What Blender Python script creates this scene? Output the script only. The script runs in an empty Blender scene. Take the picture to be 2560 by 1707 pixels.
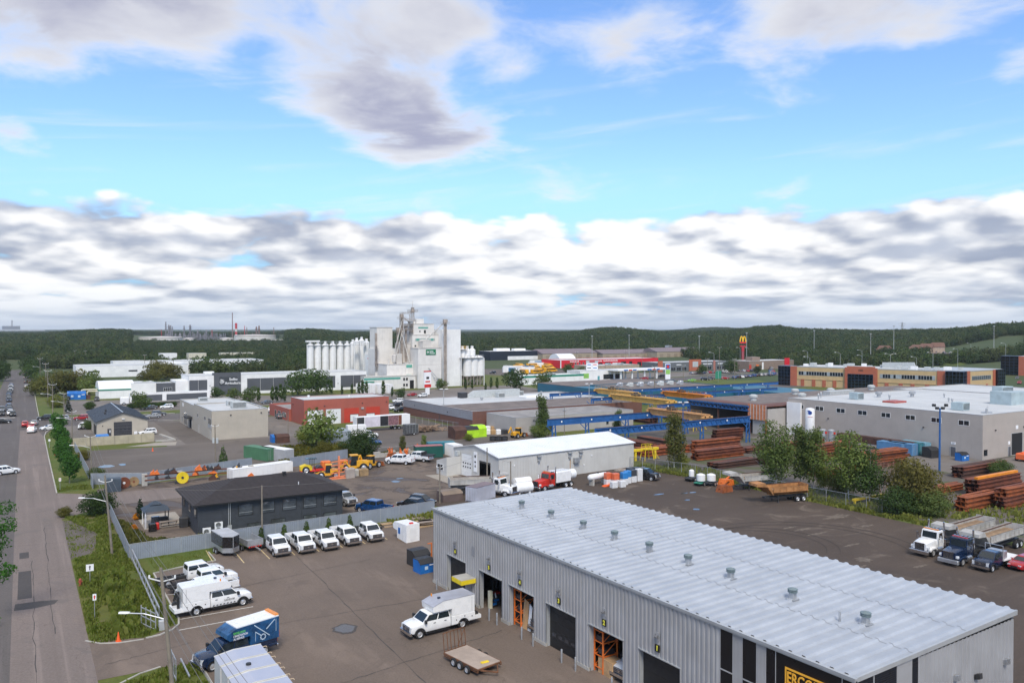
import bpy,bmesh,math,random
from mathutils import Vector,Matrix,noise as mnoise
R=math.radians
scene=bpy.context.scene
col=scene.collection
# ------------------------------------------------------------------ camera
HEAD=R(31.8)
PITCH=R(0.9064)
CAM_H=28.0
cam=bpy.data.cameras.new('camera');camo=bpy.data.objects.new('camera',cam);col.objects.link(camo)
cam.sensor_width=36.0;cam.lens=28.0;cam.clip_start=0.5;cam.clip_end=60000
camo.location=(0,0,CAM_H);camo.rotation_euler=(R(90)-PITCH,0,-HEAD)
scene.camera=camo
FWD=Vector((math.sin(HEAD),math.cos(HEAD),0));RGT=Vector((math.cos(HEAD),-math.sin(HEAD),0))
# ------------------------------------------------------------------ light
scene.view_settings.view_transform='Standard';scene.view_settings.look='None'
EXPO=1.0;scene.view_settings.exposure=EXPO;scene.view_settings.gamma=1.0;scene.view_settings.use_curve_mapping=False
SUN_EL=R(48);SUN_DIR=Vector((-0.42,-0.91,0)).normalized()
sl=bpy.data.lights.new('sun','SUN');sl.energy=1.5;sl.angle=R(18);sl.color=(1.0,0.93,0.82)
so=bpy.data.objects.new('sun',sl);col.objects.link(so);so.location=(60,-80,120)
sv=Vector((SUN_DIR.x*math.cos(SUN_EL),SUN_DIR.y*math.cos(SUN_EL),math.sin(SUN_EL)))
so.rotation_euler=sv.to_track_quat('Z','Y').to_euler()
world=bpy.data.worlds.new('World');scene.world=world;world.use_nodes=True
class NT:
 """tiny node-tree writer"""
 def __init__(s,tree):s.t=tree;s.n=tree.nodes;s.l=tree.links
 def put(s,sock,v):
  if v is None:return
  if isinstance(v,bpy.types.NodeSocket):s.l.new(v,sock)
  elif isinstance(v,(tuple,list)):
   sock.default_value=tuple(v)+(1.0,)if sock.type=='RGBA' and len(v)==3 else v
  else:sock.default_value=v
 def node(s,typ,out=0,ins=None,**props):
  n=s.n.new(typ)
  for k,v in props.items():setattr(n,k,v)
  for k,v in(ins or{}).items():s.put(n.inputs[k],v)
  return n.outputs[out]if out is not None else n
 def math(s,op,a,b=None,c=None,clamp=False):
  n=s.n.new('ShaderNodeMath');n.operation=op;n.use_clamp=clamp
  for i,v in enumerate((a,b,c)):s.put(n.inputs[i],v)
  return n.outputs[0]
 def vmath(s,op,a,b=None,scale=None):
  n=s.n.new('ShaderNodeVectorMath');n.operation=op
  s.put(n.inputs[0],a);s.put(n.inputs[1],b)
  if scale is not None:s.put(n.inputs['Scale'],scale)
  return n.outputs['Value' if op in('DOT_PRODUCT','LENGTH','DISTANCE')else 'Vector']
 def ramp(s,v,lo,hi,a=0.0,b=1.0,smooth=True):
  n=s.n.new('ShaderNodeMapRange');n.interpolation_type='SMOOTHSTEP' if smooth else 'LINEAR'
  for i,x in enumerate((v,lo,hi,a,b)):s.put(n.inputs[i],x)
  return n.outputs[0]
 def mix(s,f,a,b,blend='MIX'):
  n=s.n.new('ShaderNodeMix');n.data_type='RGBA';n.blend_type=blend
  s.put(n.inputs[0],f);s.put(n.inputs[6],a);s.put(n.inputs[7],b)
  return n.outputs[2]
 def noise(s,vec,scale,detail=4.0,rough=0.55,dist=0.0,dims='3D',w=None):
  n=s.n.new('ShaderNodeTexNoise');n.noise_dimensions=dims
  if dims!='1D':s.put(n.inputs['Vector'],vec)
  if w is not None:s.put(n.inputs['W'],w)
  for k,v in(('Scale',scale),('Detail',detail),('Roughness',rough),('Distortion',dist)):s.put(n.inputs[k],v)
  return n.outputs[0]
 def xyz(s,x,y,z):return s.node('ShaderNodeCombineXYZ',0,{0:x,1:y,2:z})
def make_sky():
 w=NT(world.node_tree);w.n.clear()
 d=w.node('ShaderNodeTexCoord','Generated')
 sky=w.n.new('ShaderNodeTexSky');sky.sky_type='NISHITA';sky.sun_disc=False
 sky.sun_elevation=SUN_EL;sky.sun_rotation=math.atan2(SUN_DIR.x,SUN_DIR.y)
 sky.air_density=1.0;sky.dust_density=0.6;sky.ozone_density=1.4
 base=w.mix(1.0,sky.outputs[0],SKY_TINT,'MULTIPLY')
 base=w.mix(w.ramp(w.node('ShaderNodeSeparateXYZ',2,{0:d}),0.20,0.04,0.0,0.9),base,LOW_BLUE)
 fx=w.vmath('DOT_PRODUCT',d,tuple(RGT));fy=w.vmath('DOT_PRODUCT',d,tuple(FWD))
 e=w.node('ShaderNodeSeparateXYZ',2,{0:d})
 az=w.math('ARCTAN2',fx,fy)
 ep=w.math('MAXIMUM',e,0.0)
 k=w.math('ADD',ep,0.16)
 p=w.xyz(w.math('DIVIDE',fx,k),w.math('DIVIDE',fy,k),0.0)
 pw=w.vmath('ADD',p,w.vmath('SCALE',w.node('ShaderNodeTexNoise',1,{'Vector':p,'Scale':1.1,'Detail':3.0}),None,0.5))
 xp=lambda v:w.math('MULTIPLY_ADD',v,1.7,-0.40)
 n1=xp(w.noise(pw,1.7,9,0.58))
 n1b=xp(w.noise(w.vmath('ADD',pw,(-0.05,0.16,0.0)),1.7,6,0.54))
 mass=None
 for(px,py,sx,sy,amp)in MASSES:
  a0=math.atan((px-1280)/1991);e0=math.sin(math.atan((822-py)/1991))
  q=w.math('ADD',w.math('POWER',w.math('ABSOLUTE',w.math('DIVIDE',w.math('SUBTRACT',az,a0),sx/1991)),2.0),w.math('POWER',w.math('ABSOLUTE',w.math('DIVIDE',w.math('SUBTRACT',e,e0),sy/1991)),2.0))
  g=w.math('MULTIPLY',w.math('EXPONENT',w.math('MULTIPLY',q,-1.0)),amp)
  mass=g if mass is None else w.math('ADD',mass,g)
 dens=w.math('ADD',w.math('ADD',n1,mass),w.ramp(e,0.40,0.62,0.0,0.30))
 cov=w.ramp(dens,0.50,0.86)
 lit=w.ramp(w.math('SUBTRACT',n1,n1b),-0.16,0.26)
 thick=w.math('MULTIPLY',w.ramp(dens,0.60,0.98),w.ramp(e,0.40,0.60,1.0,0.25))
 ccol=w.mix(thick,CLOUD_WHITE,CLOUD_LILAC)
 ccol=w.mix(w.math('MULTIPLY',lit,0.55),ccol,CLOUD_WHITE)
 c1=w.mix(w.math('MULTIPLY',cov,0.93),base,ccol)
 st=w.noise(w.xyz(w.math('MULTIPLY',az,2.0),w.math('MULTIPLY',w.math('SUBTRACT',e,w.math('MULTIPLY',az,0.10)),26.0),3.0),1.5,6,0.6,0.4)
 stm=w.math('MULTIPLY',w.ramp(st,0.52,0.78),w.math('MULTIPLY',w.ramp(e,0.10,0.16),w.ramp(e,0.40,0.20)))
 c1=w.mix(w.math('MULTIPLY',stm,0.42),c1,CLOUD_WHITE)
 le=w.math('LOGARITHM',w.math('ADD',ep,0.05),2.718)
 def row(off_a,off_e,det,seed,sc):
  v=w.xyz(w.math('ADD',w.math('MULTIPLY',az,3.6),off_a),w.math('ADD',w.math('MULTIPLY',le,1.55),off_e),seed)
  v=w.vmath('ADD',v,w.vmath('SCALE',w.node('ShaderNodeTexNoise',1,{'Vector':v,'Scale':3.0,'Detail':5.0}),None,0.16))
  n_=w.noise(v,sc,det,0.54)
  vo=w.n.new('ShaderNodeTexVoronoi');vo.voronoi_dimensions='2D';vo.feature='F1';w.l.new(v,vo.inputs['Vector'])
  for k_,x_ in(('Scale',sc*1.6),('Detail',2.0),('Roughness',0.5)):vo.inputs[k_].default_value=x_
  return w.math('ADD',w.math('MULTIPLY',n_,0.72),w.math('MULTIPLY',w.math('SUBTRACT',0.95,vo.outputs['Distance']),0.36))
 r1=row(0.0,0.0,10,7.7,1.8);r2=row(0.05,0.15,8,7.7,1.8)
 top=w.noise(w.xyz(az,0.0,1.3),4.0,3,0.5)
 bank=w.math('ADD',w.math('ADD',w.ramp(e,0.185,0.10,-0.55,0.80),w.math('MULTIPLY',w.math('SUBTRACT',r1,0.5),1.9)),w.math('MULTIPLY',w.math('SUBTRACT',top,0.5),1.1))
 bcov=w.ramp(bank,0.0,0.34)
 emb=w.math('ADD',w.math('MULTIPLY',w.math('SUBTRACT',r1,r2),0.75),w.math('MULTIPLY',w.math('SUBTRACT',w.noise(w.xyz(w.math('MULTIPLY',az,3.0),w.math('MULTIPLY',le,1.3),9.0),1.5,5,0.5),0.47),0.75))
 bl=w.ramp(emb,-0.20,0.21)
 big=w.ramp(row(3.0,1.0,3,2.2,0.8),0.40,0.62)
 bcol=w.mix(bl,w.mix(big,BANK_GREY,BANK_PALE),CLOUD_BRIGHT)
 low=w.ramp(e,0.0,0.07)
 bcol=w.mix(low,w.mix(0.45,bcol,HORIZON_PALE),bcol)
 c2=w.mix(w.math('MULTIPLY',bcov,0.95),c1,bcol)
 c2=w.mix(w.ramp(e,0.035,-0.01,0.0,0.6),c2,HORIZON_PALE)
 bg=w.node('ShaderNodeBackground',None,{'Color':c2,'Strength':SKY_K})
 out=w.n.new('ShaderNodeOutputWorld');w.l.new(bg.outputs[0],out.inputs[0])
SKY_K=0.12
def _c(r,g,b):
 f=lambda v:((v/255+0.055)/1.055)**2.4 if v>10 else v/3294
 return tuple(f(v)/SKY_K/2**0.93 for v in(r,g,b))
SKY_TINT=(0.64,0.78,0.97)
CLOUD_WHITE=_c(247,247,247);CLOUD_BRIGHT=tuple(1.12*v for v in _c(254,252,250));CLOUD_LILAC=_c(170,170,190);BANK_GREY=_c(160,168,188);BANK_PALE=_c(192,198,213);HORIZON_PALE=_c(205,219,236);LOW_BLUE=_c(150,208,247)
MASSES=[(230,70,390,170,.46),(985,120,220,200,.44),(985,305,300,75,.42),(560,60,220,80,.06),(1290,60,160,90,.12),(2540,283,110,90,.30),(1600,135,250,70,.24),(2130,100,230,80,.20),(2320,178,120,30,.16),(2040,300,110,40,.14),(1186,44,90,60,.20),(1262,185,75,40,.20),(25,405,75,45,.26),(1630,250,90,40,.10),(650,215,80,110,-.14),(520,370,470,75,-.28),(2070,390,480,110,-.22),(1440,320,130,80,-.14),(1800,60,90,60,-.1)]
make_sky()
# ------------------------------------------------------------------ survey: a spot marked on the photograph -> the point on the ground (or at height z) it shows
ORG={'A1':(0,760),'A2':(640,760),'A3':(1280,760),'A4':(1920,760),'B1':(0,1060),'B2':(640,1060),'B3':(1280,1060),'B4':(1920,1060),'C1':(0,1307),'C2':(640,1307),'C3':(1280,1307),'C4':(1920,1307)}
def SP(k,x,y):
 if k=='S':return x,y
 if k=='V':return x/0.91875,y/0.91875
 o=ORG[k];return o[0]+x*0.272109,o[1]+y*0.272109
def G(k,x,y,z=0.0):
 px,py=SP(k,x,y)
 a=(px-1280)/1991;b=(853.5-py)/1991
 f=math.cos(PITCH)+b*math.sin(PITCH);u=-math.sin(PITCH)+b*math.cos(PITCH)
 t=(z-CAM_H)/u
 return Vector(((f*math.sin(HEAD)+a*math.cos(HEAD))*t,(f*math.cos(HEAD)-a*math.sin(HEAD))*t,z))
def AT(vx,vy,D):
 """point seen in direction (vx, vy) of the photograph at the distance D metres ahead"""
 px,py=vx/0.91875,vy/0.91875
 a=(px-1280)/1991;b=(853.5-py)/1991
 f=math.cos(PITCH)+b*math.sin(PITCH);u=-math.sin(PITCH)+b*math.cos(PITCH)
 p=FWD*(D*f)+RGT*(D*a)
 return Vector((p.x,p.y,CAM_H+u*D))
# ------------------------------------------------------------------ materials
MATS={}
def M(name,rgb,rough=0.6,metal=0.0,var=0.14,scale=0.6,bump=0.0,coat=0.0,streak=0.0,spec=0.5,bscale=None,dirt=None):
 if name in MATS:return MATS[name]
 m=bpy.data.materials.new(name);m.use_nodes=True;MATS[name]=m
 t=NT(m.node_tree);b=t.n['Principled BSDF']
 co=t.node('ShaderNodeTexCoord','Object')
 c=rgb
 if var>0:
  n=t.noise(co,scale,5,0.6)
  f=t.ramp(n,0.3,0.7)
  c=t.mix(f,tuple(v*(1-var)for v in rgb),tuple(min(1,v*(1+var*0.8))for v in rgb))
  if streak>0:
   sv_=t.vmath('MULTIPLY',co,(1.3,1.3,0.06))
   s=t.ramp(t.noise(sv_,1.6,4,0.65),0.5,0.8)
   c=t.mix(t.math('MULTIPLY',s,streak),c,tuple(v*0.45 for v in(dirt or rgb))if dirt is None else dirt)
  r=t.math('ADD',rough-0.08,t.math('MULTIPLY',f,0.16))
  t.put(b.inputs['Roughness'],r)
 else:b.inputs['Roughness'].default_value=rough
 t.put(b.inputs['Base Color'],c)
 b.inputs['Metallic'].default_value=metal
 b.inputs['Specular IOR Level'].default_value=spec
 if coat:b.inputs['Coat Weight'].default_value=coat;b.inputs['Coat Roughness'].default_value=0.06
 if bump:
  bn=t.noise(co,bscale or scale*8,5,0.6)
  t.put(b.inputs['Normal'],t.node('ShaderNodeBump',0,{'Height':bn,'Strength':bump,'Distance':0.05}))
 return m
def glass(name,rgb=(0.02,0.028,0.035),rough=0.04):
 return M(name,rgb,rough,0,0.0,spec=0.8)
def setm(name,rgb,**k):return M(name,rgb,**k)
# ------------------------------------------------------------------ mesh writer
class MB:
 def __init__(s):s.v=[];s.f=[];s.m=[]
 def add(s,vs,fs,m=0):
  o=len(s.v);s.v+=[tuple(v)for v in vs]
  for f in fs:s.f.append(tuple(i+o for i in f));s.m.append(m)
  return s
 def box(s,x0,y0,z0,x1,y1,z1,m=0):
  if x0>x1:x0,x1=x1,x0
  if y0>y1:y0,y1=y1,y0
  if z0>z1:z0,z1=z1,z0
  return s.add([(x0,y0,z0),(x1,y0,z0),(x1,y1,z0),(x0,y1,z0),(x0,y0,z1),(x1,y0,z1),(x1,y1,z1),(x0,y1,z1)],[(0,3,2,1),(4,5,6,7),(0,1,5,4),(1,2,6,5),(2,3,7,6),(3,0,4,7)],m)
 def bbox(s,x0,y0,z0,x1,y1,z1,b=0.05,m=0):
  """box with chamfered upright and top edges"""
  P=lambda z,i:[(x0+i,y0+b,z),(x0+b,y0+i,z),(x1-b,y0+i,z),(x1-i,y0+b,z),(x1-i,y1-b,z),(x1-b,y1-i,z),(x0+b,y1-i,z),(x0+i,y1-b,z)]
  return s.loft([P(z0,0),P(z1-b,0),P(z1,b*0.7)],m)
 def quad(s,a,b,c,d,m=0):return s.add([a,b,c,d],[(0,1,2,3)],m)
 def poly(s,pts,m=0):return s.add(pts,[tuple(range(len(pts)))],m)
 def prism(s,pts,axis,lo,hi,m=0):
  """outline pts (2-D) pushed along axis: 'x' -> pts are (y,z), 'y' -> (x,z), 'z' -> (x,y)"""
  mk={'x':lambda p,h:(h,p[0],p[1]),'y':lambda p,h:(p[0],h,p[1]),'z':lambda p,h:(p[0],p[1],h)}[axis]
  n=len(pts);vs=[mk(p,lo)for p in pts]+[mk(p,hi)for p in pts]
  fs=[tuple(range(n-1,-1,-1)),tuple(range(n,2*n))]+[(i,(i+1)%n,n+(i+1)%n,n+i)for i in range(n)]
  return s.add(vs,fs,m)
 def loft(s,rings,m=0,caps=True,closed=True):
  n=len(rings[0]);vs=[p for r in rings for p in r];fs=[]
  for k in range(len(rings)-1):
   for i in range(n if closed else n-1):
    j=(i+1)%n
    fs.append((k*n+i,k*n+j,(k+1)*n+j,(k+1)*n+i))
  if caps and closed:fs+=[tuple(range(n-1,-1,-1)),tuple((len(rings)-1)*n+i for i in range(n))]
  return s.add(vs,fs,m)
 def cyl(s,p0,p1,r,n=10,r1=None,m=0,caps=True):
  p0=Vector(p0);p1=Vector(p1);d=(p1-p0)
  if d.length<1e-6:return s
  q=d.to_track_quat('Z','Y');r1=r if r1 is None else r1
  ring=lambda p,rr:[tuple(p+q@Vector((math.cos(2*math.pi*i/n)*rr,math.sin(2*math.pi*i/n)*rr,0)))for i in range(n)]
  return s.loft([ring(p0,r),ring(p1,r1)],m,caps)
 def tube(s,path,r,n=6,m=0):
  for a,b in zip(path,path[1:]):s.cyl(a,b,r,n,m=m)
  return s
 def bar(s,p0,p1,w,h=None,m=0):
  """square bar between two points"""
  p0=Vector(p0);p1=Vector(p1);h=h or w;d=p1-p0
  if d.length<1e-6:return s
  q=d.to_track_quat('Z','Y')
  ring=lambda p:[tuple(p+q@Vector((x*w/2,y*h/2,0)))for x,y in((-1,-1),(1,-1),(1,1),(-1,1))]
  return s.loft([ring(p0),ring(p1)],m)
 def lathe(s,prof,n=14,c=(0,0,0),m=0,axis='z',caps=True):
  rings=[]
  for r,z in prof:
   rg=[]
   for i in range(n):
    a=2*math.pi*i/n;u,v=math.cos(a)*r,math.sin(a)*r
    p={'z':(u,v,z),'x':(z,u,v),'y':(v,z,u)}[axis]
    rg.append((c[0]+p[0],c[1]+p[1],c[2]+p[2]))
   rings.append(rg)
  return s.loft(rings,m,caps)
 def build(s,name,mats,parent=None,loc=None,rot=None,smooth=False,bevel=0.0):
  me=bpy.data.meshes.new(name);me.from_pydata(s.v,[],s.f)
  mats=mats if isinstance(mats,(list,tuple))else[mats]
  for m in mats:me.materials.append(m)
  if len(mats)>1:me.polygons.foreach_set('material_index',s.m)
  me.validate();me.update()
  bm=bmesh.new();bm.from_mesh(me);bmesh.ops.recalc_face_normals(bm,faces=bm.faces)
  bm.to_mesh(me);bm.free()
  if smooth:
   me.polygons.foreach_set('use_smooth',[True]*len(me.polygons))
   me.set_sharp_from_angle(angle=R(38))
  o=bpy.data.objects.new(name,me);col.objects.link(o)
  if parent:o.parent=parent
  if loc is not None:o.location=loc
  if rot is not None:o.rotation_euler=rot
  return o
def tag(o,label=None,cat=None,group=None,kind=None):
 if label:o['label']=label
 if cat:o['category']=cat
 if group:o['group']=group
 if kind:o['kind']=kind
 return o
def thing(name,label,cat,loc=(0,0,0),rz=0.0,group=None):
 o=bpy.data.objects.new(name,None);col.objects.link(o);o.empty_display_size=0.3
 o.location=loc;o.rotation_euler=(0,0,rz)
 return tag(o,label,cat,group)
def kids(o):return[c for c in o.children]
def dup(o,loc=None,rz=None,label=None,group=None,parent=None,swap=None):
 """a copy of a thing with copies of its parts and sub-parts; swap = {old material: new material} repaints it"""
 c=o.copy();col.objects.link(c)
 if parent:c.parent=parent
 if loc is not None:c.location=loc
 if rz is not None:c.rotation_euler=(0,0,rz)
 if label:c['label']=label
 if group:c['group']=group
 if swap and c.type=='MESH':
  for s in c.material_slots:
   if s.material in swap:
    new=swap[s.material];s.link='OBJECT';s.material=new
 for ch in kids(o):dup(ch,parent=c,swap=swap)
 return c
def inset(q,u0,u1,v0,v1,off=0.012):
 """a smaller quad laid just proud of the quad q (a,b,c,d; a->b bottom, d->c top)"""
 a,b,c,d=[Vector(p)for p in q];n=(b-a).cross(d-a).normalized()*off
 L=lambda u,v:tuple((a*(1-u)+b*u)*(1-v)+(d*(1-u)+c*u)*v+n)
 return[L(u0,v0),L(u1,v0),L(u1,v1),L(u0,v1)]
def sheet(name,pts,z,mat,kind='structure',sub=0):
 mb=MB();mb.poly([(p[0],p[1],z)for p in pts])
 o=mb.build(name,mat)
 if o.data.polygons[0].normal.z<0:o.data.flip_normals()
 return tag(o,kind=kind)
def text(name,body,size,mat,parent,loc,rot,align='CENTER',bold=0.0,depth=0.015,sx=1.0):
 cu=bpy.data.curves.new(name,'FONT');cu.body=body;cu.size=size;cu.align_x=align;cu.align_y='CENTER'
 cu.extrude=depth;cu.offset=bold;cu.resolution_u=3
 o=bpy.data.objects.new(name,cu);col.objects.link(o)
 me=bpy.data.meshes.new_from_object(o);bpy.data.objects.remove(o);me.materials.clear();me.materials.append(mat)
 o=bpy.data.objects.new(name,me);col.objects.link(o);o.parent=parent;o.location=loc;o.rotation_euler=rot;o.scale=(sx,1,1)
 return o
ROT_FRONT=(R(90),0,0)
ROT_LEFT=(R(90),0,R(-90))
# ------------------------------------------------------------------ palette
white_paint=M('white paint',(0.80,0.80,0.79),0.28,0,0.04,1.5,coat=0.5)
car_glass=glass('car glass',(0.015,0.022,0.026))
win_glass=glass('window glass',(0.02,0.025,0.03))
tyre_m=M('tyre rubber',(0.018,0.018,0.019),0.85,0,0.2,4)
rim_m=M('steel rim',(0.62,0.62,0.62),0.35,0.6,0.1,3)
black_pl=M('black plastic',(0.02,0.02,0.021),0.55,0,0.15,3)
chrome=M('chrome',(0.75,0.75,0.76),0.14,1.0,0.05,3)
lamp_m=M('headlamp',(0.75,0.77,0.78),0.12,0.2,0.1,6)
red_lamp=M('tail lamp',(0.45,0.02,0.015),0.25,0,0.1,6)
amber=M('amber lamp',(0.75,0.25,0.02),0.3,0,0.1,6)
alu=M('aluminium',(0.55,0.56,0.57),0.4,0.8,0.12,0.8)
galv=M('galvanised steel',(0.42,0.43,0.44),0.48,0.55,0.15,2)
steel_dark=M('dark steel',(0.05,0.05,0.052),0.5,0.3,0.2,2)
conc=M('concrete',(0.40,0.38,0.34),0.85,0,0.16,0.5,bump=0.2,streak=0.25)
wood_pole=M('weathered pole wood',(0.21,0.18,0.14),0.9,0,0.22,1.2,streak=0.3)
wood_new=M('sawn timber',(0.45,0.31,0.17),0.8,0,0.22,1.5)
wood_old=M('grey timber',(0.27,0.22,0.18),0.85,0,0.25,1.5)
rust_orange=M('orange rust',(0.27,0.075,0.022),0.85,0,0.35,1.1,bump=0.2)
rust_dark=M('dark rust',(0.085,0.040,0.028),0.85,0,0.3,0.9,bump=0.2)
rust_red=M('red brown rust',(0.17,0.052,0.026),0.85,0,0.35,1.0,bump=0.2)
crane_blue=M('crane blue',(0.02,0.105,0.30),0.5,0,0.22,0.8,streak=0.25)
crane_yellow=M('crane yellow',(0.72,0.42,0.10),0.55,0,0.15,0.8,streak=0.25)
crane_orange=M('crane orange',(0.75,0.26,0.02),0.55,0,0.15,0.8,streak=0.2)
safety_yellow=M('safety yellow',(0.75,0.55,0.02),0.5,0,0.1,2)
machine_yellow=M('machine yellow',(0.72,0.36,0.02),0.45,0,0.15,2)
machine_orange=M('machine orange',(0.72,0.17,0.03),0.5,0,0.2,2)
bright_red=M('bright red',(0.60,0.03,0.02),0.45,0,0.12,1)
bin_blue=M('bin blue',(0.01,0.13,0.42),0.5,0,0.15,1.5)
bin_black=M('bin black',(0.03,0.028,0.027),0.6,0,0.2,1.5)
pale_roof=M('pale membrane roof',(0.50,0.51,0.51),0.75,0,0.10,0.12,streak=0)
grey_roof=M('grey gravel roof',(0.27,0.255,0.245),0.9,0,0.22,0.25,bump=0.2)
brown_roof=M('brown gravel roof',(0.17,0.14,0.125),0.9,0,0.25,0.35,bump=0.2)
# ------------------------------------------------------------------ ground materials
def ground_mat(name,rgb,rgb2,stain=None,scale=0.05,fine=3.0,rough=0.9,bump=0.15,along=None,wet=0.0,crack=0.0,lo=0.42,hi=0.62):
 rgb,rgb2,stain=[c if c is None or c[1]>c[0]else(c[0]*1.01,c[1]*.975,c[2]*.90)for c in(rgb,rgb2,stain)]
 m=bpy.data.materials.new(name);m.use_nodes=True;t=NT(m.node_tree);b=t.n['Principled BSDF']
 pos=t.node('ShaderNodeNewGeometry','Position')
 n=t.noise(pos,scale,6,0.62,0.6)
 c=t.mix(t.ramp(n,0.32,0.68),rgb,rgb2)
 f=t.noise(pos,fine,4,0.7)
 c=t.mix(t.ramp(f,0.25,0.75),c,t.mix(1.0,c,(0.72,0.72,0.72),'MULTIPLY'))
 rr=rough
 if along:
  v=t.vmath('MULTIPLY',pos,along)
  a=t.noise(v,1.0,5,0.6,0.3)
  c=t.mix(t.math('MULTIPLY',t.ramp(a,0.5,0.72),0.55),c,tuple(x*0.62 for x in rgb))
  c=t.mix(t.math('MULTIPLY',t.ramp(a,0.46,0.30),0.45),c,tuple(min(1,x*1.28)for x in rgb))
 if stain:
  s=t.noise(t.vmath('ADD',pos,(31.0,17.0,5.0)),scale*2.3,7,0.66,1.2)
  sm=t.ramp(s,lo+0.12,hi+0.06)
  c=t.mix(t.math('MULTIPLY',sm,0.85),c,stain)
  if wet:rr=t.ramp(s,lo+0.2,hi+0.1,rough,rough-wet)
 if crack:
  vo=t.node('ShaderNodeTexVoronoi','Distance',{'Vector':t.vmath('ADD',pos,t.vmath('SCALE',t.node('ShaderNodeTexNoise',1,{'Vector':pos,'Scale':0.5}),None,3.0)),'Scale':0.12},feature='DISTANCE_TO_EDGE')
  c=t.mix(t.math('MULTIPLY',t.ramp(vo,0.006,0.0),crack),c,tuple(x*0.4 for x in rgb))
 t.put(b.inputs['Base Color'],c);t.put(b.inputs['Roughness'],rr);b.inputs['Specular IOR Level'].default_value=0.35
 if bump:t.put(b.inputs['Normal'],t.node('ShaderNodeBump',0,{'Height':t.noise(pos,fine*1.6,5,0.7),'Strength':bump,'Distance':0.06}))
 return m
asphalt_lot_m=ground_mat('lot asphalt',(0.185,0.147,0.127),(0.157,0.126,0.110),(0.126,0.101,0.089),0.07,6.0,0.85,0.06,(0.30,0.05,0.1),crack=0.35)
street_m=ground_mat('street asphalt',(0.225,0.187,0.178),(0.195,0.165,0.157),(0.14,0.125,0.123),0.06,5.0,0.85,0.06,(0.9,0.02,0.1),crack=0.5)
street_dark_m=ground_mat('old street asphalt',(0.135,0.122,0.122),(0.12,0.108,0.108),(0.10,0.09,0.09),0.06,5.0,0.85,0.06,(0.8,0.02,0.1),crack=0.5)
patch_m=ground_mat('asphalt patch',(0.085,0.078,0.080),(0.075,0.07,0.072),None,0.3,5.0,0.85,0.08)
gravel_dark_m=ground_mat('dark packed gravel',(0.098,0.076,0.065),(0.078,0.061,0.053),(0.16,0.132,0.114),0.055,4.0,0.92,0.2,(0.05,0.25,0.1),lo=0.44,hi=0.66)
gravel_yard_m=ground_mat('yard gravel',(0.20,0.16,0.134),(0.15,0.122,0.106),(0.075,0.06,0.055),0.045,3.5,0.9,0.2,lo=0.36,hi=0.50,wet=0.35)
gravel_grey_m=ground_mat('grey gravel lot',(0.16,0.14,0.13),(0.13,0.115,0.108),(0.085,0.074,0.07),0.04,3.5,0.92,0.2,(0.03,0.12,0.1))
lot_pale_m=ground_mat('pale asphalt',(0.215,0.195,0.185),(0.18,0.165,0.158),(0.13,0.12,0.118),0.05,4.0,0.9,0.05,(0.2,0.05,0.1))
conc_pad_m=ground_mat('concrete pad',(0.40,0.37,0.335),(0.35,0.325,0.30),(0.27,0.25,0.23),0.15,5.0,0.85,0.05)
lawn_m=ground_mat('lawn',(0.085,0.125,0.018),(0.115,0.140,0.028),(0.13,0.135,0.045),0.12,5.0,1.0,0.3)
weeds_m=ground_mat('rough grass',(0.09,0.125,0.018),(0.13,0.135,0.03),(0.125,0.105,0.055),0.09,3.0,1.0,0.4)
land_m=ground_mat('far land',(0.055,0.085,0.026),(0.075,0.095,0.034),(0.085,0.085,0.04),0.004,0.4,1.0,0.0)
# ------------------------------------------------------------------ terrain: flat industrial plain, wooded ridges to the north and east
RIDGE=[(-900,758),(-300,766),(0,767),(60,767),(110,765),(170,760),(240,757),(320,759),(420,764),(500,767),(590,766),(640,760),(700,756),(740,758),(800,767),(870,765),(1060,769),(1150,767),(1230,764),(1310,763),(1375,754),(1420,752),(1470,758),(1510,763),(1600,764),(1700,757),(1740,751),(1790,749),(1830,755),(1900,757),(2000,760),(2100,758),(2190,756),(2250,750),(2300,746),(2352,743),(2700,740),(3200,752)]
def lerp_tab(tab,x):
 if x<=tab[0][0]:return tab[0][1]
 for(a,va),(b,vb)in zip(tab,tab[1:]):
  if x<=b:return va+(vb-va)*(x-a)/(b-a)
 return tab[-1][1]
def sstep(x,a,b):
 t=max(0,min(1,(x-a)/(b-a)));return t*t*(3-2*t)
TREE_H=9.0
def land_z(x,y):
 f=x*FWD.x+y*FWD.y;r=x*RGT.x+y*RGT.y
 D=math.hypot(x,y)
 if D<560:return 0.0
 if f>0.35*abs(r):vx=0.91875*(1280+1991*r/f)
 else:vx=-900 if r<0 else 3200
 near_right=sstep(vx,1950,2352)
 dr=1650-500*near_right
 if 300<vx<660 and D<2150:return 2.0*sstep(D,620,900)
 top=CAM_H+(754.5-lerp_tab(RIDGE,vx))*0.547*dr/1000-TREE_H
 h=max(2.0,top)*sstep(D,620-60*near_right,dr)
 far=9.0*math.exp(-((vx-1640)/90)**2)*math.exp(-((D-3600)/800)**2)
 h*=1-0.55*sstep(D,dr,dr+1500)
 h+=mnoise.noise(Vector((x*0.004,y*0.004,2.0)))*2.5*sstep(D,620,1000)
 return max(-2.0,h)+far*2.2
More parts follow.
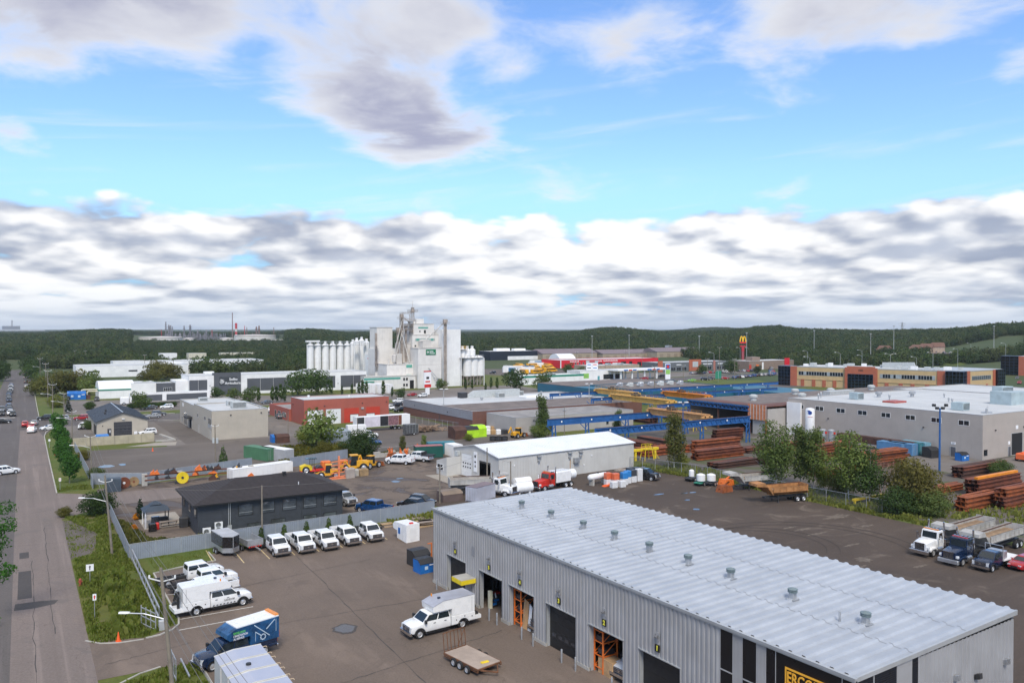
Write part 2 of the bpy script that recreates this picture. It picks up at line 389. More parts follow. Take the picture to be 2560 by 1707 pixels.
def make_ground():
 mb=MB();na=420;ds=[]
 d=4.0
 while d<30000:ds.append(d);d*=1.05 if d>500 else 1.35
 az=[]
 for i in range(na):
  u=i/na
  az.append(-math.pi+2*math.pi*u)
 vs=[(0,0,0)]
 for d in ds:
  for a in az:
   x,y=FWD.x*math.cos(a)*d+RGT.x*math.sin(a)*d,FWD.y*math.cos(a)*d+RGT.y*math.sin(a)*d
   vs.append((x,y,land_z(x,y)if d>500 else 0.0))
 fs=[(0,1+i,1+(i+1)%na)for i in range(na)]
 for k in range(len(ds)-1):
  for i in range(na):
   j=(i+1)%na;o=1+k*na;p=o+na
   fs.append((o+i,p+i,p+j,o+j))
 mb.add(vs,fs);o=mb.build('ground',land_m,smooth=True)
 tag(o,kind='structure')
make_ground()
# ------------------------------------------------------------------ streets, lots, yards (each sheet 4 mm above the one below)
def rect(x0,y0,x1,y1):return[(x0,y0),(x1,y0),(x1,y1),(x0,y1)]
sheet('rough_grass',rect(-60,-60,330,470),0.004,weeds_m)
sheet('gravel_lot',[(11.2,162),(70,162),(70,207),(40,207.5),(30,204),(11.2,207)],0.012,gravel_grey_m)
sheet('gravel_yard',[(11.4,113),(56,113),(58,100),(106,100),(106,162),(78,164),(62,164),(62,162.5),(11.4,156),(11.0,141)],0.012,gravel_yard_m)
sheet('back_yard',rect(56,-40,109,124),0.016,gravel_dark_m)
sheet('scrap_yard',[(63,166),(105,163),(120,166),(120,190),(108,205),(96,213),(66,205)],0.012,gravel_grey_m)
sheet('steel_yard',rect(112,-20,280,170),0.012,ground_mat('steel yard gravel',(0.145,0.13,0.12),(0.115,0.105,0.098),(0.075,0.09,0.035),0.035,3.0,0.92,0.2,lo=0.40,hi=0.56))
sheet('paved_lot',[(12.9,-40),(60,-40),(60,103),(53,107.6),(41,105.2),(20.0,103.5),(20.0,100.2),(12.9,98.7),(12.9,80.9),(9.8,78.5),(4.9,80.6),(4.9,71.0),(9.8,70.9),(12.7,70.3)],0.020,asphalt_lot_m)
sheet('lawn',[(13.0,99.0),(19.8,100.5),(19.8,104),(41,106),(41,107.5),(13.0,106.2)],0.012,lawn_m)
sheet('lawn',[(5.3,156),(10.6,157),(10.6,172),(5.4,172)],0.016,lawn_m)
sheet('lawn',[(5.5,178),(10.4,178),(10.4,196),(5.5,196)],0.016,lawn_m)
sheet('lawn',[(5.5,199),(10.2,199),(10.2,232),(5.8,236),(5.7,232)],0.016,lawn_m)
sheet('lawn',[(5.8,292),(12.8,292),(13.2,332),(5.6,335)],0.016,lawn_m)
sheet('lawn',[(13.5,288),(37,287),(37,293),(13.5,294)],0.016,lawn_m)
sheet('lawn',[(-12,216),(-4.3,216),(-4.2,262),(-12,262)],0.016,lawn_m)
sheet('street',[(-4.6,-60),(5.0,-60),(5.2,112),(5.4,240),(8.5,262),(120,258),(330,252),(330,272),(120,281),(44,283),(13,287),(5.2,295),(5.6,420),(6.3,760),(-5.2,760),(-7.4,420),(-9.5,300),(-40,296),(-160,296),(-160,274),(-40,268),(-9,262),(-5.5,240),(-4.0,205),(-4.0,180)],0.024,street_dark_m)
sheet('street_lane',[(-1.2,-60),(5.0,-60),(5.2,112),(5.4,240),(4.2,258),(0.2,258),(-0.6,150)],0.028,street_m)
sheet('driveway',[(5.1,134),(11.4,140.4),(24,141),(24,151),(10.7,151.4),(5.3,156)],0.030,street_m)
sheet('car_park',[(11,216),(11,262),(40,262),(40,207.5),(30,204),(30,214)],0.016,lot_pale_m)
sheet('car_park',[(34.5,206),(41,206),(41,258),(34.5,262)],0.020,gravel_grey_m)
sheet('car_park',[(55,207),(70,207),(70,257),(40,260),(40,208)],0.018,lot_pale_m)
sheet('concrete_apron',[(21.4,208.6),(32.0,205.4),(33.2,211.2),(28.6,212.6)],0.024,conc_pad_m)
sheet('loading_yard',[(13,296),(34,294),(60,296),(128,292),(128,312),(60.5,357),(36,345),(14,356)],0.016,lot_pale_m)
sheet('loading_yard',[(128,285),(255,280),(255,342),(124,330)],0.018,lot_pale_m)
sheet('concrete_apron',[(66,138),(71,137),(73,124),(66,126)],0.020,conc_pad_m)
sheet('steel_yard_paving',[(150,50),(280,40),(280,90),(174,90),(174,142),(160,142)],0.016,lot_pale_m)
sheet('loading_yard',[(97,205),(106,205),(106,258),(97,258)],0.018,gravel_grey_m)
sheet('gravel_patch',[(5.1,110),(7.6,112),(9.2,121),(8.2,130),(5.2,133.5)],0.022,gravel_grey_m)
# repairs in the street
for pts in([(-.3,96.5),(1.0,96.5),(1.05,107.5),(-.2,107.5)],[(-.6,92.9),(1.2,92.7),(2.9,93.1),(3.3,94.3),(1.6,94.9),(-.5,95.1)],[(-.1,113.5),(.9,113.5),(.9,116.6),(-.1,116.6)]):
 sheet('street_patch',pts,0.032,patch_m)
def blob(cx,cy,rx,ry,seed=0,n=18):
 rnd=random.Random(seed)
 return[(cx+math.cos(i*2*math.pi/n)*rx*rnd.uniform(.8,1.12),cy+math.sin(i*2*math.pi/n)*ry*rnd.uniform(.8,1.12))for i in range(n)]
water_m=M('puddle water',(0.05,0.045,0.042),0.10,0,0,spec=0.9)
for k,x,y,rx,ry in(('C2',815,970,.95,1.05),('B1',980,388,1.5,2.0),('B1',1125,372,.7,1.4),('B2',1285,527,.8,1.0),('B3',1660,628,.8,.35),('B3',1350,645,1.2,.35),('B3',1580,635,.9,.3),('B3',1695,782,.6,.5),('B2',1320,500,.8,.5),('B3',1610,697,.6,.4)):
 p=G(k,x,y);sheet('puddle',blob(p.x,p.y,rx,ry,int(x)),0.036,water_m)
p=G('C2',815,972);sheet('wet_ring',blob(p.x,p.y,1.2,1.35,815),0.032,patch_m)
pale_d=ground_mat('dry gravel smear',(0.21,0.18,0.155),(0.115,0.095,0.084),(0.085,0.07,0.062),1.3,4.0,0.95,0.1)
for k,x,y,rx,ry in(('B4',640,848,3.2,1.2),('B4',880,1245,1.2,1.0),('B4',770,1110,1.8,.35),('B4',850,1310,1.4,.4),('B4',320,965,2.4,.4),('B4',460,1005,2.8,.35),('B3',720,637,1.6,.9),('B3',1045,707,1.5,.7),('B4',905,935,1.6,.5),('B4',1400,1305,1.4,.35),('B4',200,950,1.8,.35)):
 p=G(k,x,y);rr_=random.Random(int(x+y));sheet('gravel_smear',[(p.x+math.cos(i*.2244)*rx*k_,p.y+math.sin(i*.2244)*ry*k_)for i in range(28)for k_ in(rr_.uniform(.5,1.1),)],0.024,pale_d)
rr_=random.Random(4)
for(x0,y0,x1,y1)in((-3,121,5,119.5),(-2,140,5,142),(.8,60,1.2,112),(2.6,84,2.9,130),(14,76,37,74.5),(16,88,36,91),(27,55,29,97),(6,74,13,75.2),(20,60,38,63)):
 mb=MB();P_=[(x0+(x1-x0)*i/24+rr_.uniform(-.12,.12),y0+(y1-y0)*i/24+rr_.uniform(-.12,.12))for i in range(25)]
 for(a,b),(c,d)in zip(P_,P_[1:]):n_=Vector((b-d,c-a)).normalized()*rr_.uniform(.015,.05);mb.quad((a+n_.x,b+n_.y,.034),(a-n_.x,b-n_.y,.034),(c-n_.x,d-n_.y,.034),(c+n_.x,d+n_.y,.034))
 tag(mb.build('asphalt_crack',patch_m),kind='structure')
# wheel arcs pressed into the dark yard
track_m=ground_mat('wheel track',(0.058,0.047,0.042),(0.048,0.04,0.036),None,0.4,4.0,0.9,0.2)
for r0,(cx,cy),a0,a1 in((8.5,(81,70),-60,120),(10.2,(81,70),-55,110),(14,(84,66),-40,100),(15.8,(84,66),-40,95)):
 mb=MB();n=40
 for i in range(n):
  a,b=[R(a0+(a1-a0)*t/n)for t in(i,i+1)]
  w=0.28*(1-abs(2*i/n-1)**3)+0.03
  mb.quad(*[(cx+math.cos(t)*rr,cy+math.sin(t)*rr*0.9,0.028)for t,rr in((a,r0),(b,r0),(b,r0+w),(a,r0+w))])
 tag(mb.build('wheel_track',track_m),kind='structure')
# ------------------------------------------------------------------ painted lines and kerbs
line_w=M('white road paint',(0.62,0.60,0.55),0.8,0,0.25,3)
line_y=M('yellow road paint',(0.58,0.45,0.24),0.8,0,0.3,3)
def stripe(a,b,w=0.12,mat=None,z=0.0265,name='painted_line'):
 a=Vector((a[0],a[1],0));b=Vector((b[0],b[1],0));d=(b-a).normalized();n=Vector((-d.y,d.x,0))*w/2
 return sheet(name,[a+n,a-n,b-n,b+n],z,mat or line_w)
for k,x0,y0,x1,y1 in(('C1',1650,885,2325,768),('C1',1640,985,2352,852),('C1',1520,592,1570,585),('C1',1525,660,1590,655),('C1',1560,738,1590,733)):
 stripe(G(k,x0,y0),G(k,x1,y1),0.13)
for k,x0,y0,x1,y1 in(('B1',2185,1205,2243,1275),('B2',50,1160,127,1238),('B2',318,1165,357,1202),('B2',540,1135,580,1168),('B2',755,1100,795,1133),('B2',962,1068,1005,1098),('B2',1172,1038,1207,1060),('B1',1915,1198,1955,1265)):
 a,b=G(k,x0,y0),G(k,x1,y1);stripe(b,a+(a-b)*0.6,0.12,line_y)
stripe((20,280),(100,277),0.15,line_w,0.0285);stripe((20,274.5),(100,271.5),0.15,line_w,0.0285);stripe((20,267),(100,264),0.15,line_w,0.0285)
for y in(296,297.2):stripe((-8.5,y),(-1,y),0.5,line_w,0.0285)
def kerb(pts,name='kerb',w=0.16,h=0.12):
 mb=MB();P=[Vector((p[0],p[1],0))for p in pts]
 rings=[]
 for i,p in enumerate(P):
  d=(P[min(i+1,len(P)-1)]-P[max(i-1,0)]).normalized();n=Vector((-d.y,d.x,0))*w/2
  rings.append([tuple(p+n),tuple(p-n),tuple(p-n+Vector((0,0,h))),tuple(p+n+Vector((0,0,h)))])
 mb.loft(rings);return tag(mb.build(name,conc),kind='structure')
kerb([(9.6,78.35),(10.8,78.5),(12.0,79.3),(12.7,80.4),(12.95,82),(12.95,98.8),(16,99.7),(20.05,100.3),(20.05,103.6),(20.05,104.6)])
kerb([(4.9,80.6),(6.0,79.2),(7.4,78.5),(9.4,78.25)],h=0.07)
kerb([(6.6,69.4),(8.2,70.6),(9.8,71.1)],h=0.07)
kerb([(12.7,70.4),(12.8,60),(12.8,40)])
kerb([(5.35,156),(5.4,200),(5.55,240),(6.2,250),(8.6,261.6)],'kerb',0.2)
kerb([(5.4,296),(5.5,330),(5.9,420),(6.4,700)],'kerb',0.2)
kerb([(13,287.4),(44,283.4)],'kerb',0.2)
kerb([(56.5,258.5),(36,263.0)],'kerb',0.2)
# ------------------------------------------------------------------ foliage
def leaf_mat(name,a,b,hue2=None):
 m=bpy.data.materials.new(name);m.use_nodes=True;t=NT(m.node_tree);p=t.n['Principled BSDF']
 isl=t.node('ShaderNodeNewGeometry','Random Per Island');ob=t.node('ShaderNodeObjectInfo','Random')
 c=t.mix(isl,a,b)
 c=t.mix(t.math('MULTIPLY',t.ramp(ob,0.2,1.0),0.75),c,hue2 or tuple(x*0.6 for x in a))
 c=t.mix(1.0,c,t.mix(t.math('FRACT',t.math('MULTIPLY',ob,7.31)),(.72,.74,.8),(1.18,1.16,1.0)),'MULTIPLY')
 t.put(p.inputs['Base Color'],c);p.inputs['Roughness'].default_value=0.75;p.inputs['Specular IOR Level'].default_value=0.25
 tr=t.node('ShaderNodeBsdfTranslucent',0,{'Color':c})
 mx=t.n.new('ShaderNodeMixShader');mx.inputs[0].default_value=0.36
 t.l.new(p.outputs[0],mx.inputs[1]);t.l.new(tr,mx.inputs[2]);t.l.new(mx.outputs[0],t.n['Material Output'].inputs[0])
 return m
leaf_birch=leaf_mat('birch leaves',(0.115,0.170,0.040),(0.185,0.225,0.065),(0.085,0.130,0.035))
leaf_green=leaf_mat('deep green leaves',(0.045,0.088,0.022),(0.088,0.138,0.037))
leaf_forest=leaf_mat('forest leaves',(0.035,0.068,0.022),(0.068,0.105,0.032),(0.101,0.115,0.041))
leaf_olive=leaf_mat('olive leaves',(0.100,0.118,0.026),(0.160,0.155,0.040),(0.125,0.105,0.030))
leaf_conifer=leaf_mat('conifer needles',(0.018,0.040,0.018),(0.035,0.065,0.025))
leaf_cedar=leaf_mat('cedar hedge',(0.062,0.106,0.022),(0.106,0.156,0.037))
leaf_maple=leaf_mat('maple leaves',(0.037,0.112,0.018),(0.075,0.188,0.031),(0.037,0.106,0.018))
leaf_weed=leaf_mat('weed leaves',(0.135,0.190,0.020),(0.24,0.26,0.055),(0.20,0.19,0.055))
leaf_gold=leaf_mat('golden rod',(0.22,0.18,0.02),(0.10,0.12,0.03),(0.15,0.14,0.02))
flower_orange=leaf_mat('orange flowers',(0.75,0.25,0.01),(0.80,0.38,0.02),(0.6,0.2,0.01))
bark=M('grey bark',(0.16,0.145,0.12),0.9,0,0.3,2)
bark_white=M('birch bark',(0.45,0.43,0.39),0.85,0,0.3,2)
bark_red=M('bare reddish twigs',(0.30,0.19,0.14),0.9,0,0.3,2)
def crown_mb(seed,blobs,n,size,droop=0.0,fill=0.55):
 """leaf sprays spread through the volume of a few uneven lobes; blobs = (x,y,z,rx,ry,rz)"""
 rnd=random.Random(seed);mb=MB()
 wts=[b[3]*b[4]*b[5]for b in blobs]
 for _ in range(n):
  b=rnd.choices(blobs,wts)[0]
  while True:
   v=Vector((rnd.uniform(-1,1),rnd.uniform(-1,1),rnd.uniform(-1,1)))
   if 0.05<v.length<1:break
  d=v.normalized();rr=rnd.uniform(fill,1.0)**0.6*(1+0.22*mnoise.noise(d*2.2+Vector((seed,b[0],b[2]))))
  c=Vector((b[0]+d.x*b[3]*rr,b[1]+d.y*b[4]*rr,b[2]+d.z*b[5]*rr))
  nrm=(d+Vector((rnd.gauss(0,.5),rnd.gauss(0,.5),rnd.gauss(0.25,.5)))).normalized()
  t=nrm.orthogonal().normalized();t=Matrix.Rotation(rnd.uniform(0,6.28),3,nrm)@t
  u=nrm.cross(t);s=size*rnd.uniform(.55,1.25)
  k=len(mb.v)
  mb.v+=[tuple(c+t*s*.9),tuple(c+u*s*.5-t*s*.1),tuple(c-t*s*.8),tuple(c-u*s*.55+t*s*.05)]
  mb.f.append((k,k+1,k+2,k+3));mb.m.append(0)
 return mb
def trunk_mb(h,r,seed=0,limbs=6,spread=0.3,start=0.3,lean=0.02):
 rnd=random.Random(seed+99);mb=MB()
 path=[Vector((lean*h*(k/5)**1.5+rnd.uniform(-.03,.03)*h*.3,rnd.uniform(-.02,.02)*h*.3,h*k/5))for k in range(6)];path[0]=Vector((0,0,-.1))
 for k in range(5):mb.cyl(path[k],path[k+1],r*(1-k/5.6),7,r*(1-(k+1)/5.6),caps=False)
 for i in range(limbs):
  f=start+(0.92-start)*i/max(1,limbs-1);z=h*f;a=rnd.uniform(0,6.28)
  k=min(4,int(f*5));p0=path[k].lerp(path[k+1],f*5-k)
  L=h*spread*(1.15-f)*rnd.uniform(.7,1.2)
  p1=p0+Vector((math.cos(a)*L,math.sin(a)*L,L*rnd.uniform(.5,1.0)))
  mb.cyl(p0,p1,r*(1-f)*.55+.015,5,.012,caps=False)
 return mb
TREES={}
def tree_proto(key,name,h,blobs,n,size,leaf,barkm,seed,r=0.14,spread=.3,limbs=7,start=.25,fill=.55):
 TREES[key]=dict(name=name,h=h,blobs=blobs,n=n,size=size,leaf=leaf,bark=barkm,seed=seed,r=r,spread=spread,limbs=limbs,start=start,fill=fill,o=None)
def lobes(h,w,n,seed,z0=.3,taper=.5):
 rnd=random.Random(seed);out=[]
 for i in range(n):
  f=(i+.5)/n;z=h*(z0+(1-z0)*f*.88);prof=(1-taper*f)*(.55+.9*min(1,f*2.6))**.8 if taper<.75 else 1-taper*f
  rr=w*prof*rnd.uniform(.75,1.15);a=i*2.4+rnd.uniform(-.5,.5);off=w*.55*prof*rnd.uniform(.5,1.2)
  out.append((math.cos(a)*off,math.sin(a)*off,z,rr*.72,rr*.72,min(rr*.8,h*(1-z0)/n*2.0+.3)))
 return out
tree_proto('birch','birch_tree',9.0,lobes(9,2.6,11,3,.2,.55),4200,.20,leaf_birch,bark_white,3,.10,.32,9,.2,.25)
tree_proto('birch_b','birch_tree',8.0,lobes(8,2.4,10,8,.18,.55),3600,.20,leaf_birch,bark_white,8,.09,.34,9,.2,.25)
tree_proto('aspen','aspen_tree',10.0,lobes(10,1.8,12,5,.16,.5),4200,.20,leaf_birch,bark_white,5,.10,.22,10,.2,.15)
tree_proto('bush','bushy_tree',5.0,lobes(5,3.2,10,6,.08,.35),5200,.22,leaf_weed,bark,6,.1,.5,8,.1,.3)
tree_proto('olivebush','bushy_tree',6.5,lobes(6.5,3.4,12,16,.06,.35),6000,.22,leaf_olive,bark,16,.1,.5,8,.1,.3)
tree_proto('maple','street_maple',5.6,lobes(5.6,1.7,10,7,.28,.4),2600,.22,leaf_maple,bark,7,.08,.25,7,.3,.45)
tree_proto('round','broadleaf_tree',10.0,lobes(9.5,4.6,11,9,.16,.25),1700,.50,leaf_green,bark,9,.2,.35,8,.15,.55)
tree_proto('round_b','broadleaf_tree',9.0,lobes(8.5,3.7,10,12,.15,.25),1500,.46,leaf_green,bark,12,.18,.35,8,.15,.55)
tree_proto('slim','columnar_tree',5.5,[(0,0,2.6,.75,.75,2.3),(0.1,0,4.3,.5,.5,1.2)],420,.30,leaf_green,bark,13,.07,.1,5,.2,.4)
tree_proto('cedar','cedar_shrub',2.2,[(0,0,.7,.48,.48,.75),(0,0,1.4,.33,.33,.85)],900,.11,leaf_cedar,bark,14,.05,.05,4,.2,.7)
tree_proto('spruce','spruce_tree',4.0,[(0,0,.8,1.0,1.0,.8),(0,0,1.8,.75,.75,.9),(0,0,2.8,.45,.45,.9),(0,0,3.6,.22,.22,.6)],900,.18,leaf_conifer,bark,15,.07,.1,4,.2,.6)
tree_proto('wood_a','woodland_tree',11.0,lobes(10,4.4,8,21,.10,.3),330,1.0,leaf_forest,bark,21,.2,.3,4,.2,.6)
tree_proto('wood_b','woodland_tree',10.0,lobes(8.5,3.8,7,22,.10,.25),300,.95,leaf_forest,bark,22,.2,.3,4,.2,.6)
tree_proto('wood_c','woodland_tree',12.0,lobes(12,3.2,9,23,.06,.82),330,.9,leaf_forest,bark,23,.2,.3,4,.2,.6)
def plant(key,x,y,s,label,group=None,cat='tree',z=0.0,rz=None,sz=None,leaf=None):
 t=TREES[key];rnd=random.Random(int(x*7+y*13))
 rz=rnd.uniform(0,6.28)if rz is None else rz
 if t['o']is None:
  r=thing(t['name'],label,cat,(x,y,z),rz,group)
  tr=trunk_mb(t['h']*.9,t['r'],t['seed'],t['limbs'],t['spread'],t['start']).build('trunk',t['bark'],r,smooth=True)
  crown_mb(t['seed'],t['blobs'],t['n'],t['size'],fill=t['fill']).build('crown',t['leaf'],r)
  t['o']=r
 else:
  r=dup(t['o'],(x,y,z),rz,label,None)
  if 'group' in r.keys():del r['group']
  if group:r['group']=group
 r['category']=cat
 r.scale=(s,s,s*(sz or 1.0))
 for c in r.children:
  if c.name.startswith('crown'):
   if leaf:
    c.material_slots[0].link='OBJECT';c.material_slots[0].material=leaf
   elif c.material_slots[0].link=='OBJECT':c.material_slots[0].material=t['leaf']
 return r
# ---- trees one can tell apart, near to far
FENCE_T='young trees behind the chain link fence'
for key,k,x,y,s,lab,lf in(('birch','B4',60,590,1.35,'tall birch tree behind the wire fence, end of the row nearest the rusty dump trailer',None),('aspen','B4',300,570,1.15,'slim aspen tree with two pale stems behind the rusty dump trailer',None),('aspen','B4',420,600,1.15,'thin airy aspen in front of the white cylindrical gas tank',None),('birch_b','B4',510,610,.62,'small yellow green birch between the aspens and the bushy birch',leaf_weed),('birch','B4',740,700,1.3,'tall full birch leaning over the sagging wire fence',None),('birch_b','B4',930,720,1.2,'dense birch standing over the yellow beam by the fence',leaf_green),('olivebush','B4',1330,780,1.25,'wide olive green bush at the end of the wire fence near the rusty beams',None),('bush','B4',1180,830,.8,'low green bush under the wide olive bush',leaf_green),('bush','B4',1500,840,.75,'low weedy bush behind the parked white tractor truck',leaf_birch),('olivebush','B4',660,640,.65,'reddish bush low behind the fence between two birches',leaf_olive),('aspen','B3',1490,420,1.2,'airy aspen tree behind the corner of the white metal shed',leaf_olive),('bush','B3',1560,385,.45,'low green bush at the foot of the airy aspen',None),('aspen','A3',970,1235,.78,'slim aspen standing behind the white metal shed roof',None),('aspen','A3',280,1220,1.15,'tall slim aspen beside the blue crane leg and the beige building',None),('bush','A3',250,1225,.75,'leafy bush under the tall slim aspen by the beige building',leaf_birch),('bush','B4',2130,480,.62,'leafy green bush in front of the dark beam stacks',leaf_birch),('bush','A4',60,1470,.8,'leafy shrub at the foot of the tall birch by the canopy',leaf_birch),('round_b','A2',590,1320,1.05,'large leafy tree in the scrub beside the pale blue site shed',leaf_birch),('bush','A2',480,1290,.9,'weedy shrub growing beside the large leafy tree',None),('olivebush','A2',960,1400,.95,'dense dark bush beside the wheel loader',leaf_green),('bush','A2',760,1390,.6,'yellowish low bush behind the grey yard fence',leaf_gold),('bush','A2',620,1390,.6,'flowering weedy shrub behind the long grey yard fence',leaf_gold),('aspen','A2',1345,1380,.45,'thin sapling behind the concrete blocks and white pickup',leaf_olive),('aspen','A2',1545,1360,.42,'slender bright sapling near the dark green container',None),('bush','A2',1950,1255,.35,'weeds in front of the lime green clothing bins',None),('spruce','B1',2050,405,1.15,'young conical spruce beside the pole with transformers',leaf_green),('maple','B1',640,545,1.0,'nearest street maple with its dark mulch ring',None),('maple','B1',590,395,1.05,'street maple, second from the near end of the roadside row',None),('maple','B1',565,250,1.05,'street maple, third from the near end of the roadside row',None),('maple','B1',535,110,1.05,'street maple at the far end of the roadside row',None),('bush','B1',920,830,.72,'tall green shrub grown through the corner of the grey slatted fence',leaf_green),('bush','B1',890,500,.42,'shrub at the base of the pole with two street lamps',leaf_birch),('bush','B1',590,850,.30,'yellow flowering goldenrod clump beside the driveway',leaf_gold),('bush','B1',760,330,.42,'golden weeds along the fence by the storage lot',leaf_gold),('spruce','B1',1290,870,.80,'small dark spruce beside the garden gazebo',None),('round','A2',380,845,1.12,'big round tree in front of the dark panels of the long warehouse, beside its twin',None),('round','A2',560,830,1.12,'big round tree nearest the white strip of the long warehouse',leaf_green),('round_b','A3',285,800,1.05,'round tree at the back corner of the blue warehouse',leaf_birch),('round','A3',40,790,1.02,'broad dark tree between the feed mill and the bus yard',None),('round_b','A3',515,640,.8,'round tree in front of the red workshop',None),('round','A3',2020,640,.9,'large dark tree beside the restaurant car park',None),('round_b','A3',1745,650,.75,'round tree in front of the restaurants with orange pillars',None),('round_b','A3',2255,640,.6,'smaller tree beside the arches restaurant',None),('round_b','A3',630,670,.7,'bushy tree behind the price board',None),('round_b','A1',1290,975,.75,'young tree in front of the white lorry hedge',leaf_birch),('bush','A1',825,965,.55,'round dark shrub behind the ridge of the beige garage',leaf_green),('spruce','A1',630,1000,1.2,'lone conical evergreen beside the side street',None),('bush','A1',810,1150,.5,'small shrub beside the parked white car at the garage',leaf_green),('round_b','A1',1380,835,.72,'narrow tree in front of the low white wing of the warehouse',leaf_birch),('round_b','A1',1470,830,.72,'slim tree beside the grey annex of the warehouse',None),('round_b','A1',2290,920,.75,'leafy tree behind the tan building by the long warehouse',leaf_birch),('round_b','A1',2140,890,.6,'bushy tree in front of the dark warehouse panel with the sign',leaf_birch),('round_b','A1',1990,880,.6,'small tree under the warehouse sign',None),('round_b','A2',1700,790,.62,'tree at the foot of the feed mill beside the red and white sign',leaf_birch),('round_b','A2',1330,870,.5,'young tree behind the red roofline by the parked trailers',None),('bush','A1',530,950,.9,'leafy shrub around the poles beyond the side street',None),):
 p=G(k,x,y);plant(key,p.x,p.y,s,lab,leaf=lf)
CED=['beside the timber pole','behind the bare cab truck nearest the trailers','behind the pickup second from the trailers','behind the middle white pickup with wide rear fenders','behind the pickup next to the far chassis truck']
for l,(x,y)in zip(CED,((10,1050),(218,1018),(425,992),(632,965),(822,935))):
 p=G('B2',x,y);plant('cedar',p.x,105.9+(p.x-26)*.05,.9,'small pointed cedar '+l,'small cedars along the grey fence','shrub')
rnd=random.Random(5)
for i,(k,x,y)in enumerate([('A2',x,y)for x,y in((25,905),(150,900),(190,905),(228,890),(262,905),(690,835),(790,845),(945,835),(980,840),(1015,835),(1170,845),(1250,860),(1925,790),(1985,785),(2160,780),(2215,785),(2110,810),(880,835))]):
 p=G(k,x,y);plant('slim',p.x,p.y,1.0+rnd.uniform(-.2,.3),'narrow tree in the row planted along the long warehouse and feed mill','narrow trees along the long warehouse')
# hedge of clipped shrubs in front of the white lorry
for i in range(13):
 p=G('A1',1200+i*33,958-i*1.5);plant('bush',p.x,p.y,.36,'clipped cedar in the hedge before the white lorry box','hedge before the white lorry','hedge shrub',leaf=leaf_green)
# brown green scrub wood beyond the side street
for i,(x,y,s,lf)in enumerate(((330,830,.9,0),(420,840,1,1),(520,830,1.15,1),(610,825,1.1,0),(700,820,1.05,1),(790,830,.9,2),(880,790,.9,2),(560,790,1.1,1),(680,780,1.1,0),(460,790,1.0,2),(820,770,1.0,2),(380,770,.9,2))):
 p=G('A1',x,y+10);plant('round_b',p.x,p.y,s,'scrubby tree in the brown and green thicket beyond the side street','thicket beyond the side street',leaf=(leaf_olive,leaf_weed,leaf_birch)[lf]if lf!=1 else leaf_olive)
for i,(x,y,s)in enumerate(((290,690,.9),(300,640,.9),(250,600,1.0),(1400,690,1.0),(1460,680,1.1),(1530,690,1.0),(1340,720,.7),(1420,720,.75),(1600,690,.9),(10,700,1.0),(5,640,.9))):
 p=G('A1',x,y+10);plant('round',p.x,p.y,s,'tree in the dark clump between the street and the far warehouses','clump by the far warehouses',leaf=leaf_olive if x>1300 else leaf_green)
# overhanging maple boughs at the near edge of the street
def near_tree():
 base=G('S',-210,1560)
 r=thing('street_maple','near maple whose lobed leaves reach over the street edge','tree',(base.x,base.y,0))
 rn=random.Random(2)
 trunk_mb(9,.18,31,9,.33,.3).build('trunk',bark,r,smooth=True)
 blobs=[]
 for k,x,y,dx in(('B1',30,930,0),('B1',20,780,0),('B1',110,930,0),('B1',25,1330,0),('B1',90,1340,0),('B1',-60,1000,0),('B1',-80,1200,0),('B1',-20,1080,0),('B1',-40,1400,0),('C1',35,1130,0),('C1',-50,1120,0),('C1',-60,900,0)):
  px,py=SP(k,x,y);D=base.dot(FWD)
  q=AT(px*.91875,py*.91875,D)
  w=1.0 if x>60 else 1.25
  if k=='C1':w=.8
  if x>80:w=.75
  blobs.append((q.x-base.x,q.y-base.y+rn.uniform(-.6,.6),q.z,w*1.0,w,w*.62))
 for i in range(9):blobs.append((rn.uniform(-2.2,-.4),rn.uniform(-2,2),rn.uniform(4.5,10),1.7,1.7,1.2))
 crown_mb(41,blobs,8000,.17,fill=.3).build('crown',leaf_maple,r)
near_tree()
# dead bare shrub
p=G('B4',1055,640);r=thing('bare_shrub','leafless reddish dead tree between green birch and olive bush','tree',(p.x,p.y,0))
mb=MB();rn=random.Random(3)
def twig(p0,d,L,rad,n):
 p1=p0+d*L;mb.cyl(p0,p1,rad,5,rad*.6,caps=False)
 if n>0:
  for _ in range(3):
   twig(p1,(d+Vector((rn.gauss(0,.45),rn.gauss(0,.45),rn.gauss(.15,.3)))).normalized(),L*rn.uniform(.55,.8),rad*.6,n-1)
for i in range(4):twig(Vector((rn.uniform(-.6,.6),rn.uniform(-.6,.6),0)),Vector((rn.gauss(0,.2),rn.gauss(0,.2),1)).normalized(),2.4,.07,4)
mb.build('branch',bark_red,r)
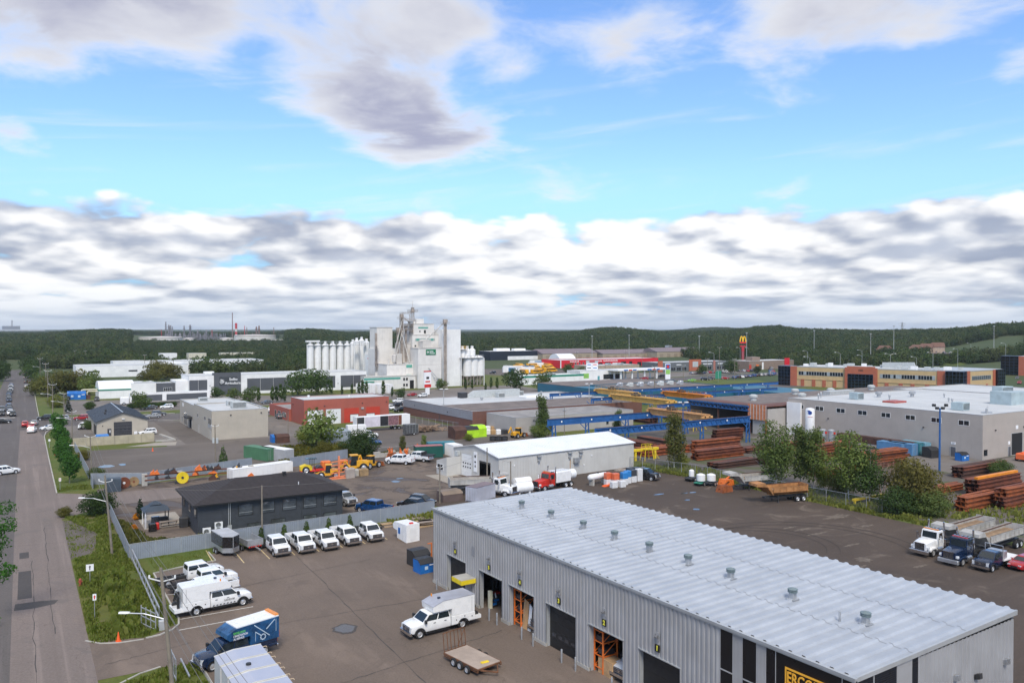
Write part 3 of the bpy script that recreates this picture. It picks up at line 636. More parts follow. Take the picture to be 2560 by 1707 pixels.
# ---- forest: individual edge trees, then the woods as one mass of instanced crowns
def vx_of(x,y):
 f=x*FWD.x+y*FWD.y;r=x*RGT.x+y*RGT.y
 return 0.91875*(1280+1991*r/f)
START=[(-600,520),(0,520),(25,560),(60,560),(90,560),(330,540),(430,500),(470,450),(860,450),(900,640),(1060,740),(1250,780),(1560,800),(1600,700),(1640,660),(1760,640),(1800,600),(1870,530),(2100,530),(2160,600),(2352,600),(2900,560)]
def wood_ok(x,y,D,vx):
 f=x*FWD.x+y*FWD.y
 if f<lerp_tab(START,vx):return False
 if-12<x<13 and y<820:return False
 a=vx;
 if 2130<a<2360 and 660<f<850:return False
 if 1960<a<2060 and 660<f<735:return False
 if 300<a<660 and 1450<f<2050:return False
 if 1680<a<1722 and f<720:return False
 return True
def forest():
 rn=random.Random(77);pts=[];edge=[]
 D=440.0
 while D<5200:
  sp=6.2 if D<900 else 6.2*(D/900)**0.9
  half=D*0.80;n=int(2*half/sp)
  for i in range(n):
   r=-half+sp*(i+rn.uniform(0,1));f=D+rn.uniform(-.5,.5)*sp
   x=FWD.x*f+RGT.x*r;y=FWD.y*f+RGT.y*r
   vx=0.91875*(1280+1991*r/f)
   if not wood_ok(x,y,D,vx):continue
   if mnoise.noise(Vector((x*.012,y*.012,9)))<-0.42:continue
   s=rn.choice((.55,.7,.8,.95))*rn.uniform(.85,1.15)*(.62 if 300<vx<660 and 560<D<1500 else 1)*(1+.25*mnoise.noise(Vector((x*.02,y*.02,4))))*(1 if D<900 else(D/900)**0.62)
   s=min(s,1.9)
   zs=min(1.0,1.15/max(1,s))if D>1200 else 1.0
   pts.append((x,y,land_z(x,y)-.4,s,zs,rn.uniform(0,6.28),rn.choice((0,0,1,1,2))))
  D+=sp*(0.95 if D<1600 else 1.5)
 pts.sort(key=lambda p:(p[0]*FWD.x+p[1]*FWD.y)/p[3]**.6 if vx_of(p[0],p[1])>880 or vx_of(p[0],p[1])<420 else 2*(p[0]*FWD.x+p[1]*FWD.y))
 inview=[p for p in pts if-60<vx_of(p[0],p[1])<2420][:260]
 s_in=set(id(p)for p in inview)
 for p in inview:
  vx=vx_of(p[0],p[1])
  where=('beyond the end of the street' if vx<330 else 'behind the long warehouse' if vx<900 else 'behind the shops' if vx<1780 else 'behind the long tan office building')
  plant(('wood_a','wood_b','wood_c')[p[6]],p[0],p[1],p[3],'woodland tree in the first row of the wood '+where,'first row of the wood '+where,z=p[2],rz=p[5])
 rest=[p for p in pts if id(p)not in s_in]
 me=bpy.data.meshes.new('forest');me.from_pydata([p[:3]for p in rest],[],[])
 a=me.attributes.new('scl','FLOAT_VECTOR','POINT');a.data.foreach_set('vector',[c for p in rest for c in(p[3],p[3],p[3]*p[4])])
 a=me.attributes.new('rot','FLOAT','POINT');a.data.foreach_set('value',[p[5]for p in rest])
 a=me.attributes.new('pick','INT','POINT');a.data.foreach_set('value',[p[6]for p in rest])
 o=bpy.data.objects.new('forest',me);col.objects.link(o);tag(o,kind='stuff')
 ng=bpy.data.node_groups.new('forest','GeometryNodeTree')
 ng.interface.new_socket('Geometry',in_out='INPUT',socket_type='NodeSocketGeometry');ng.interface.new_socket('Geometry',in_out='OUTPUT',socket_type='NodeSocketGeometry')
 t=NT(ng);gi=t.n.new('NodeGroupInput');go=t.n.new('NodeGroupOutput')
 jn=t.n.new('GeometryNodeJoinGeometry')
 for key in('wood_c','wood_b','wood_a'):
  cr=[c for c in TREES[key]['o'].children if c.name.startswith('crown')][0]
  oi=t.n.new('GeometryNodeObjectInfo');oi.inputs['Object'].default_value=cr;oi.inputs['As Instance'].default_value=True
  t.l.new(oi.outputs['Geometry'],jn.inputs[0])
 attr=lambda nm,ty:t.node('GeometryNodeInputNamedAttribute',0,{'Name':nm},data_type=ty)
 ip=t.n.new('GeometryNodeInstanceOnPoints');ip.inputs['Pick Instance'].default_value=True
 t.l.new(gi.outputs[0],ip.inputs['Points']);t.l.new(jn.outputs[0],ip.inputs['Instance'])
 t.put(ip.inputs['Instance Index'],attr('pick','INT'))
 t.put(ip.inputs['Rotation'],t.xyz(0.0,0.0,attr('rot','FLOAT')));t.put(ip.inputs['Scale'],attr('scl','FLOAT_VECTOR'))
 t.l.new(ip.outputs[0],go.inputs[0])
 md=o.modifiers.new('forest','NODES');md.node_group=ng
 print('forest',len(rest),'edge',len(inview))
forest()
# ---- rough grass and weeds standing on the verges (uncountable: one object)
def tufts(name,regions,mat,seed):
 rn=random.Random(seed);mb=MB()
 for poly,n,h in regions:
  x0,x1=min(p[0]for p in poly),max(p[0]for p in poly);y0,y1=min(p[1]for p in poly),max(p[1]for p in poly);k=0;tries=0
  while k<n and tries<n*8:
   tries+=1
   x,y=rn.uniform(x0,x1),rn.uniform(y0,y1);ins=False;j=len(poly)-1
   for i in range(len(poly)):
    if(poly[i][1]>y)!=(poly[j][1]>y)and x<(poly[j][0]-poly[i][0])*(y-poly[i][1])/(poly[j][1]-poly[i][1])+poly[i][0]:ins=not ins
    j=i
   if not ins:continue
   k+=1
   q=mnoise.noise(Vector((x*.5,y*.5,seed)))
   if q<-.35:continue
   hh=h*rn.uniform(.4,1.1)*(1+q*.9);a=rn.uniform(0,6.28);w=hh*rn.uniform(.25,.5)
   dx,dy=math.cos(a)*w,math.sin(a)*w;lx,ly=rn.uniform(-.4,.4)*hh,rn.uniform(-.4,.4)*hh
   i=len(mb.v)
   mb.v+=[(x-dx,y-dy,0),(x+dx,y+dy,0),(x+lx+dx*.3,y+ly+dy*.3,hh),(x+lx-dx*.5,y+ly-dy*.5,hh*.8)]
   mb.f.append((i,i+1,i+2,i+3));mb.m.append(0)
 return tag(mb.build(name,mat),kind='stuff')
verge=[(5.3,79.4),(9.4,78.8),(12.6,80.8),(12.6,98),(11.2,106),(11.2,134),(5.6,135),(9,122),(8,112),(5.4,110)]
tufts('verge_weeds',[(verge,15000,.34),([(5.3,110),(7.6,112),(9.2,121),(8.2,130),(5.3,133.5)],900,.22),([(7.6,80),(9.3,80),(9.6,100),(7.8,100)],1500,1.0),([(6.5,50),(12.5,50),(12.5,70),(9.8,70.6),(7,69)],5000,.35),([(5.6,157),(10.6,157),(10.6,161),(5.6,160)],900,.35)],leaf_weed,3)
tufts('garden_weeds',[([(11.6,107.2),(24,108.2),(20,113),(15,114),(13.5,124),(11.7,132)],4200,.5)],leaf_olive,4)
tufts('fence_weeds',[([(105,123),(110,123),(112,100),(112,60),(109,66),(108.5,100)],5200,.55),([(110,66),(116,66),(128,45),(150,60),(120,74),(116,122),(110,122)],6000,.5),([(44,108.6),(54,108.9),(54,110.5),(44,110)],300,.4),([(45,104.5),(53,104.5),(53,107.6),(45,107.2)],500,.7)],leaf_weed,6)
tufts('scrub_weeds',[([(46,164),(64,166),(66,182),(52,188),(47,176)],4200,.8),([(62,165),(78,163),(78,167),(62,168)],700,.6)],leaf_gold,8)
tufts('lawn_blades',[([(13.3,99.4),(19.6,100.8),(19.8,104),(41,106),(41,107),(13.2,105.8)],4500,.10),([(5.8,157),(10.4,158),(10.4,171),(5.6,171)],1500,.12)],leaf_weed,9)
# ------------------------------------------------------------------ buildings
siding_grey=M('grey ribbed siding',(0.40,0.40,0.405),0.42,0.25,0.06,0.5,streak=0.10)
roof_metal=M('galvanised roof sheet',(0.40,0.425,0.46),0.42,0.15,0.09,0.45)
trim_grey=M('pale grey trim',(0.46,0.47,0.47),0.4,0.3,0.06,1)
black_clad=M('black cladding',(0.012,0.012,0.014),0.35,0.1,0.1,2)
door_black=M('black sectional door',(0.012,0.012,0.013),0.55,0,0.1,2)
inside_m=M('workshop interior',(0.22,0.22,0.21),0.9,0,0.15,0.5)
sign_black=M('sign black',(0.012,0.012,0.012),0.5,0,0)
sign_yellow=M('sign yellow',(0.85,0.80,0.08),0.5,0,0)
gold_letter=M('gold lettering',(0.85,0.42,0.04),0.45,0,0)
sign_white=M('sign white',(0.82,0.82,0.82),0.5,0,0)
beige_wall=M('beige metal wall',(0.43,0.385,0.315),0.6,0,0.06,0.4,streak=0.10)
taupe_wall=M('taupe metal wall',(0.40,0.355,0.315),0.6,0,0.06,0.4,streak=0.10)
taupe_lite=M('pale taupe wall',(0.40,0.375,0.345),0.6,0,0.06,0.4,streak=0.08)
white_wall=M('white metal wall',(0.78,0.775,0.76),0.6,0,0.07,0.3,streak=0.18)
mill_wall=M('feed mill wall',(0.69,0.665,0.625),0.7,0,0.09,0.25,streak=0.30)
mill_wall2=M('old feed mill wall',(0.58,0.55,0.51),0.75,0,0.12,0.25,streak=0.40)
dark_panel=M('dark grey panel',(0.085,0.090,0.10),0.55,0,0.08,0.3)
red_wall=M('brick red wall',(0.36,0.095,0.065),0.6,0,0.09,0.4,streak=0.1)
red_panel=M('signal red panel',(0.48,0.045,0.022),0.55,0,0.06,0.5)
blue_wall=M('petrol blue wall',(0.022,0.125,0.195),0.55,0,0.08,0.3,streak=0.08)
brick_brown=M('brown brick',(0.16,0.075,0.055),0.85,0,0.15,1.0,bump=0.1)
charcoal_brick=M('charcoal painted brick',(0.042,0.047,0.055),0.6,0,0.12,1.5,bump=0.3,bscale=14)
shingle_m=M('charcoal shingles',(0.038,0.032,0.033),0.9,0,0.30,2.5,bump=0.5,bscale=9)
slate_roof=M('slate blue metal roof',(0.062,0.075,0.095),0.5,0.2,0.12,0.5,streak=0)
green_trim=M('green trim',(0.03,0.22,0.14),0.5,0,0.08,1)
teal_win=M('green louvre',(0.10,0.34,0.27),0.4,0,0.1,1)
terracotta=M('terracotta cladding',(0.40,0.115,0.060),0.6,0,0.08,0.6)
ochre_wall=M('ochre brick',(0.52,0.37,0.19),0.75,0,0.08,0.6)
office_pane=M('office pane',(0.10,0.12,0.14),0.08,0,0.35,0.5,spec=0.8)
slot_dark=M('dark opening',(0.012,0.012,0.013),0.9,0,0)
unit_m=M('rooftop unit grey',(0.47,0.49,0.48),0.55,0.1,0.12,1.5)
hood_m=M('roof vent hood',(0.18,0.23,0.24),0.5,0.1,0.1,2)
white_door=M('white door',(0.74,0.74,0.73),0.5,0,0.05,1)
def rib_wall(name,length,openings,z0,z1,mat,parent,pitch=0.42,depth=0.07,axis='y',at=0.0,sgn=-1,s_from=0.0):
 """metal siding with real ribs; openings = (s0, s1, zb, zt). axis 'y': wall in the plane x=at, s runs along -y; axis 'x': plane y=at, s runs along +x"""
 mb=MB();prof=[];s=s_from
 while s<length:
  for ds,o in((0,0),(.42,0),(.5,1),(.92,1)):
   if s+ds*pitch<length:prof.append((s+ds*pitch,o*depth))
  s+=pitch
 prof.append((length,0))
 cuts=sorted(set([s_from]+[c for o in openings for c in o[:2]]))
 for c in cuts:
  if c<=s_from:continue
  for(sa,oa),(sb,ob)in zip(prof,prof[1:]):
   if sa<c<sb:prof.append((c,oa+(ob-oa)*(c-sa)/(sb-sa)))
  prof.sort()
 P=(lambda s,o,z:(at+sgn*o,-s,z))if axis=='y' else(lambda s,o,z:(s,at+sgn*o,z))
 for(sa,oa),(sb,ob)in zip(prof,prof[1:]):
  if sb-sa<1e-5:continue
  mid=(sa+sb)/2;spans=[(z0,z1)]
  for(u0,u1,b,t)in openings:
   if u0<mid<u1:
    ns=[]
    for lo,hi in spans:
     if b>lo:ns.append((lo,min(b,hi)))
     if t<hi:ns.append((max(t,lo),hi))
    spans=ns
  for lo,hi in spans:mb.quad(P(sa,oa,lo),P(sb,ob,lo),P(sb,ob,hi),P(sa,oa,hi))
 return mb.build(name,mat,parent)
# ---------- the big workshop in front
SHED=thing('workshop_building','long grey metal workshop with corrugated roof and numbered bay doors','building',(38.86,79.2,0),R(1.42))
SL,SW,SH=51.3,18.45,8.22
BAYS=[(6,3.33,7.25),(5,10.05,14.08),(4,15.5,19.55),(3,21.46,25.6),(2,27.5,31.65),(1,33.5,37.75)]
ops=[(a,b,-1,3.92)for _,a,b in BAYS]+[(8.45,9.2,5.05,6.0)]
ops+=[(41.44,42.48,-1,8.0),(43.34,44.40,-1,8.0),(45.22,52,-1,8.0)]
def make_shed():
 S=SHED
 rib_wall('bay_wall',41.3,[o for o in ops if o[0]<41],0.30,8.0,siding_grey,S,.44,.075)
 rib_wall('bay_wall',45.2,[(42.48,43.34,-1,9)][0:0]+[(41.44,42.48,-1,9),(43.34,44.40,-1,9)],0.30,8.0,siding_grey,S,.11,.02,s_from=41.3)
 rib_wall('end_wall',SW,[],0.3,7.95,siding_grey,S,.50,.07,axis='x',at=-SL,sgn=-1,s_from=6.55)
 MB().box(SW-.02,-SL,0,SW,0,8.0).build('rear_wall',siding_grey,S)
 MB().box(.02,-.05,0,SW-.03,0,8.1).build('side_wall',siding_grey,S)
 mb=MB();prev=0
 for _,a,b in BAYS:mb.box(-.10,-a,-.05,.12,-prev,.29);prev=b
 mb.box(-.10,-SL,-.05,.12,-prev,.29);mb.build('foundation_strip',conc,S)
 mb=MB();pit=.962;s=0;prof=[]
 while s<SL:
  for ds,o in((0,0),(.52,0.0),(.66,1),(.86,1)):
   if s+ds*pit<SL:prof.append((s+ds*pit,o*.13))
  s+=pit
 prof.append((SL,0))
 for(a,oa),(b,ob)in zip(prof,prof[1:]):
  mb.quad((0.12,-a,SH-.06+oa),(0.12,-b,SH-.06+ob),(SW+.25,-b,SH+.24+ob),(SW+.25,-a,SH+.24+oa))
 mb.build('roof',roof_metal,S)
 zr=lambda x:SH-.06+.30*(x-.12)/(SW+.13)
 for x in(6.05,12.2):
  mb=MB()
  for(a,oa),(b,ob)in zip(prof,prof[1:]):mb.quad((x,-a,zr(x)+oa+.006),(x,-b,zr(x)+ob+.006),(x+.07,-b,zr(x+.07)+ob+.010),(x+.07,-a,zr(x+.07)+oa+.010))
  mb.build('sheet_lap',M('lap seam grey',(.24,.25,.27),.5,.2,.1,1),S)  # lap strips in a darker grey than the roof sheet
 mb=MB();mb.box(-.16,-SL-.14,8.0,-.02,.1,8.12);mb.box(-.22,-SL-.2,8.12,.11,.12,8.24);mb.box(-.24,-SL-.22,8.242,-.14,.12,8.30);mb.box(-.02,-SL-.02,8.0,.10,.1,8.118)
 mb.build('gutter',trim_grey,S)
 mb=MB();mb.prism([(.112,8.0),(SW+.2,8.2),(SW+.2,8.52),(.112,8.26)],'y',-SL-.16,-SL-.03);mb.build('end_fascia',trim_grey,S)
 mb=MB();mb.prism([(.112,8.0),(SW+.2,8.2),(SW+.2,8.46),(.112,8.22)],'y',-.02,.09);mb.build('far_fascia',trim_grey,S)
 for num,a,b in BAYS:
  mb=MB();mb.box(.0,-a+.0,0,.42,-a+.06,3.92);mb.box(.0,-b-.06,0,.42,-b,3.92);mb.box(0,-b,3.92,.42,-a,3.98)
  mb.box(-.12,-b-.08,3.90,.0,-a+.08,3.98);mb.build('door_frame',trim_grey,S)
  if num in(6,3,1):
   for k in range(5):
    mb=MB();mb.box(.37,-b+.02,.02+k*.776,.43,-a-.02,.02+k*.776+.764);d=mb.build('door_panel',door_black,S)
    if k==1:
     for j in range(4):
      w0=a+.35+j*(b-a-.5)/4
      MB().box(.355,-w0-.55,1.02,.372,-w0,1.32).build('window_pane',M('door lite',(.05,.05,.055),.2,0,0),d)
  else:
   MB().box(.40,-b,3.55,.46,-a,3.9).build('door_panel',door_black,S)
   MB().box(.46,-b+.1,3.62,3.6,-a-.1,3.67).build('raised_door',door_black,S)
  m=(a+b)/2-.1
  p=MB().box(-.15,-m-.23,4.36,-.105,-m+.23,4.90).build('number_plate',sign_black,S)
  text('numeral',str(num),.50,sign_yellow,p,(-.156,-m,4.62),ROT_LEFT,bold=.018)
  p=MB().box(-.13,-m-.2,5.18,-.09,-m+.2,5.80).build('wall_light_plate',siding_grey,S)
  mb=MB();mb.prism([(-.13,5.36),(-.36,5.44),(-.36,5.52),(-.13,5.64)],'y',-m-.12,-m+.12);mb.build('wall_light',M('lamp body grey',(.16,.16,.165),.5,.2,.1,2),p)
 mb=MB();mb.box(-.05,-9.2,5.05,.03,-8.45,6.0)
 for k in range(8):mb.box(-.09,-9.18,5.09+k*.115,-.05,-8.47,5.14+k*.115)
 mb.build('louvre',siding_grey,S)
 mb=MB()
 for a,b in((41.44,42.48),(43.34,44.40)):mb.box(.0,-b,.2,.08,-a,8.0)
 mb.box(0,-SL+.01,.2,.08,-45.22,8.0)
 for z in[i*.09 for i in range(3,88)]:
  for a,b in((41.44,42.48),(43.34,44.40),(45.22,SL-.01)):mb.quad((-.002,-a,z),(-.002,-b,z),(-.018,-b,z+.045),(-.018,-a,z+.045))
 mb.build('black_cladding',black_clad,S)
 mb=MB()
 for a,b in((41.44,42.48),(43.34,44.40)):mb.box(-.03,-b,5.20,-.002,-a,5.28)
 for a in(45.92,50.55):mb.box(-.04,-a-.05,.2,-.02,-a,8.0)
 mb.box(-.07,-SL-.02,.2,.03,-SL+.05,8.0);mb.build('mullion',trim_grey,S)
 g=text('sign_lettering','ERGONOT',1.02,gold_letter,S,(-.05,-46.78,6.62),ROT_LEFT,'LEFT',.012,.02,.70)
 mb=MB();mb.box(-.06,-50.4,7.12,-.03,-46.66,7.24);mb.box(-.06,-46.76,5.98,-.03,-46.66,7.12);mb.box(-.06,-50.4,5.98,-.03,-46.76,6.08);mb.build('sign_outline',gold_letter,S)
 mb=MB();mb.box(.06,-SL-.02,.2,4.2,-SL+.06,7.98);mb.box(5.82,-SL-.02,.2,6.5,-SL+.06,7.98)
 for z in[i*.13 for i in range(3,60)]:
  for a,b in((.06,4.2),(5.82,6.5)):mb.quad((a,-SL-.022,z),(b,-SL-.022,z),(b,-SL-.04,z+.06),(a,-SL-.04,z+.06))
 mb.build('dark_window_band',M('blue black cladding',(.012,.016,.024),.35,.1,.1,2),S)
 MB().box(4.2,-SL-.05,.2,5.82,-SL+.06,7.98).build('pale_panel',siding_grey,S)
 MB().box(1.82,-SL-.06,.2,1.90,-SL-.02,7.98).build('mullion',trim_grey,S)
 for x,z in((10.6,5.75),(17.0,5.3),(13.3,5.2)):
  mb=MB();mb.prism([(-SL-.05,z+.1),(-SL-.4,z+.25),(-SL-.42,z-.1),(-SL-.05,z-.25)],'x',x-.15,x+.15);mb.build('wall_light',alu if x!=13.3 else steel_dark,S)
 for y in(5.7,11.2,16.6,21.3,26.0,30.7,35.3,41.1,46.9):
  x=7.95;z0=SH+.02
  mb=MB();mb.bbox(x-.21,-y-.21,z0,x+.21,-y+.21,z0+.62,.03);mb.box(x-.36,-y-.34,z0+.08,x+.36,-y+.34,z0+.135)
  v=mb.build('roof_ventilator',galv,S)
  mb=MB()
  for r,zz in((.37,.60),(.37,.69),(.37,.78)):mb.lathe([(r*.98,z0+zz),(r,z0+zz+.03),(r*.72,z0+zz+.07)],8,(x,-y,0))
  mb.lathe([(.27,z0+.6),(.27,z0+.85)],8,(x,-y,0));mb.lathe([(.37,z0+.82),(.37,z0+.85),(.03,z0+.96)],8,(x,-y,0))
  mb.build('vent_cap',hood_m,v)
 MB().cyl((7.0,-45.6,SH),(7.0,-45.6,SH+.75),.08,10).build('vent_pipe',galv,S)
 MB().box(SW+.1,-34.5,7.6,SW+1.6,-31.0,7.72).build('rear_canopy',trim_grey,S)
 mb=MB();mb.box(-1.75,-9.35,2.42,-.08,-7.35,2.85);mb.build('awning',M('awning yellow',(.80,.60,.02),.5,0,.08,1),S)
 MB().box(-1.72,-9.32,2.853,-.08,-7.38,2.90).build('awning_top',conc,S)
 mb=MB();mb.box(.02,-9.2,.2,.08,-7.7,2.2);mb.build('walk_door',siding_grey,S)
 MB().box(.05,-41,-.06,SW-.1,-.06,.012).build('floor_slab',M('workshop floor',(.36,.34,.31),.7,0,.12,.6),S)
 MB().box(16.8,-41,.02,16.9,-.1,7.8).build('inner_wall',inside_m,S)
 MB().box(.5,-41.2,.02,16.8,-41.05,7.8).build('partition',inside_m,S)
 MB().box(.5,-41,7.2,16.8,-.1,7.3).build('inner_ceiling',inside_m,S)
make_shed()
def in_shed(x,s,z=0):return SHED.location+Matrix.Rotation(R(1.42),3,'Z')@Vector((x,-s,z))
# bollards beside the bays
bol=None
for s in(2.6,13.35,14.75,18.95,20.75,24.95,26.85,31.4,9.6):
 q=in_shed(-.95 if s!=9.6 else-.6,s);lab='grey steel bollard beside the open and closed workshop bays'
 if bol is None:
  bol=tag(MB().lathe([(.085,0),(.085,1.12),(.07,1.17),(.02,1.19)],12).build('bollard',galv,None,q,smooth=True),lab,'bollard','bollards along the workshop bays')
 else:dup(bol,q)
# contents of the open bays
def bench_things():
 q=in_shed(1.5,10.3);t=thing('tool_cart','blue tool cart in open workshop bay five','cart',q,R(10))
 mb=MB()
 for z in(.2,.55,.9):mb.box(-.5,-.35,z,.5,.35,z+.05)
 for x in(-.48,.48):
  for y in(-.33,.33):mb.bar((x,y,.08),(x,y,1.0),.04)
 mb.build('frame',steel_dark,t);mb=MB();mb.box(-.42,-.3,.25,.1,.3,.52);mb.box(-.1,-.3,.6,.4,.3,.8);mb.build('bin',bin_blue,t)
 mb=MB()
 for i in range(6):mb.cyl((-.4+i*.15,(i%3)*.2-.2,.95),(-.4+i*.15,(i%3)*.2-.2,1.15+(i%2)*.12),.06,8)
 mb.build('bottle',white_paint,t)
 q=in_shed(.75,10.5);tag(MB().bbox(0,-.2,.02,.35,.2,1.75,.02).build('cabinet',M('cream paint',(.62,.60,.46),.5),None,q),'tall narrow cream cabinet just inside bay five','cabinet')
 q=in_shed(2.6,9.0);t=thing('workshop_press','dark machine with hoses deep in bay five','machine',q)
 mb=MB();mb.box(-.6,-.5,0,.6,.5,.8);mb.bar((-.5,0,.8),(-.5,0,2.2),.15);mb.bar((.5,0,.8),(.5,0,2.2),.15);mb.box(-.65,-.2,2.1,.65,.2,2.35);mb.cyl((0,0,2.1),(0,0,1.4),.1,10);mb.build('frame',steel_dark,t)
 MB().box(-.3,-.3,.8,.3,.3,.95).build('bed',bright_red,t)
bench_things()
def rack(q,label):
 t=thing('storage_rack',label,'rack',q,R(1.42))
 for x in(0,1.5):
  for y in(0,-1.1):
   MB().bar((x,y,0),(x,y,3.7),.11).build('upright',machine_orange,t)
 mb=MB()
 for z in(.4,1.4,2.5,3.4):
  for y in(0,-1.1):mb.bar((0,y,z),(1.5,y,z),.08)
  for x in(0,1.5):mb.bar((x,0,z),(x,-1.1,z),.07)
 for z in(.4,1.5,2.6):mb.bar((0,0,z),(1.5,0,z+1),.05);mb.bar((0,-1.1,z),(1.5,-1.1,z+1),.05)
 mb.build('beam',machine_orange,t)
 mb=MB();mb.box(.1,-1.0,2.55,1.4,-.1,2.95);mb.box(.2,-1.0,1.45,1.3,-.2,1.9);mb.build('shelf_load',steel_dark,t)
rack(in_shed(.55,15.5),'orange pallet rack with leaning boards inside bay four')
rack(in_shed(.5,27.5),'orange pallet rack just inside bay two')
q=in_shed(.65,16.5)
t=thing('leaning_boards','tan and white boards leaning on the rack in bay four','boards',q,R(1.42))
for i,(m_,w)in enumerate(((wood_new,.32),(M('tan board',(.50,.30,.14),.8),.5),(wood_new,.22),(white_door,.3),(white_door,.16),(wood_old,.4))):
 y=-.1-i*.28;o=MB().prism([(y,0),(y-w,0),(y-w*.9,2.7-i*.12),(y,2.75-i*.1)],'x',.02*i,.02*i+.03).build('board',m_,t);o.rotation_euler=(0,R(6),0)
tag(MB().box(-.5,-.4,.02,.5,.4,.85).build('carton',M('cardboard',(.40,.25,.12),.9,0,.15,2),None,in_shed(1.6,17.3)),'brown cardboard carton between boards and black pickup in bay four','box')
tag(MB().box(-.9,-1.2,.02,.3,.6,1.3).build('crate',M('plywood',(.48,.30,.15),.9,0,.2,1.5),None,in_shed(1.4,28.6)),'plywood crate under the orange rack in bay two','crate')
# ---------- generic flat roofed block
class Bld:
 def __init__(s,name,label,cat,x0,y0,W,D,h,wall,roof,par=.35,cop=None,group=None,rz=0.0,z=0.0,parent=None):
  s.W,s.D,s.h=W,D,h
  s.o=parent or thing(name,label,cat,(x0,y0,z),rz,group)
  ox,oy=(x0,y0)if parent else(0,0)
  s.ox,s.oy=ox,oy
  MB().box(ox,oy,0,ox+W,oy+D,h-par-.02).build('wall',wall,s.o)
  mb=MB();t=.22
  for b in((0,0,W,t),(0,D-t,W,D),(0,t,t,D-t),(W-t,t,W,D-t)):mb.box(ox+b[0],oy+b[1],h-par-.02,ox+b[2],oy+b[3],h)
  mb.build('parapet',wall,s.o)
  mb=MB();t=.26;e=.03
  for b in((-e,-e,W+e,t),(-e,D-t,W+e,D+e),(-e,t,t,D-t),(W-t,t,W+e,D-t)):mb.box(ox+b[0],oy+b[1],h+.002,ox+b[2],oy+b[3],h+.07)
  mb.build('coping',cop or trim_grey,s.o)
  MB().box(ox+.23,oy+.23,h-par-.018,ox+W-.23,oy+D-.23,h-par*.55).build('roof',roof,s.o)
  s.rt=h-par*.55
 def P(s,face,a,d,z):
  if face=='F':return(s.ox+a,s.oy-d,z)
  if face=='B':return(s.ox+a,s.oy+s.D+d,z)
  if face=='L':return(s.ox-d,s.oy+a,z)
  return(s.ox+s.W+d,s.oy+a,z)
 def bx(s,mb,face,a0,a1,d0,d1,z0,z1,m=0):
  p,q=s.P(face,a0,d0,z0),s.P(face,a1,d1,z1);return mb.box(*p,*q,m)
 def band(s,face,a0,a1,z0,z1,mat,name='panel',d=.05):
  return s.bx(MB(),face,a0,a1,-.05,d,z0,z1).build(name,mat,s.o)
 def win(s,face,a0,a1,z0,z1,n=1,frame=None,pane=None,t=.08):
  mb=MB();s.bx(mb,face,a0,a1,-.02,.05,z0,z0+t);s.bx(mb,face,a0,a1,-.02,.05,z1-t,z1)
  for k in range(n+1):
   c=a0+(a1-a0-t)*k/n;s.bx(mb,face,c,c+t,-.02,.046,z0+t,z1-t)
  f=mb.build('window',frame or trim_grey,s.o)
  for k in range(n):
   c0=a0+(a1-a0-t)*k/n+t;c1=a0+(a1-a0-t)*(k+1)/n
   s.bx(MB(),face,c0,c1,-.03,.018,z0+t,z1-t).build('pane',pane or win_glass,f)
  return f
 def door(s,face,a0,a1,z0,z1,mat,n=4,name='bay_door',frame=None):
  mb=MB();s.bx(mb,face,a0-.1,a0,-.02,.09,z0,z1+.1);s.bx(mb,face,a1,a1+.1,-.02,.09,z0,z1+.1);s.bx(mb,face,a0,a1,-.02,.09,z1,z1+.1)
  f=mb.build(name,frame or trim_grey,s.o)
  for k in range(n):
   dz=(z1-z0)/n;s.bx(MB(),face,a0,a1,-.02,.05,z0+dz*k+.01,z0+dz*(k+1)-.015).build('door_panel',mat,f)
  return f
 def unit(s,x,y,sx,sy,h,mat=None,name='rooftop_unit',vents=True):
  mb=MB();mb.bbox(s.ox+x,s.oy+y,s.rt+.12,s.ox+x+sx,s.oy+y+sy,s.rt+.12+h,.05);mb.box(s.ox+x+.1,s.oy+y+.1,s.rt-.02,s.ox+x+sx-.1,s.oy+y+sy-.1,s.rt+.12)
  u=mb.build(name,mat or unit_m,s.o)
  if vents:
   mb=MB();n=5
   for k in range(n):
    z=s.rt+.3+(h-.35)*k/n;mb.box(s.ox+x+.15,s.oy+y-.02,z,s.ox+x+sx-.15,s.oy+y,z+(h-.4)/n*.55)
   mb.build('grille',steel_dark,u)
  return u
 def stack(s,x,y,r=.2,h=.9,cap=True,mat=None):
  mb=MB();z=s.rt-.02;x+=s.ox;y+=s.oy
  mb.cyl((x,y,z),(x,y,z+h),r,10)
  if cap:mb.lathe([(r*1.5,z+h*.55),(r*1.7,z+h*.6),(r*1.7,z+h*.95),(r*.8,z+h*1.1)],12,(x,y,0))
  return mb.build('roof_vent',mat or galv,s.o)
 def lamp(s,face,a,z):
  return s.bx(MB(),face,a-.15,a+.15,0,.25,z,z+.25).build('wall_light',steel_dark,s.o)
def _ray(k,x,y):
 px,py=SP(k,x,y);a=(px-1280)/1991;b=(853.5-py)/1991
 f=math.cos(PITCH)+b*math.sin(PITCH);u=-math.sin(PITCH)+b*math.cos(PITCH)
 return(f*math.sin(HEAD)+a*math.cos(HEAD),f*math.cos(HEAD)-a*math.sin(HEAD),u)
def ON_Y(c,k,x,y):
 r=_ray(k,x,y);t=c/r[1];return r[0]*t,CAM_H+r[2]*t
def ON_X(c,k,x,y):
 r=_ray(k,x,y);t=c/r[0];return r[1]*t,CAM_H+r[2]*t
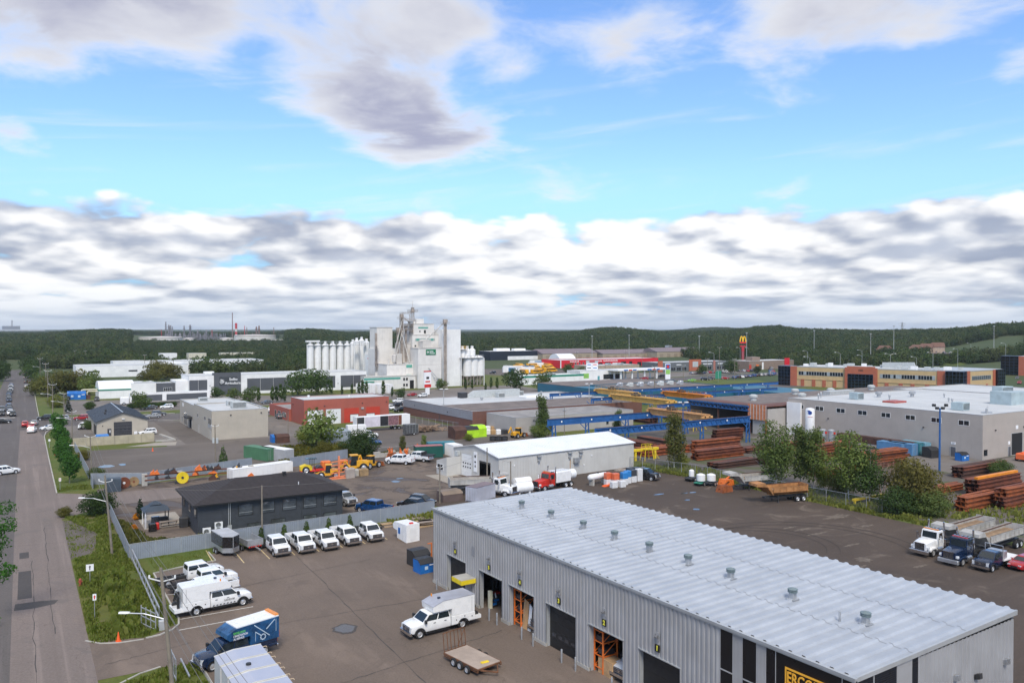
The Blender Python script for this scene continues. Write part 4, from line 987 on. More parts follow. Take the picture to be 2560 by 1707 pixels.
# ---------- charcoal brick office with hip roof
def dark_house():
 t=thing('office_house','charcoal brick office with low hip roof of dark shingles','building',(20.4,113.4,0))
 W,D,h=20.3,12.4,4.3
 MB().box(0,0,0,W,D,h).build('wall',charcoal_brick,t)
 mb=MB();o=.75;e=(-o,-o,W+o,D+o);rz=h+2.05;r0,r1=(6.6,D/2),(W-4.8,D/2)
 A_,B_,C_,D_=(e[0],e[1],h+.02),(e[2],e[1],h+.02),(e[2],e[3],h+.02),(e[0],e[3],h+.02);P,Q=(r0[0],r0[1],rz),(r1[0],r1[1],rz)
 mb.quad(A_,B_,Q,P);mb.poly([B_,C_,Q]);mb.quad(C_,D_,P,Q);mb.poly([D_,A_,P]);mb.quad(D_,C_,B_,A_);rf=mb.build('roof',shingle_m,t)
 mb=MB();n=20
 for k in range(n):
  f,g=k/n,(k+.96)/n
  for a,b,c,d in((A_,B_,Q,P),(B_,C_,Q,Q),(D_,A_,P,P)):
   a,b,c,d=[Vector(v)for v in(a,b,c,d)];nn=(b-a).cross(d-a).normalized()
   p1,p2,p3,p4=a.lerp(d,f),b.lerp(c,f),b.lerp(c,g),a.lerp(d,g)
   mb.quad(p1+nn*.045,p2+nn*.045,p3+nn*.012,p4+nn*.012);mb.quad(p1+nn*.005,p2+nn*.005,p2+nn*.045,p1+nn*.045)
 mb.build('shingle_course',shingle_m,t)['kind']='stuff'
 mb=MB()
 for a,b in((A_,B_),(B_,C_),(C_,D_),(D_,A_)):mb.bar((a[0],a[1],h-.06),(b[0],b[1],h-.06),.12,.14)
 mb.build('gutter',black_pl,t)
 mb=MB()
 for x in(3.2,8.2,11.1,14.2,17.2):mb.box(x-.05,-.05,0,x+.05,-.002,h)
 mb.build('pilaster',charcoal_brick,t)
 wins=[(5.3,7.3,2.1,3.7),(8.3,10.3,2.1,3.75),(11.4,13.4,2.1,3.75),(14.4,16.4,2.05,3.7),(17.4,19.4,2.05,3.7),(6.5,8.4,.05,.95),(9.8,11.8,.05,1.1),(14.4,16.4,.05,1.1),(17.4,19.4,.05,1.1)]
 for a0,a1,z0,z1 in wins:
  mb=MB();f=.07
  for b in((a0,z0,a1,z0+f),(a0,z1-f,a1,z1),(a0,z0+f,a0+f,z1-f),(a1-f,z0+f,a1,z1-f)):mb.box(b[0],-.06,b[1],b[2],.02,b[3])
  w=mb.build('window',black_pl,t);MB().box(a0+f,-.02,z0+f,a1-f,.03,z1-f).build('pane',M('reflecting pane',(.075,.085,.095),.04,0,.5,.7,spec=1.0),w)  # pane colour lightened and mottled to paint in bright reflections
  if z0>1:
   MB().box(a0+f,-.035,z0+.42,a1-f,-.022,z0+.46).build('window_rail',trim_grey,w)
 for y0,y1,z0,z1 in((5.0,6.9,2.2,3.5),(.8,2.4,2.2,3.5),(5.0,6.4,.3,.9),(9.6,11,2.2,3.4)):
  w=MB().box(-.05,y0,z0,.02,y1,z1).build('window',black_pl,t);MB().box(-.06,y0+.08,z0+.08,-.051,y1-.08,z1-.08).build('pane',win_glass,w)
 mb=MB();mb.cyl((4.0,-.08,.4),(4.0,-.08,4.0),.05,8);mb.cyl((4.22,-.08,.4),(4.22,-.08,4.0),.05,8);mb.box(3.85,-.14,.35,4.4,-.002,1.0);mb.build('conduit',trim_grey,t)
 mb=MB();mb.lathe([(.22,5.9),(.22,6.5),(.32,6.53),(.32,6.7),(.05,6.75)],10,(13.2,5.4,0));mb.build('roof_vent',black_pl,t)
 MB().cyl((14.4,2.2,4.9),(14.4,2.2,5.6),.06,8).build('vent_pipe',white_paint,t)
 for x,z0,z1,nf in((.5,.2,1.15,1),(2.05,.35,1.75,2)):
  u=thing('heat_pump','white outdoor heat pump with %s on charcoal brick wall'%('one round fan' if nf==1 else 'two stacked fans'),'heat pump',(20.4+x,113.0,0))
  MB().bbox(0,-.36,z0,1.05,0,z1,.03).build('case',white_paint,u)
  for k in range(nf):
   zc=z0+(z1-z0)*(k+.5)/nf;mb=MB()
   for r in(.12,.20,.28,.34):mb.lathe([(r,-.39),(r+.025,-.40),(r+.025,-.365),(r,-.365)],16,(.45,0,zc),axis='y')
   for a in range(8):mb.bar((.45,-.385,zc),(.45+math.cos(a*.785)*.34,-.385,zc+math.sin(a*.785)*.34),.02)
   mb.build('fan_grille',trim_grey,u)
  mb=MB();mb.bar((.1,-.2,0),(.1,-.2,z0),.05);mb.bar((.95,-.2,0),(.95,-.2,z0),.05);mb.build('leg',steel_dark,u)
dark_house()
# ---------- white gabled shed in the second yard
def white_shed():
 t=thing('metal_shed','pale ribbed metal shed with white gabled roof and open door','building',(73.0,122.3,0),R(3.6))
 W,D,h,hr=33.3,15.6,5.0,6.35
 pale=M('pale metal siding',(.56,.55,.52),.5,.1,.05,.4,streak=.22);
 rib_wall('wall',W,[],0,h,pale,t,.36,.03,axis='x',at=0,sgn=-1)
 MB().box(0.02,D-.1,0,W,D,h).build('rear_wall',pale,t);MB().prism([(0.03,0),(D-.11,0),(D-.11,h),(D/2,hr),(0.03,h)],'x',W-.1,W).build('far_gable',pale,t)
 mb=MB()
 for y0,y1,zb in((0,2.6,0),(2.6,6.4,3.6),(6.4,9.0,0),(9.0,12.6,4.2),(12.6,D,0)):
  ztop=lambda y:h+(hr-h)*(1-abs(y-D/2)/(D/2));ys=[y0,y1]if not(y0<D/2<y1)else[y0,D/2,y1]
  for a,b in zip(ys,ys[1:]):mb.prism([(a,zb),(b,zb),(b,ztop(b)),(a,ztop(a))],'x',0,.08)
 mb.build('gable_wall',pale,t)
 mb=MB()
 for k in range(40):
  y=k*D/40;mb.box(-.025,y,4.25,0,y+.12,h-.02)if not False else None
 mb.build('siding_rib',pale,t)['kind']='stuff'
 for k in range(6):
  d=MB().box(.03,9.0,k*.7+.01,.07,12.6,k*.7+.685).build('door_panel',white_door,t)
  if k in(2,3):
   for j in range(4):MB().box(.015,9.3+j*.82,k*.7+.2,.029,9.75+j*.82,k*.7+.5).build('window_pane',win_glass,d)
 MB().box(.05,2.6,3.2,.09,6.4,3.6).build('raised_door',steel_dark,t)
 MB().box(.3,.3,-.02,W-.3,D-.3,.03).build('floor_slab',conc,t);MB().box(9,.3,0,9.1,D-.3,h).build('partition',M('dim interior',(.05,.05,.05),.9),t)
 mb=MB();mb.box(-.12,7.0,1.3,-.03,8.1,5.0);s=mb.build('sign_panel',sign_white,t)
 mb=MB();mb.cyl((-.14,7.55,4.2),(-.12,7.55,4.2),.28,14);mb.box(-.14,7.3,3.0,-.12,7.8,3.3);mb.prism([(7.3,2.2),(7.8,2.2),(7.55,2.7)],'x',-.14,-.12);mb.build('emblem',sign_black,s)
 for a,b in((-.35,0),(D+.35,1)):
  pass
 mb=MB();y0,y1=-.3,D+.3
 mb.quad((-.3,y0,h-.05),(W+.3,y0,h-.05),(W+.3,D/2,hr+.02),(-.3,D/2,hr+.02));mb.quad((-.3,D/2,hr+.02),(W+.3,D/2,hr+.02),(W+.3,y1,h-.05),(-.3,y1,h-.05))
 mb.quad((-.3,y0,h-.15),(-.3,D/2,hr-.08),(W+.3,D/2,hr-.08),(W+.3,y0,h-.15));mb.quad((-.3,D/2,hr-.08),(-.3,y1,h-.15),(W+.3,y1,h-.15),(W+.3,D/2,hr-.08))
 for x in(-.3,W+.3):mb.quad((x,y0,h-.15),(x,D/2,hr-.08),(x,D/2,hr+.02),(x,y0,h-.05));mb.quad((x,D/2,hr-.08),(x,y1,h-.15),(x,y1,h-.05),(x,D/2,hr+.02))
 mb.quad((-.3,y0,h-.15),(W+.3,y0,h-.15),(W+.3,y0,h-.05),(-.3,y0,h-.05))
 for k in range(0,57):
  x=-.3+k*.6;mb.prism([(y0,h-.048),(D/2,hr+.022),(D/2,hr+.06),(y0,h-.01)],'x',x,x+.05)
 mb.build('roof',M('white roof sheet',(.78,.79,.80),.4,.1,.03,.4),t)
 mb=MB();mb.prism([(12.8,0),(16.6,0),(16.6,2.6),(12.8,3.6)],'x',-3.2,-.03);mb.build('lean_to',pale,t)
 MB().box(-3.26,14.0,.9,-3.21,16.2,2.1).build('window',white_paint,t);MB().box(-3.28,14.1,1.0,-3.262,15.0,2.0).build('pane',win_glass,t);MB().box(-3.28,15.15,1.0,-3.262,16.1,2.0).build('pane',win_glass,t)
 MB().bbox(-.7,13.0,3.7,-.05,14.0,4.5,.04).build('ventilation_unit',unit_m,t)
 for sx in(9.0,16.4,19.1):
  mb=MB();mb.prism([(-.03,4.6),(-.5,4.35),(-.5,4.25),(-.03,4.5)],'x',sx-.45,sx+.45);mb.bar((sx-.35,-.3,4.35),(sx-.3,-.08,3.3),.05);mb.bar((sx+.35,-.3,4.35),(sx+.25,-.08,3.3),.05);mb.box(sx-.2,-.3,3.2,sx+.2,-.04,3.55);mb.build('hooded_vent',galv,t)
 MB().bbox(17.3,-.7,2.35,18.5,-.04,3.3,.04).build('meter_box',galv,t)
 mb=MB();mb.box(16.5,-.035,.3,16.7,-.028,3.2);mb.build('rust_streak',M('rust stain',(.42,.25,.13),.9,0,.3,1),t)
 for sx,z in((22.0,3.2),(3.4,3.1),(20.0,1.6)):MB().box(sx-.12,-.15,z,sx+.12,-.03,z+.24).build('wall_light',sign_white,t)
white_shed()
# ---------- beige garage with slate blue roof
def garage():
 t=thing('garage_building','beige metal garage with slate blue gable roof and black door','building',(17.1,231,0))
 W,D,h,hr=12.0,31,3.9,6.0
 g=lambda x:h+(hr-h)*(1-abs(x-W/2)/(W/2))
 MB().prism([(0,0),(W,0),(W,g(W)),(W/2,hr),(0,g(0))],'y',0,.15).build('gable_wall',beige_wall,t)
 MB().prism([(0,0),(W,0),(W,g(W)),(W/2,hr),(0,g(0))],'y',D-.15,D).build('rear_gable',beige_wall,t)
 MB().box(0,.155,0,.15,D-.155,h).build('side_wall',beige_wall,t);MB().box(W-.15,.155,0,W,D-.155,h).build('side_wall',beige_wall,t)
 for sgn in(0,1):
  e0=-.5 if sgn==0 else W+.5;ze=h-.12;mb=MB()
  P=[(e0,-.5,ze),(W/2,-.5,hr+.05),(W/2,D+.5,hr+.05),(e0,D+.5,ze)]
  mb.loft([[(p[0],p[1],p[2]+.02)for p in P],[(p[0],p[1],p[2]+.16)for p in P]])
  n=50
  for k in range(n+1):
   y=-.45+(D+.9)*k/n;mb.bar((e0,y,ze+.17),(W/2,y,hr+.22),.05,.05)
  mb.build('roof',slate_roof,t)
 MB().bar((W/2,-.5,hr+.24),(W/2,D+.5,hr+.24),.3,.08).build('ridge_cap',M('bluish ridge cap',(.35,.40,.45),.4,.2),t)
 for k in range(5):MB().box(3.9,-.05,k*.74+.01,8.2,.0,k*.74+.725).build('door_panel',M('charcoal door',(.045,.045,.05),.55,0,.1,1),t)
 mb=MB()
 for j in range(4):mb.box(4.3+j*1.0,-.065,1.6,4.8+j*1.0,-.051,1.75)
 mb.build('window_pane',win_glass,t)
 MB().box(2.4,-.05,.05,3.3,.0,2.05).build('walk_door',M('charcoal door',(.045,.045,.05)),t);MB().box(2.9,-.06,1.0,3.1,-.051,1.7).build('window_pane',sign_white,t)
 MB().box(5.8,-.4,4.35,6.4,.0,4.55).build('wall_light',sign_white,t);MB().box(1.2,-.1,2.7,1.4,0,3.0).build('wall_light',steel_dark,t)
 for y in(2.5,5.2,8.0):MB().box(-.06,y,.05,.0,y+1.6,2.6).build('side_door',slot_dark,t)
 MB().bbox(8.6,-.7,.3,9.4,-.15,1.0,.03).build('heat_pump',white_paint,t)
 MB().lathe([(.2,0),(.2,.5),(.35,.55),(.1,.8)],10,(2.6,9,4.85)).build('roof_vent',steel_dark,t);MB().lathe([(.2,0),(.2,.5),(.35,.55),(.1,.8)],10,(3.2,14,5.1)).build('roof_vent',steel_dark,t)
garage()
# low concrete wall of precast panels round the garage yard
w=thing('retaining_wall','low beige concrete panel wall in front of the beige garage','wall',(10.8,214.8,0))
for k in range(6):MB().bbox(k*2.97,0,0,k*2.97+2.93,.3,2.05+(k==5)*.15,.02).build('wall_panel',M('cream concrete',(.42,.37,.27),.85,0,.15,.6,streak=.3),w)
tag(MB().loft([[(28.7,214,0),(29.3,214,0),(29.3,214,.5),(28.7,214,.5)],[(32.8,213.6,0),(32.8,214.2,0),(32.8,214.2,.45),(32.8,213.6,.45)]]).loft([[(32.8,214,0),(33.4,214,0),(33.4,214,.45),(32.8,214,.45)],[(31.2,226,0),(31.8,226,0),(31.8,226,.45),(31.2,226,.45)]]).build('concrete_kerb',conc),'crumbling concrete kerb beside the garage driveway','kerb')
for i,(x,y)in enumerate(((24,216.2),(23.5,216.3))):pass
tag(MB().bbox(15.8,216,1.5,18.6,219,2.2,.1).build('tarpaulin',M('blue tarpaulin',(.03,.20,.55),.5,0,.2,1)),'blue tarpaulin lying behind the cream concrete panel wall','tarpaulin')
# ---------- tan flat block (two heights)
b=Bld('commercial_block','tan flat roofed block with roof units beside the storage lot','building',41.2,209.7,14.0,24,7.3,beige_wall,pale_roof,.4)
for a0,a1,z0,z1,n in((17.6,19.4,4.1,5.1,2),(7.5,9.6,4.2,5.2,2),(.4,4.6,3.6,5.3,4)):b.win('L',a0,a1,z0,z1,n)
b.band('L',.3,4.7,2.9,3.6,trim_grey,'window_apron');b.door('L',.9,1.9,0,2.0,beige_wall,1,'walk_door');b.door('L',16.8,17.7,0,2.0,beige_wall,1,'walk_door')
b.lamp('F',4.6,6.0);b.lamp('F',12.2,6.2);b.unit(6.5,6.5,3.6,2.8,1.6);b.unit(7.0,14.5,3.4,2.4,1.2);b.stack(12.5,3,.08,.8,False)
b2=Bld('','','',0,24.02,14.0,22.5,6.8,beige_wall,pale_roof,.35,parent=b.o)
b2.win('L',10.5,15.5,.2,3.8,4);b2.door('L',3.0,6.5,0,2.6,slot_dark,1,'entrance');b2.bx(MB(),'L',2.4,7.5,0,1.5,2.9,3.4).build('awning',steel_dark,b.o);b2.unit(4,14,2.4,2,1.0);b2.win('L',17.5,19,.6,2.2,2);b2.band('L',16.0,18,5.2,6.2,sign_white,'sign_panel')
# ---------- red workshop
b=Bld('red_workshop','brick red flat roofed workshop with white and small dock doors','building',70.2,227.6,26.4,13.0,7.35,red_wall,pale_roof,.3,trim_grey)
b.door('F',1.1,5.6,0,4.2,white_door,5);b.door('F',6.6,11.0,0,4.3,white_door,5)
b.band('F',12.1,16.7,0,4.35,red_panel,'red_panel',.04);b.band('F',19.0,23.5,0,4.4,red_panel,'red_panel',.04)
b.door('F',14.0,16.5,.3,2.4,white_door,3,'dock_door',black_pl);b.door('F',19.1,21.7,.3,2.4,white_door,3,'dock_door',black_pl)
b.lamp('F',6.1,5.3);b.lamp('F',17.8,5.6);b.lamp('F',25.6,5.6);b.bx(MB(),'F',17.4,18.2,0,.3,3.9,4.4).build('heater_vent',trim_grey,b.o);b.lamp('L',10.5,5.2);b.stack(4.5,10,.25,.7,mat=white_paint);b.stack(15.5,5,.2,.6,mat=white_paint)
a=Bld('','','',-.6,13.02,12,22,3.6,red_wall,grey_roof,.9,red_wall,parent=b.o)
a.win('L',3,7,.8,2.3,3,pane=win_glass);a.win('L',9,12,.8,2.3,2);a.door('L',14,15.4,0,2.2,slot_dark,1,'entrance');a.stack(4,5,.35,2.2,False,steel_dark)
# ---------- brown brick warehouse with blue grey siding, flat roof
b=Bld('brick_warehouse','brown brick warehouse with grey lapped siding above and gravel roof','building',107.8,194.8,62,47,4.9,brick_brown,pale_roof,.25)
lap=M('blue grey lap siding',(.30,.31,.335),.5,.1,.08,.5)
for k in range(8):b.bx(MB(),'L',-.02,47.02,.02,.10+.0,2.5+k*.29,2.5+k*.29+.265).build('siding_board',lap,b.o)
MB().box(.5,.5,4.76,61,22,4.80).build('gravel_roof',brown_roof,b.o)
mb=MB();mb.prism([(20,4.8),(24,7.0),(41,7.0),(41,4.8)],'y',40,43);mb.build('roof_screen',unit_m,b.o);mb=MB();mb.box(18,40.5,4.8,20.5,43,6.6);mb.build('roof_box',steel_dark,b.o)
mb=MB();mb.bbox(36,28,4.8,43,33,5.5,.3);mb.build('white_membrane',white_wall,b.o)
b.band('L',20,21,0,2.2,M('brown door',(.10,.06,.05)),'walk_door');b.lamp('L',38,3.4);b.lamp('L',15,3.4)
b.unit(50,8,3,2.4,1.2);b.unit(30,36,2.5,2.5,1.5);b.stack(20,30,.3,1);b.stack(50,40,.3,1)
# ---------- taupe block with one dark opening
b=Bld('taupe_block','low taupe block with grey roof beside the blue crane leg','building',111.0,177,40,15.5,4.6,taupe_lite,grey_roof,.3)
b.door('F',9.3,11.6,.2,3.3,slot_dark,1,'open_door');b.lamp('F',5.5,3.5);b.band('F',1,2.6,0,2.2,taupe_wall,'walk_door');b.stack(22,9,.3,.4);b.win('F',30,31,1,2,1)
# ---------- pale annex between taupe block and blue warehouse
b=Bld('pale_annex','pale flat roofed annex below the blue crane rail','building',134,214,20,30,4.6,taupe_lite,pale_roof,.3);b.unit(14,22,3.2,2.6,1.6)
# ---------- blue warehouse
b=Bld('blue_warehouse','petrol blue warehouse with roof vents behind the crane yard','building',197,224,46,34,5.2,blue_wall,brown_roof,.3,blue_wall)
MB().box(-8,20,0,-.02,60,4.8).build('side_wing',blue_wall,b.o);MB().box(-8,34.02,4.8,46,60,5.0).build('rear_roof',brown_roof,b.o);MB().box(-.01,34.02,0,46,60,4.79).build('rear_wing',blue_wall,b.o)
MB().box(46.02,-24,0,70,12,4.0).build('low_wing',blue_wall,b.o)
for i in range(9):
 x=6+i*3.6;mb=MB();mb.bbox(x,22-(i%3)*2,5.0,x+1.9,24-(i%3)*2,6.6,.3);mb.prism([(x,6.2),(x-.9,5.6),(x-.9,5.3),(x,5.2)],'y',22.3-(i%3)*2,23.6-(i%3)*2);mb.build('rooftop_unit',unit_m if i%2 else alu,b.o)
# ---------- dark canopy building with blue truss and the taupe hall
def steel_hall():
 t=thing('steel_hall','low brown roofed steel hall with open front and blue truss','building',(166.6,147,0))
 MB().box(.4,-5,0,7.6,.0,6.9).build('near_wall',taupe_lite,t)
 for nm,m_,a0,st in(('cladding_strip',M('orange striped sheet',(.55,.20,.09),.55,0,.3,2),0,1),('cladding_strip',M('white striped sheet',(.6,.55,.5),.6),.3,2)):
  for k in range(0,12,st):MB().box(-.16-a0*.15,-5+k*.52,3.9,-.02-a0*.15,-5+k*.52+(.48 if not a0 else .16),7.9).build(nm,m_,t)
 MB().box(0,.6,7.2,104,24.5,7.5).build('roof',brown_roof,t);MB().box(-.1,-5,7.45,60,.58,7.7).build('roof',M('red brown roof edge',(.14,.06,.045),.85,0,.2,.3),t)
 MB().box(.1,.7,7.51,5,24.4,7.54).build('roof_edge',M('red brown roof edge',(.14,.06,.045)),t)
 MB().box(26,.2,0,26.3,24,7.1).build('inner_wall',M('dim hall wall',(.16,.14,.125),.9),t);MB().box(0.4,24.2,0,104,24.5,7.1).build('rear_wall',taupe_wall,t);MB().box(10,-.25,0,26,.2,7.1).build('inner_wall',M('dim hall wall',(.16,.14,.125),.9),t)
 mb=MB();n=16;y0,y1=.8,24;mb.bar((-.2,y0,7.2),(-.2,y1,7.2),.3);mb.bar((-.2,y0,6.0),(-.2,y1,6.0),.25)
 for k in range(n):
  a,b_=y0+(y1-y0)*k/n,y0+(y1-y0)*(k+1)/n;m_=(a+b_)/2;mb.bar((-.2,a,7.1),(-.2,m_,6.1),.14);mb.bar((-.2,m_,6.1),(-.2,b_,7.1),.14)
 mb.build('truss',crane_blue,t)
 for y in(.6,12,23.8):MB().box(0,y,0,.4,y+.4,7.1).build('column',rust_dark,t)
 MB().box(-.3,-5.1,0,.1,-4.7,3.9).build('column',rust_orange,t)
 for x,y in((28,6),(52,14),(40,18),(76,16),(12,10)):MB().lathe([(.9,7.5),(.9,8.4),(1.2,8.45),(1.2,9.0),(.6,9.3)],12,(x,y,0)).build('roof_ventilator',unit_m,t)
 MB().prism([(38,7.5),(48,7.5),(50,9.4),(38,9.4)],'y',4,6.5).build('roof_screen',unit_m,t);MB().box(25.9,4,0,26,6,3).build('walk_door',white_door,t)
steel_hall()
b=Bld('taupe_hall','large taupe metal hall with eight double windows and pale roof','building',174.3,91.0,62,50.5,9.6,taupe_wall,pale_roof,.25,trim_grey)
for y0,y1 in((136.4,138.9),(130.4,132.9),(124.2,126.7),(118.2,120.7),(112.1,114.5),(106.0,108.4),(99.9,102.3),(93.8,96.2)):b.win('L',y0-91,y1-91,7.05,8.2,2,white_paint)
b.door('L',5.7,6.8,0,2.1,M('grey steel door',(.10,.10,.11),.5),1,'walk_door');p_=b.band('L',5.7,6.7,2.7,3.2,sign_white,'number_plate',.06)
text('numeral','27',.5,sign_black,p_,(-.065,6.2,2.95),ROT_LEFT)
b.win('F',.5,1.9,.9,2.2,1,black_pl);b.door('F',11.8,16.4,.2,4.9,slot_dark,1,'open_bay',trim_grey);b.door('F',10.4,11.4,0,2.1,M('grey steel door',(.10,.10,.11),.5),1,'walk_door');b.band('F',10.4,11.2,2.6,3.3,sign_white,'number_plate',.06);b.band('F',13.6,14.6,5.8,6.6,sign_white,'number_plate',.06);b.lamp('F',5,6);b.lamp('L',38,5.2);b.lamp('L',13,5.6);b.lamp('F',17,6)
for x,y,s_ in((12,38,2.6),(7,8,2.8)):b.unit(x,y,s_,s_,1.7,M('blue grey unit',(.36,.44,.46),.5))
mb=MB();mb.bbox(11,27,9.4,16,30.5,9.9,.1);mb.build('skylight',M('red skylight',(.36,.08,.06),.5),b.o)
for x,y in((24,40),(33,36),(18,33),(24,20),(26,22),(4,44),(9,47),(38,30)):b.stack(x,y,.5 if x>20 and y>30 else .15,1.5 if y>30 else 1.1)
mb=MB();mb.prism([(30,9.4),(41,9.4),(44,12.2),(30,12.6)],'y',9,14);mb.build('roof_unit',M('blue grey unit',(.36,.44,.46)),b.o)
mb=MB();mb.bbox(6,2.2,9.4,8.2,3.6,9.7,.05);mb.cyl((7.1,2.9,9.6),(7.1,2.9,10.4),.25,10);mb.cyl((7.1,2.9,10.3),(7.6,2.9,10.9),.15,8);mb.build('roof_vent',galv,b.o)
a=Bld('','','',62.02,20,40,40,9.0,taupe_lite,pale_roof,.3,parent=b.o);a.unit(6,10,6,3,2.2,M('blue grey unit',(.36,.44,.46)))
MB().box(-.6,46,0,-.1,50.4,8.6).build('pipe_chase',white_wall,b.o);
# ---------- white gas tank
p=G('A4',385,1240)
t=thing('gas_tank','tall white cylindrical gas tank with blue emblem by the taupe hall','tank',(p.x,p.y,0))
MB().lathe([(.2,1.0),(1.0,1.15),(1.15,1.5),(1.15,7.5),(1.0,7.8),(.3,8.0)],22).build('vessel',white_paint,t,smooth=True)
for a in range(3):MB().bar((math.cos(a*2.1)*.9,math.sin(a*2.1)*.9,0),(math.cos(a*2.1)*.9,math.sin(a*2.1)*.9,1.3),.16).build('leg',white_paint,t)
ang=math.atan2(-p.y,-p.x);c_=Vector((math.cos(ang),math.sin(ang),0))
e=MB()
mb=MB();mb.lathe([(.24,-.02),(.48,-.02),(.48,.02),(.24,.02)],20,axis='x');mb.lathe([(.001,-.02),(.13,-.02),(.13,.02),(.001,.02)],12,axis='x');mb.box(-.02,-.62,.36,.02,.0,.60)
e=mb.build('emblem',M('emblem blue',(.02,.06,.28),.4),t,c_*1.17+Vector((0,0,6.8)),(0,0,ang));MB().box(-.02,-.6,0,.02,.6,.07).build('emblem_line',bright_red,t,c_*1.17+Vector((0,0,5.75)),(0,0,ang))
for k,x,y in(('A4',505,1285),('A4',583,1290)):
 q=G(k,x,y);mb=MB();mb.lathe([(.5,0),(.85,.3),(.85,3.4),(.5,3.7)],16)
 for z in(.8,1.6,2.4):mb.lathe([(.9,z),(.9,z+.08)],16)
 v=thing('gas_vaporiser','silver finned vaporiser beside the white gas tank, '+('nearer the tank' if x<540 else 'nearer the beam trailer'),'vaporiser',(q.x,q.y,0));mb.build('vessel',alu,v)
 MB().box(-.35,-.88,2.6,.35,-.8,3.1).build('label_plate',bright_red,v)
# ---------- long warehouse with the sign, wings
b=Bld('long_warehouse','long white warehouse with dark grey panels and round logo sign','building',60.2,352,78,19,8.3,white_wall,pale_roof,.35)
for x0,x1 in((.1,7.3),(23.6,63.0),(65.5,77.8)):
 n=max(2,round((x1-x0)/5.6))
 for k in range(n):b.band('F',x0+(x1-x0)*k/n,x0+(x1-x0)*(k+1)/n-.1,1.2,6.6,dark_panel,'wall_panel',.05+(k%2)*.012)
tw=Bld('','','',9.9,-.35,11.0,4,9.2,dark_panel,grey_roof,.3,dark_panel,parent=b.o)
pl=tw.bx(MB(),'F',2.1,9.3,0,.14,4.1,7.6).build('sign_panel',M('sign slate',(.05,.055,.06),.5),b.o)
text('sign_lettering','Sollio',1.55,sign_white,pl,(16.0,-.52,6.5),ROT_FRONT,'LEFT',.03);text('sign_lettering','Agriculture',1.55,sign_white,pl,(14.25,-.52,4.9),ROT_FRONT,'LEFT',.03,sx=.92)
def round_logo(parent,x,y,z,r,mat):
 mb=MB()
 for k in range(5):
  zz=-r+(k+.5)*r*.4;w_=math.sqrt(max(0,r*r-zz*zz));n=9
  for i in range(n):
   a0=-w_+2*w_*i/n;a1=-w_+2*w_*(i+.82)/n
   wob=lambda a:zz+.14*r*math.sin(a/r*3.2+k)
   mb.loft([[(a0,-.03,wob(a0)-r*.11),(a0,.03,wob(a0)-r*.11),(a0,.03,wob(a0)+r*.11),(a0,-.03,wob(a0)+r*.11)],[(a1,-.03,wob(a1)-r*.11),(a1,.03,wob(a1)-r*.11),(a1,.03,wob(a1)+r*.11),(a1,-.03,wob(a1)+r*.11)]])
 return mb.build('logo',mat,parent,(x,y,z))
round_logo(pl,13.1,-.52,5.75,.95,sign_white)
b.unit(50,9,5,3,1.2);b.unit(9,15,4,3,1.0,white_wall,vents=False);b.lamp('F',8.3,4);b.lamp('F',64.2,3);b.band('F',1.5,3,0,2.4,white_door,'walk_door')
b.lamp('L',6,5);b.lamp('L',13,5);b.bx(MB(),'L',1,16,0,1.2,1.4,1.9).build('green_canopy',green_trim,b.o)
a=Bld('','','',-11.8,4,7.0,10,5.6,dark_panel,pale_roof,.3,parent=b.o);a.win('F',2.6,5.8,2.2,3.7,4,white_paint)
a=Bld('','','',-21.3,5,9.4,14,5.8,white_wall,pale_roof,.3,parent=b.o)
MB().box(-4.78,2,0,-.02,16,6.4).build('link_block',white_wall,b.o)
# barrel hall with pipes
t=thing('barrel_hall','white hall with bright rounded roof, green eave and cream pipes','building',(27.2,357.5,0))
W,D=13.0,16;MB().box(0,0,0,W,D,3.2).build('wall',white_wall,t);MB().box(-.15,-.15,3.2,W+.15,D+.15,3.75).build('eave_band',green_trim,t)
rings=[[(W*k/1,-.1+(D+.2)*(.5-.5*math.cos(math.pi*i/14)),3.76+3.0*math.sin(math.pi*i/14))for i in range(15)]for k in(0,1)]
MB().loft(rings).build('roof',M('bright white membrane',(.80,.80,.80),.5,0,.03),t,smooth=True)
t2=MB().tube([(-.2,4,3.6),(-5.5,4,3.6),(-5.9,4,3.2),(-5.9,4,.9)],.28,10);t2.tube([(-.2,2.2,3.0),(-3.6,2.2,3.0),(-4.0,2.2,2.6),(-4.0,2.2,.9)],.28,10);t2.build('air_duct',M('cream pipe',(.62,.57,.42),.5),t)
tag(MB().bbox(21.0,358,0,24.3,361,1.7,.1).build('hopper_box',rust_dark),'rusty brown hopper box under the cream pipes of the white hall','hopper')
tag(MB().lathe([(.05,-4.2),(1.7,-3.6),(1.9,-2.5),(1.9,3.5),(1.6,4.2),(.05,4.6)],20,(33,378,4.2),axis='x').build('storage_tank',white_paint,None,smooth=True),'white horizontal storage tank behind the rounded roof hall','tank')
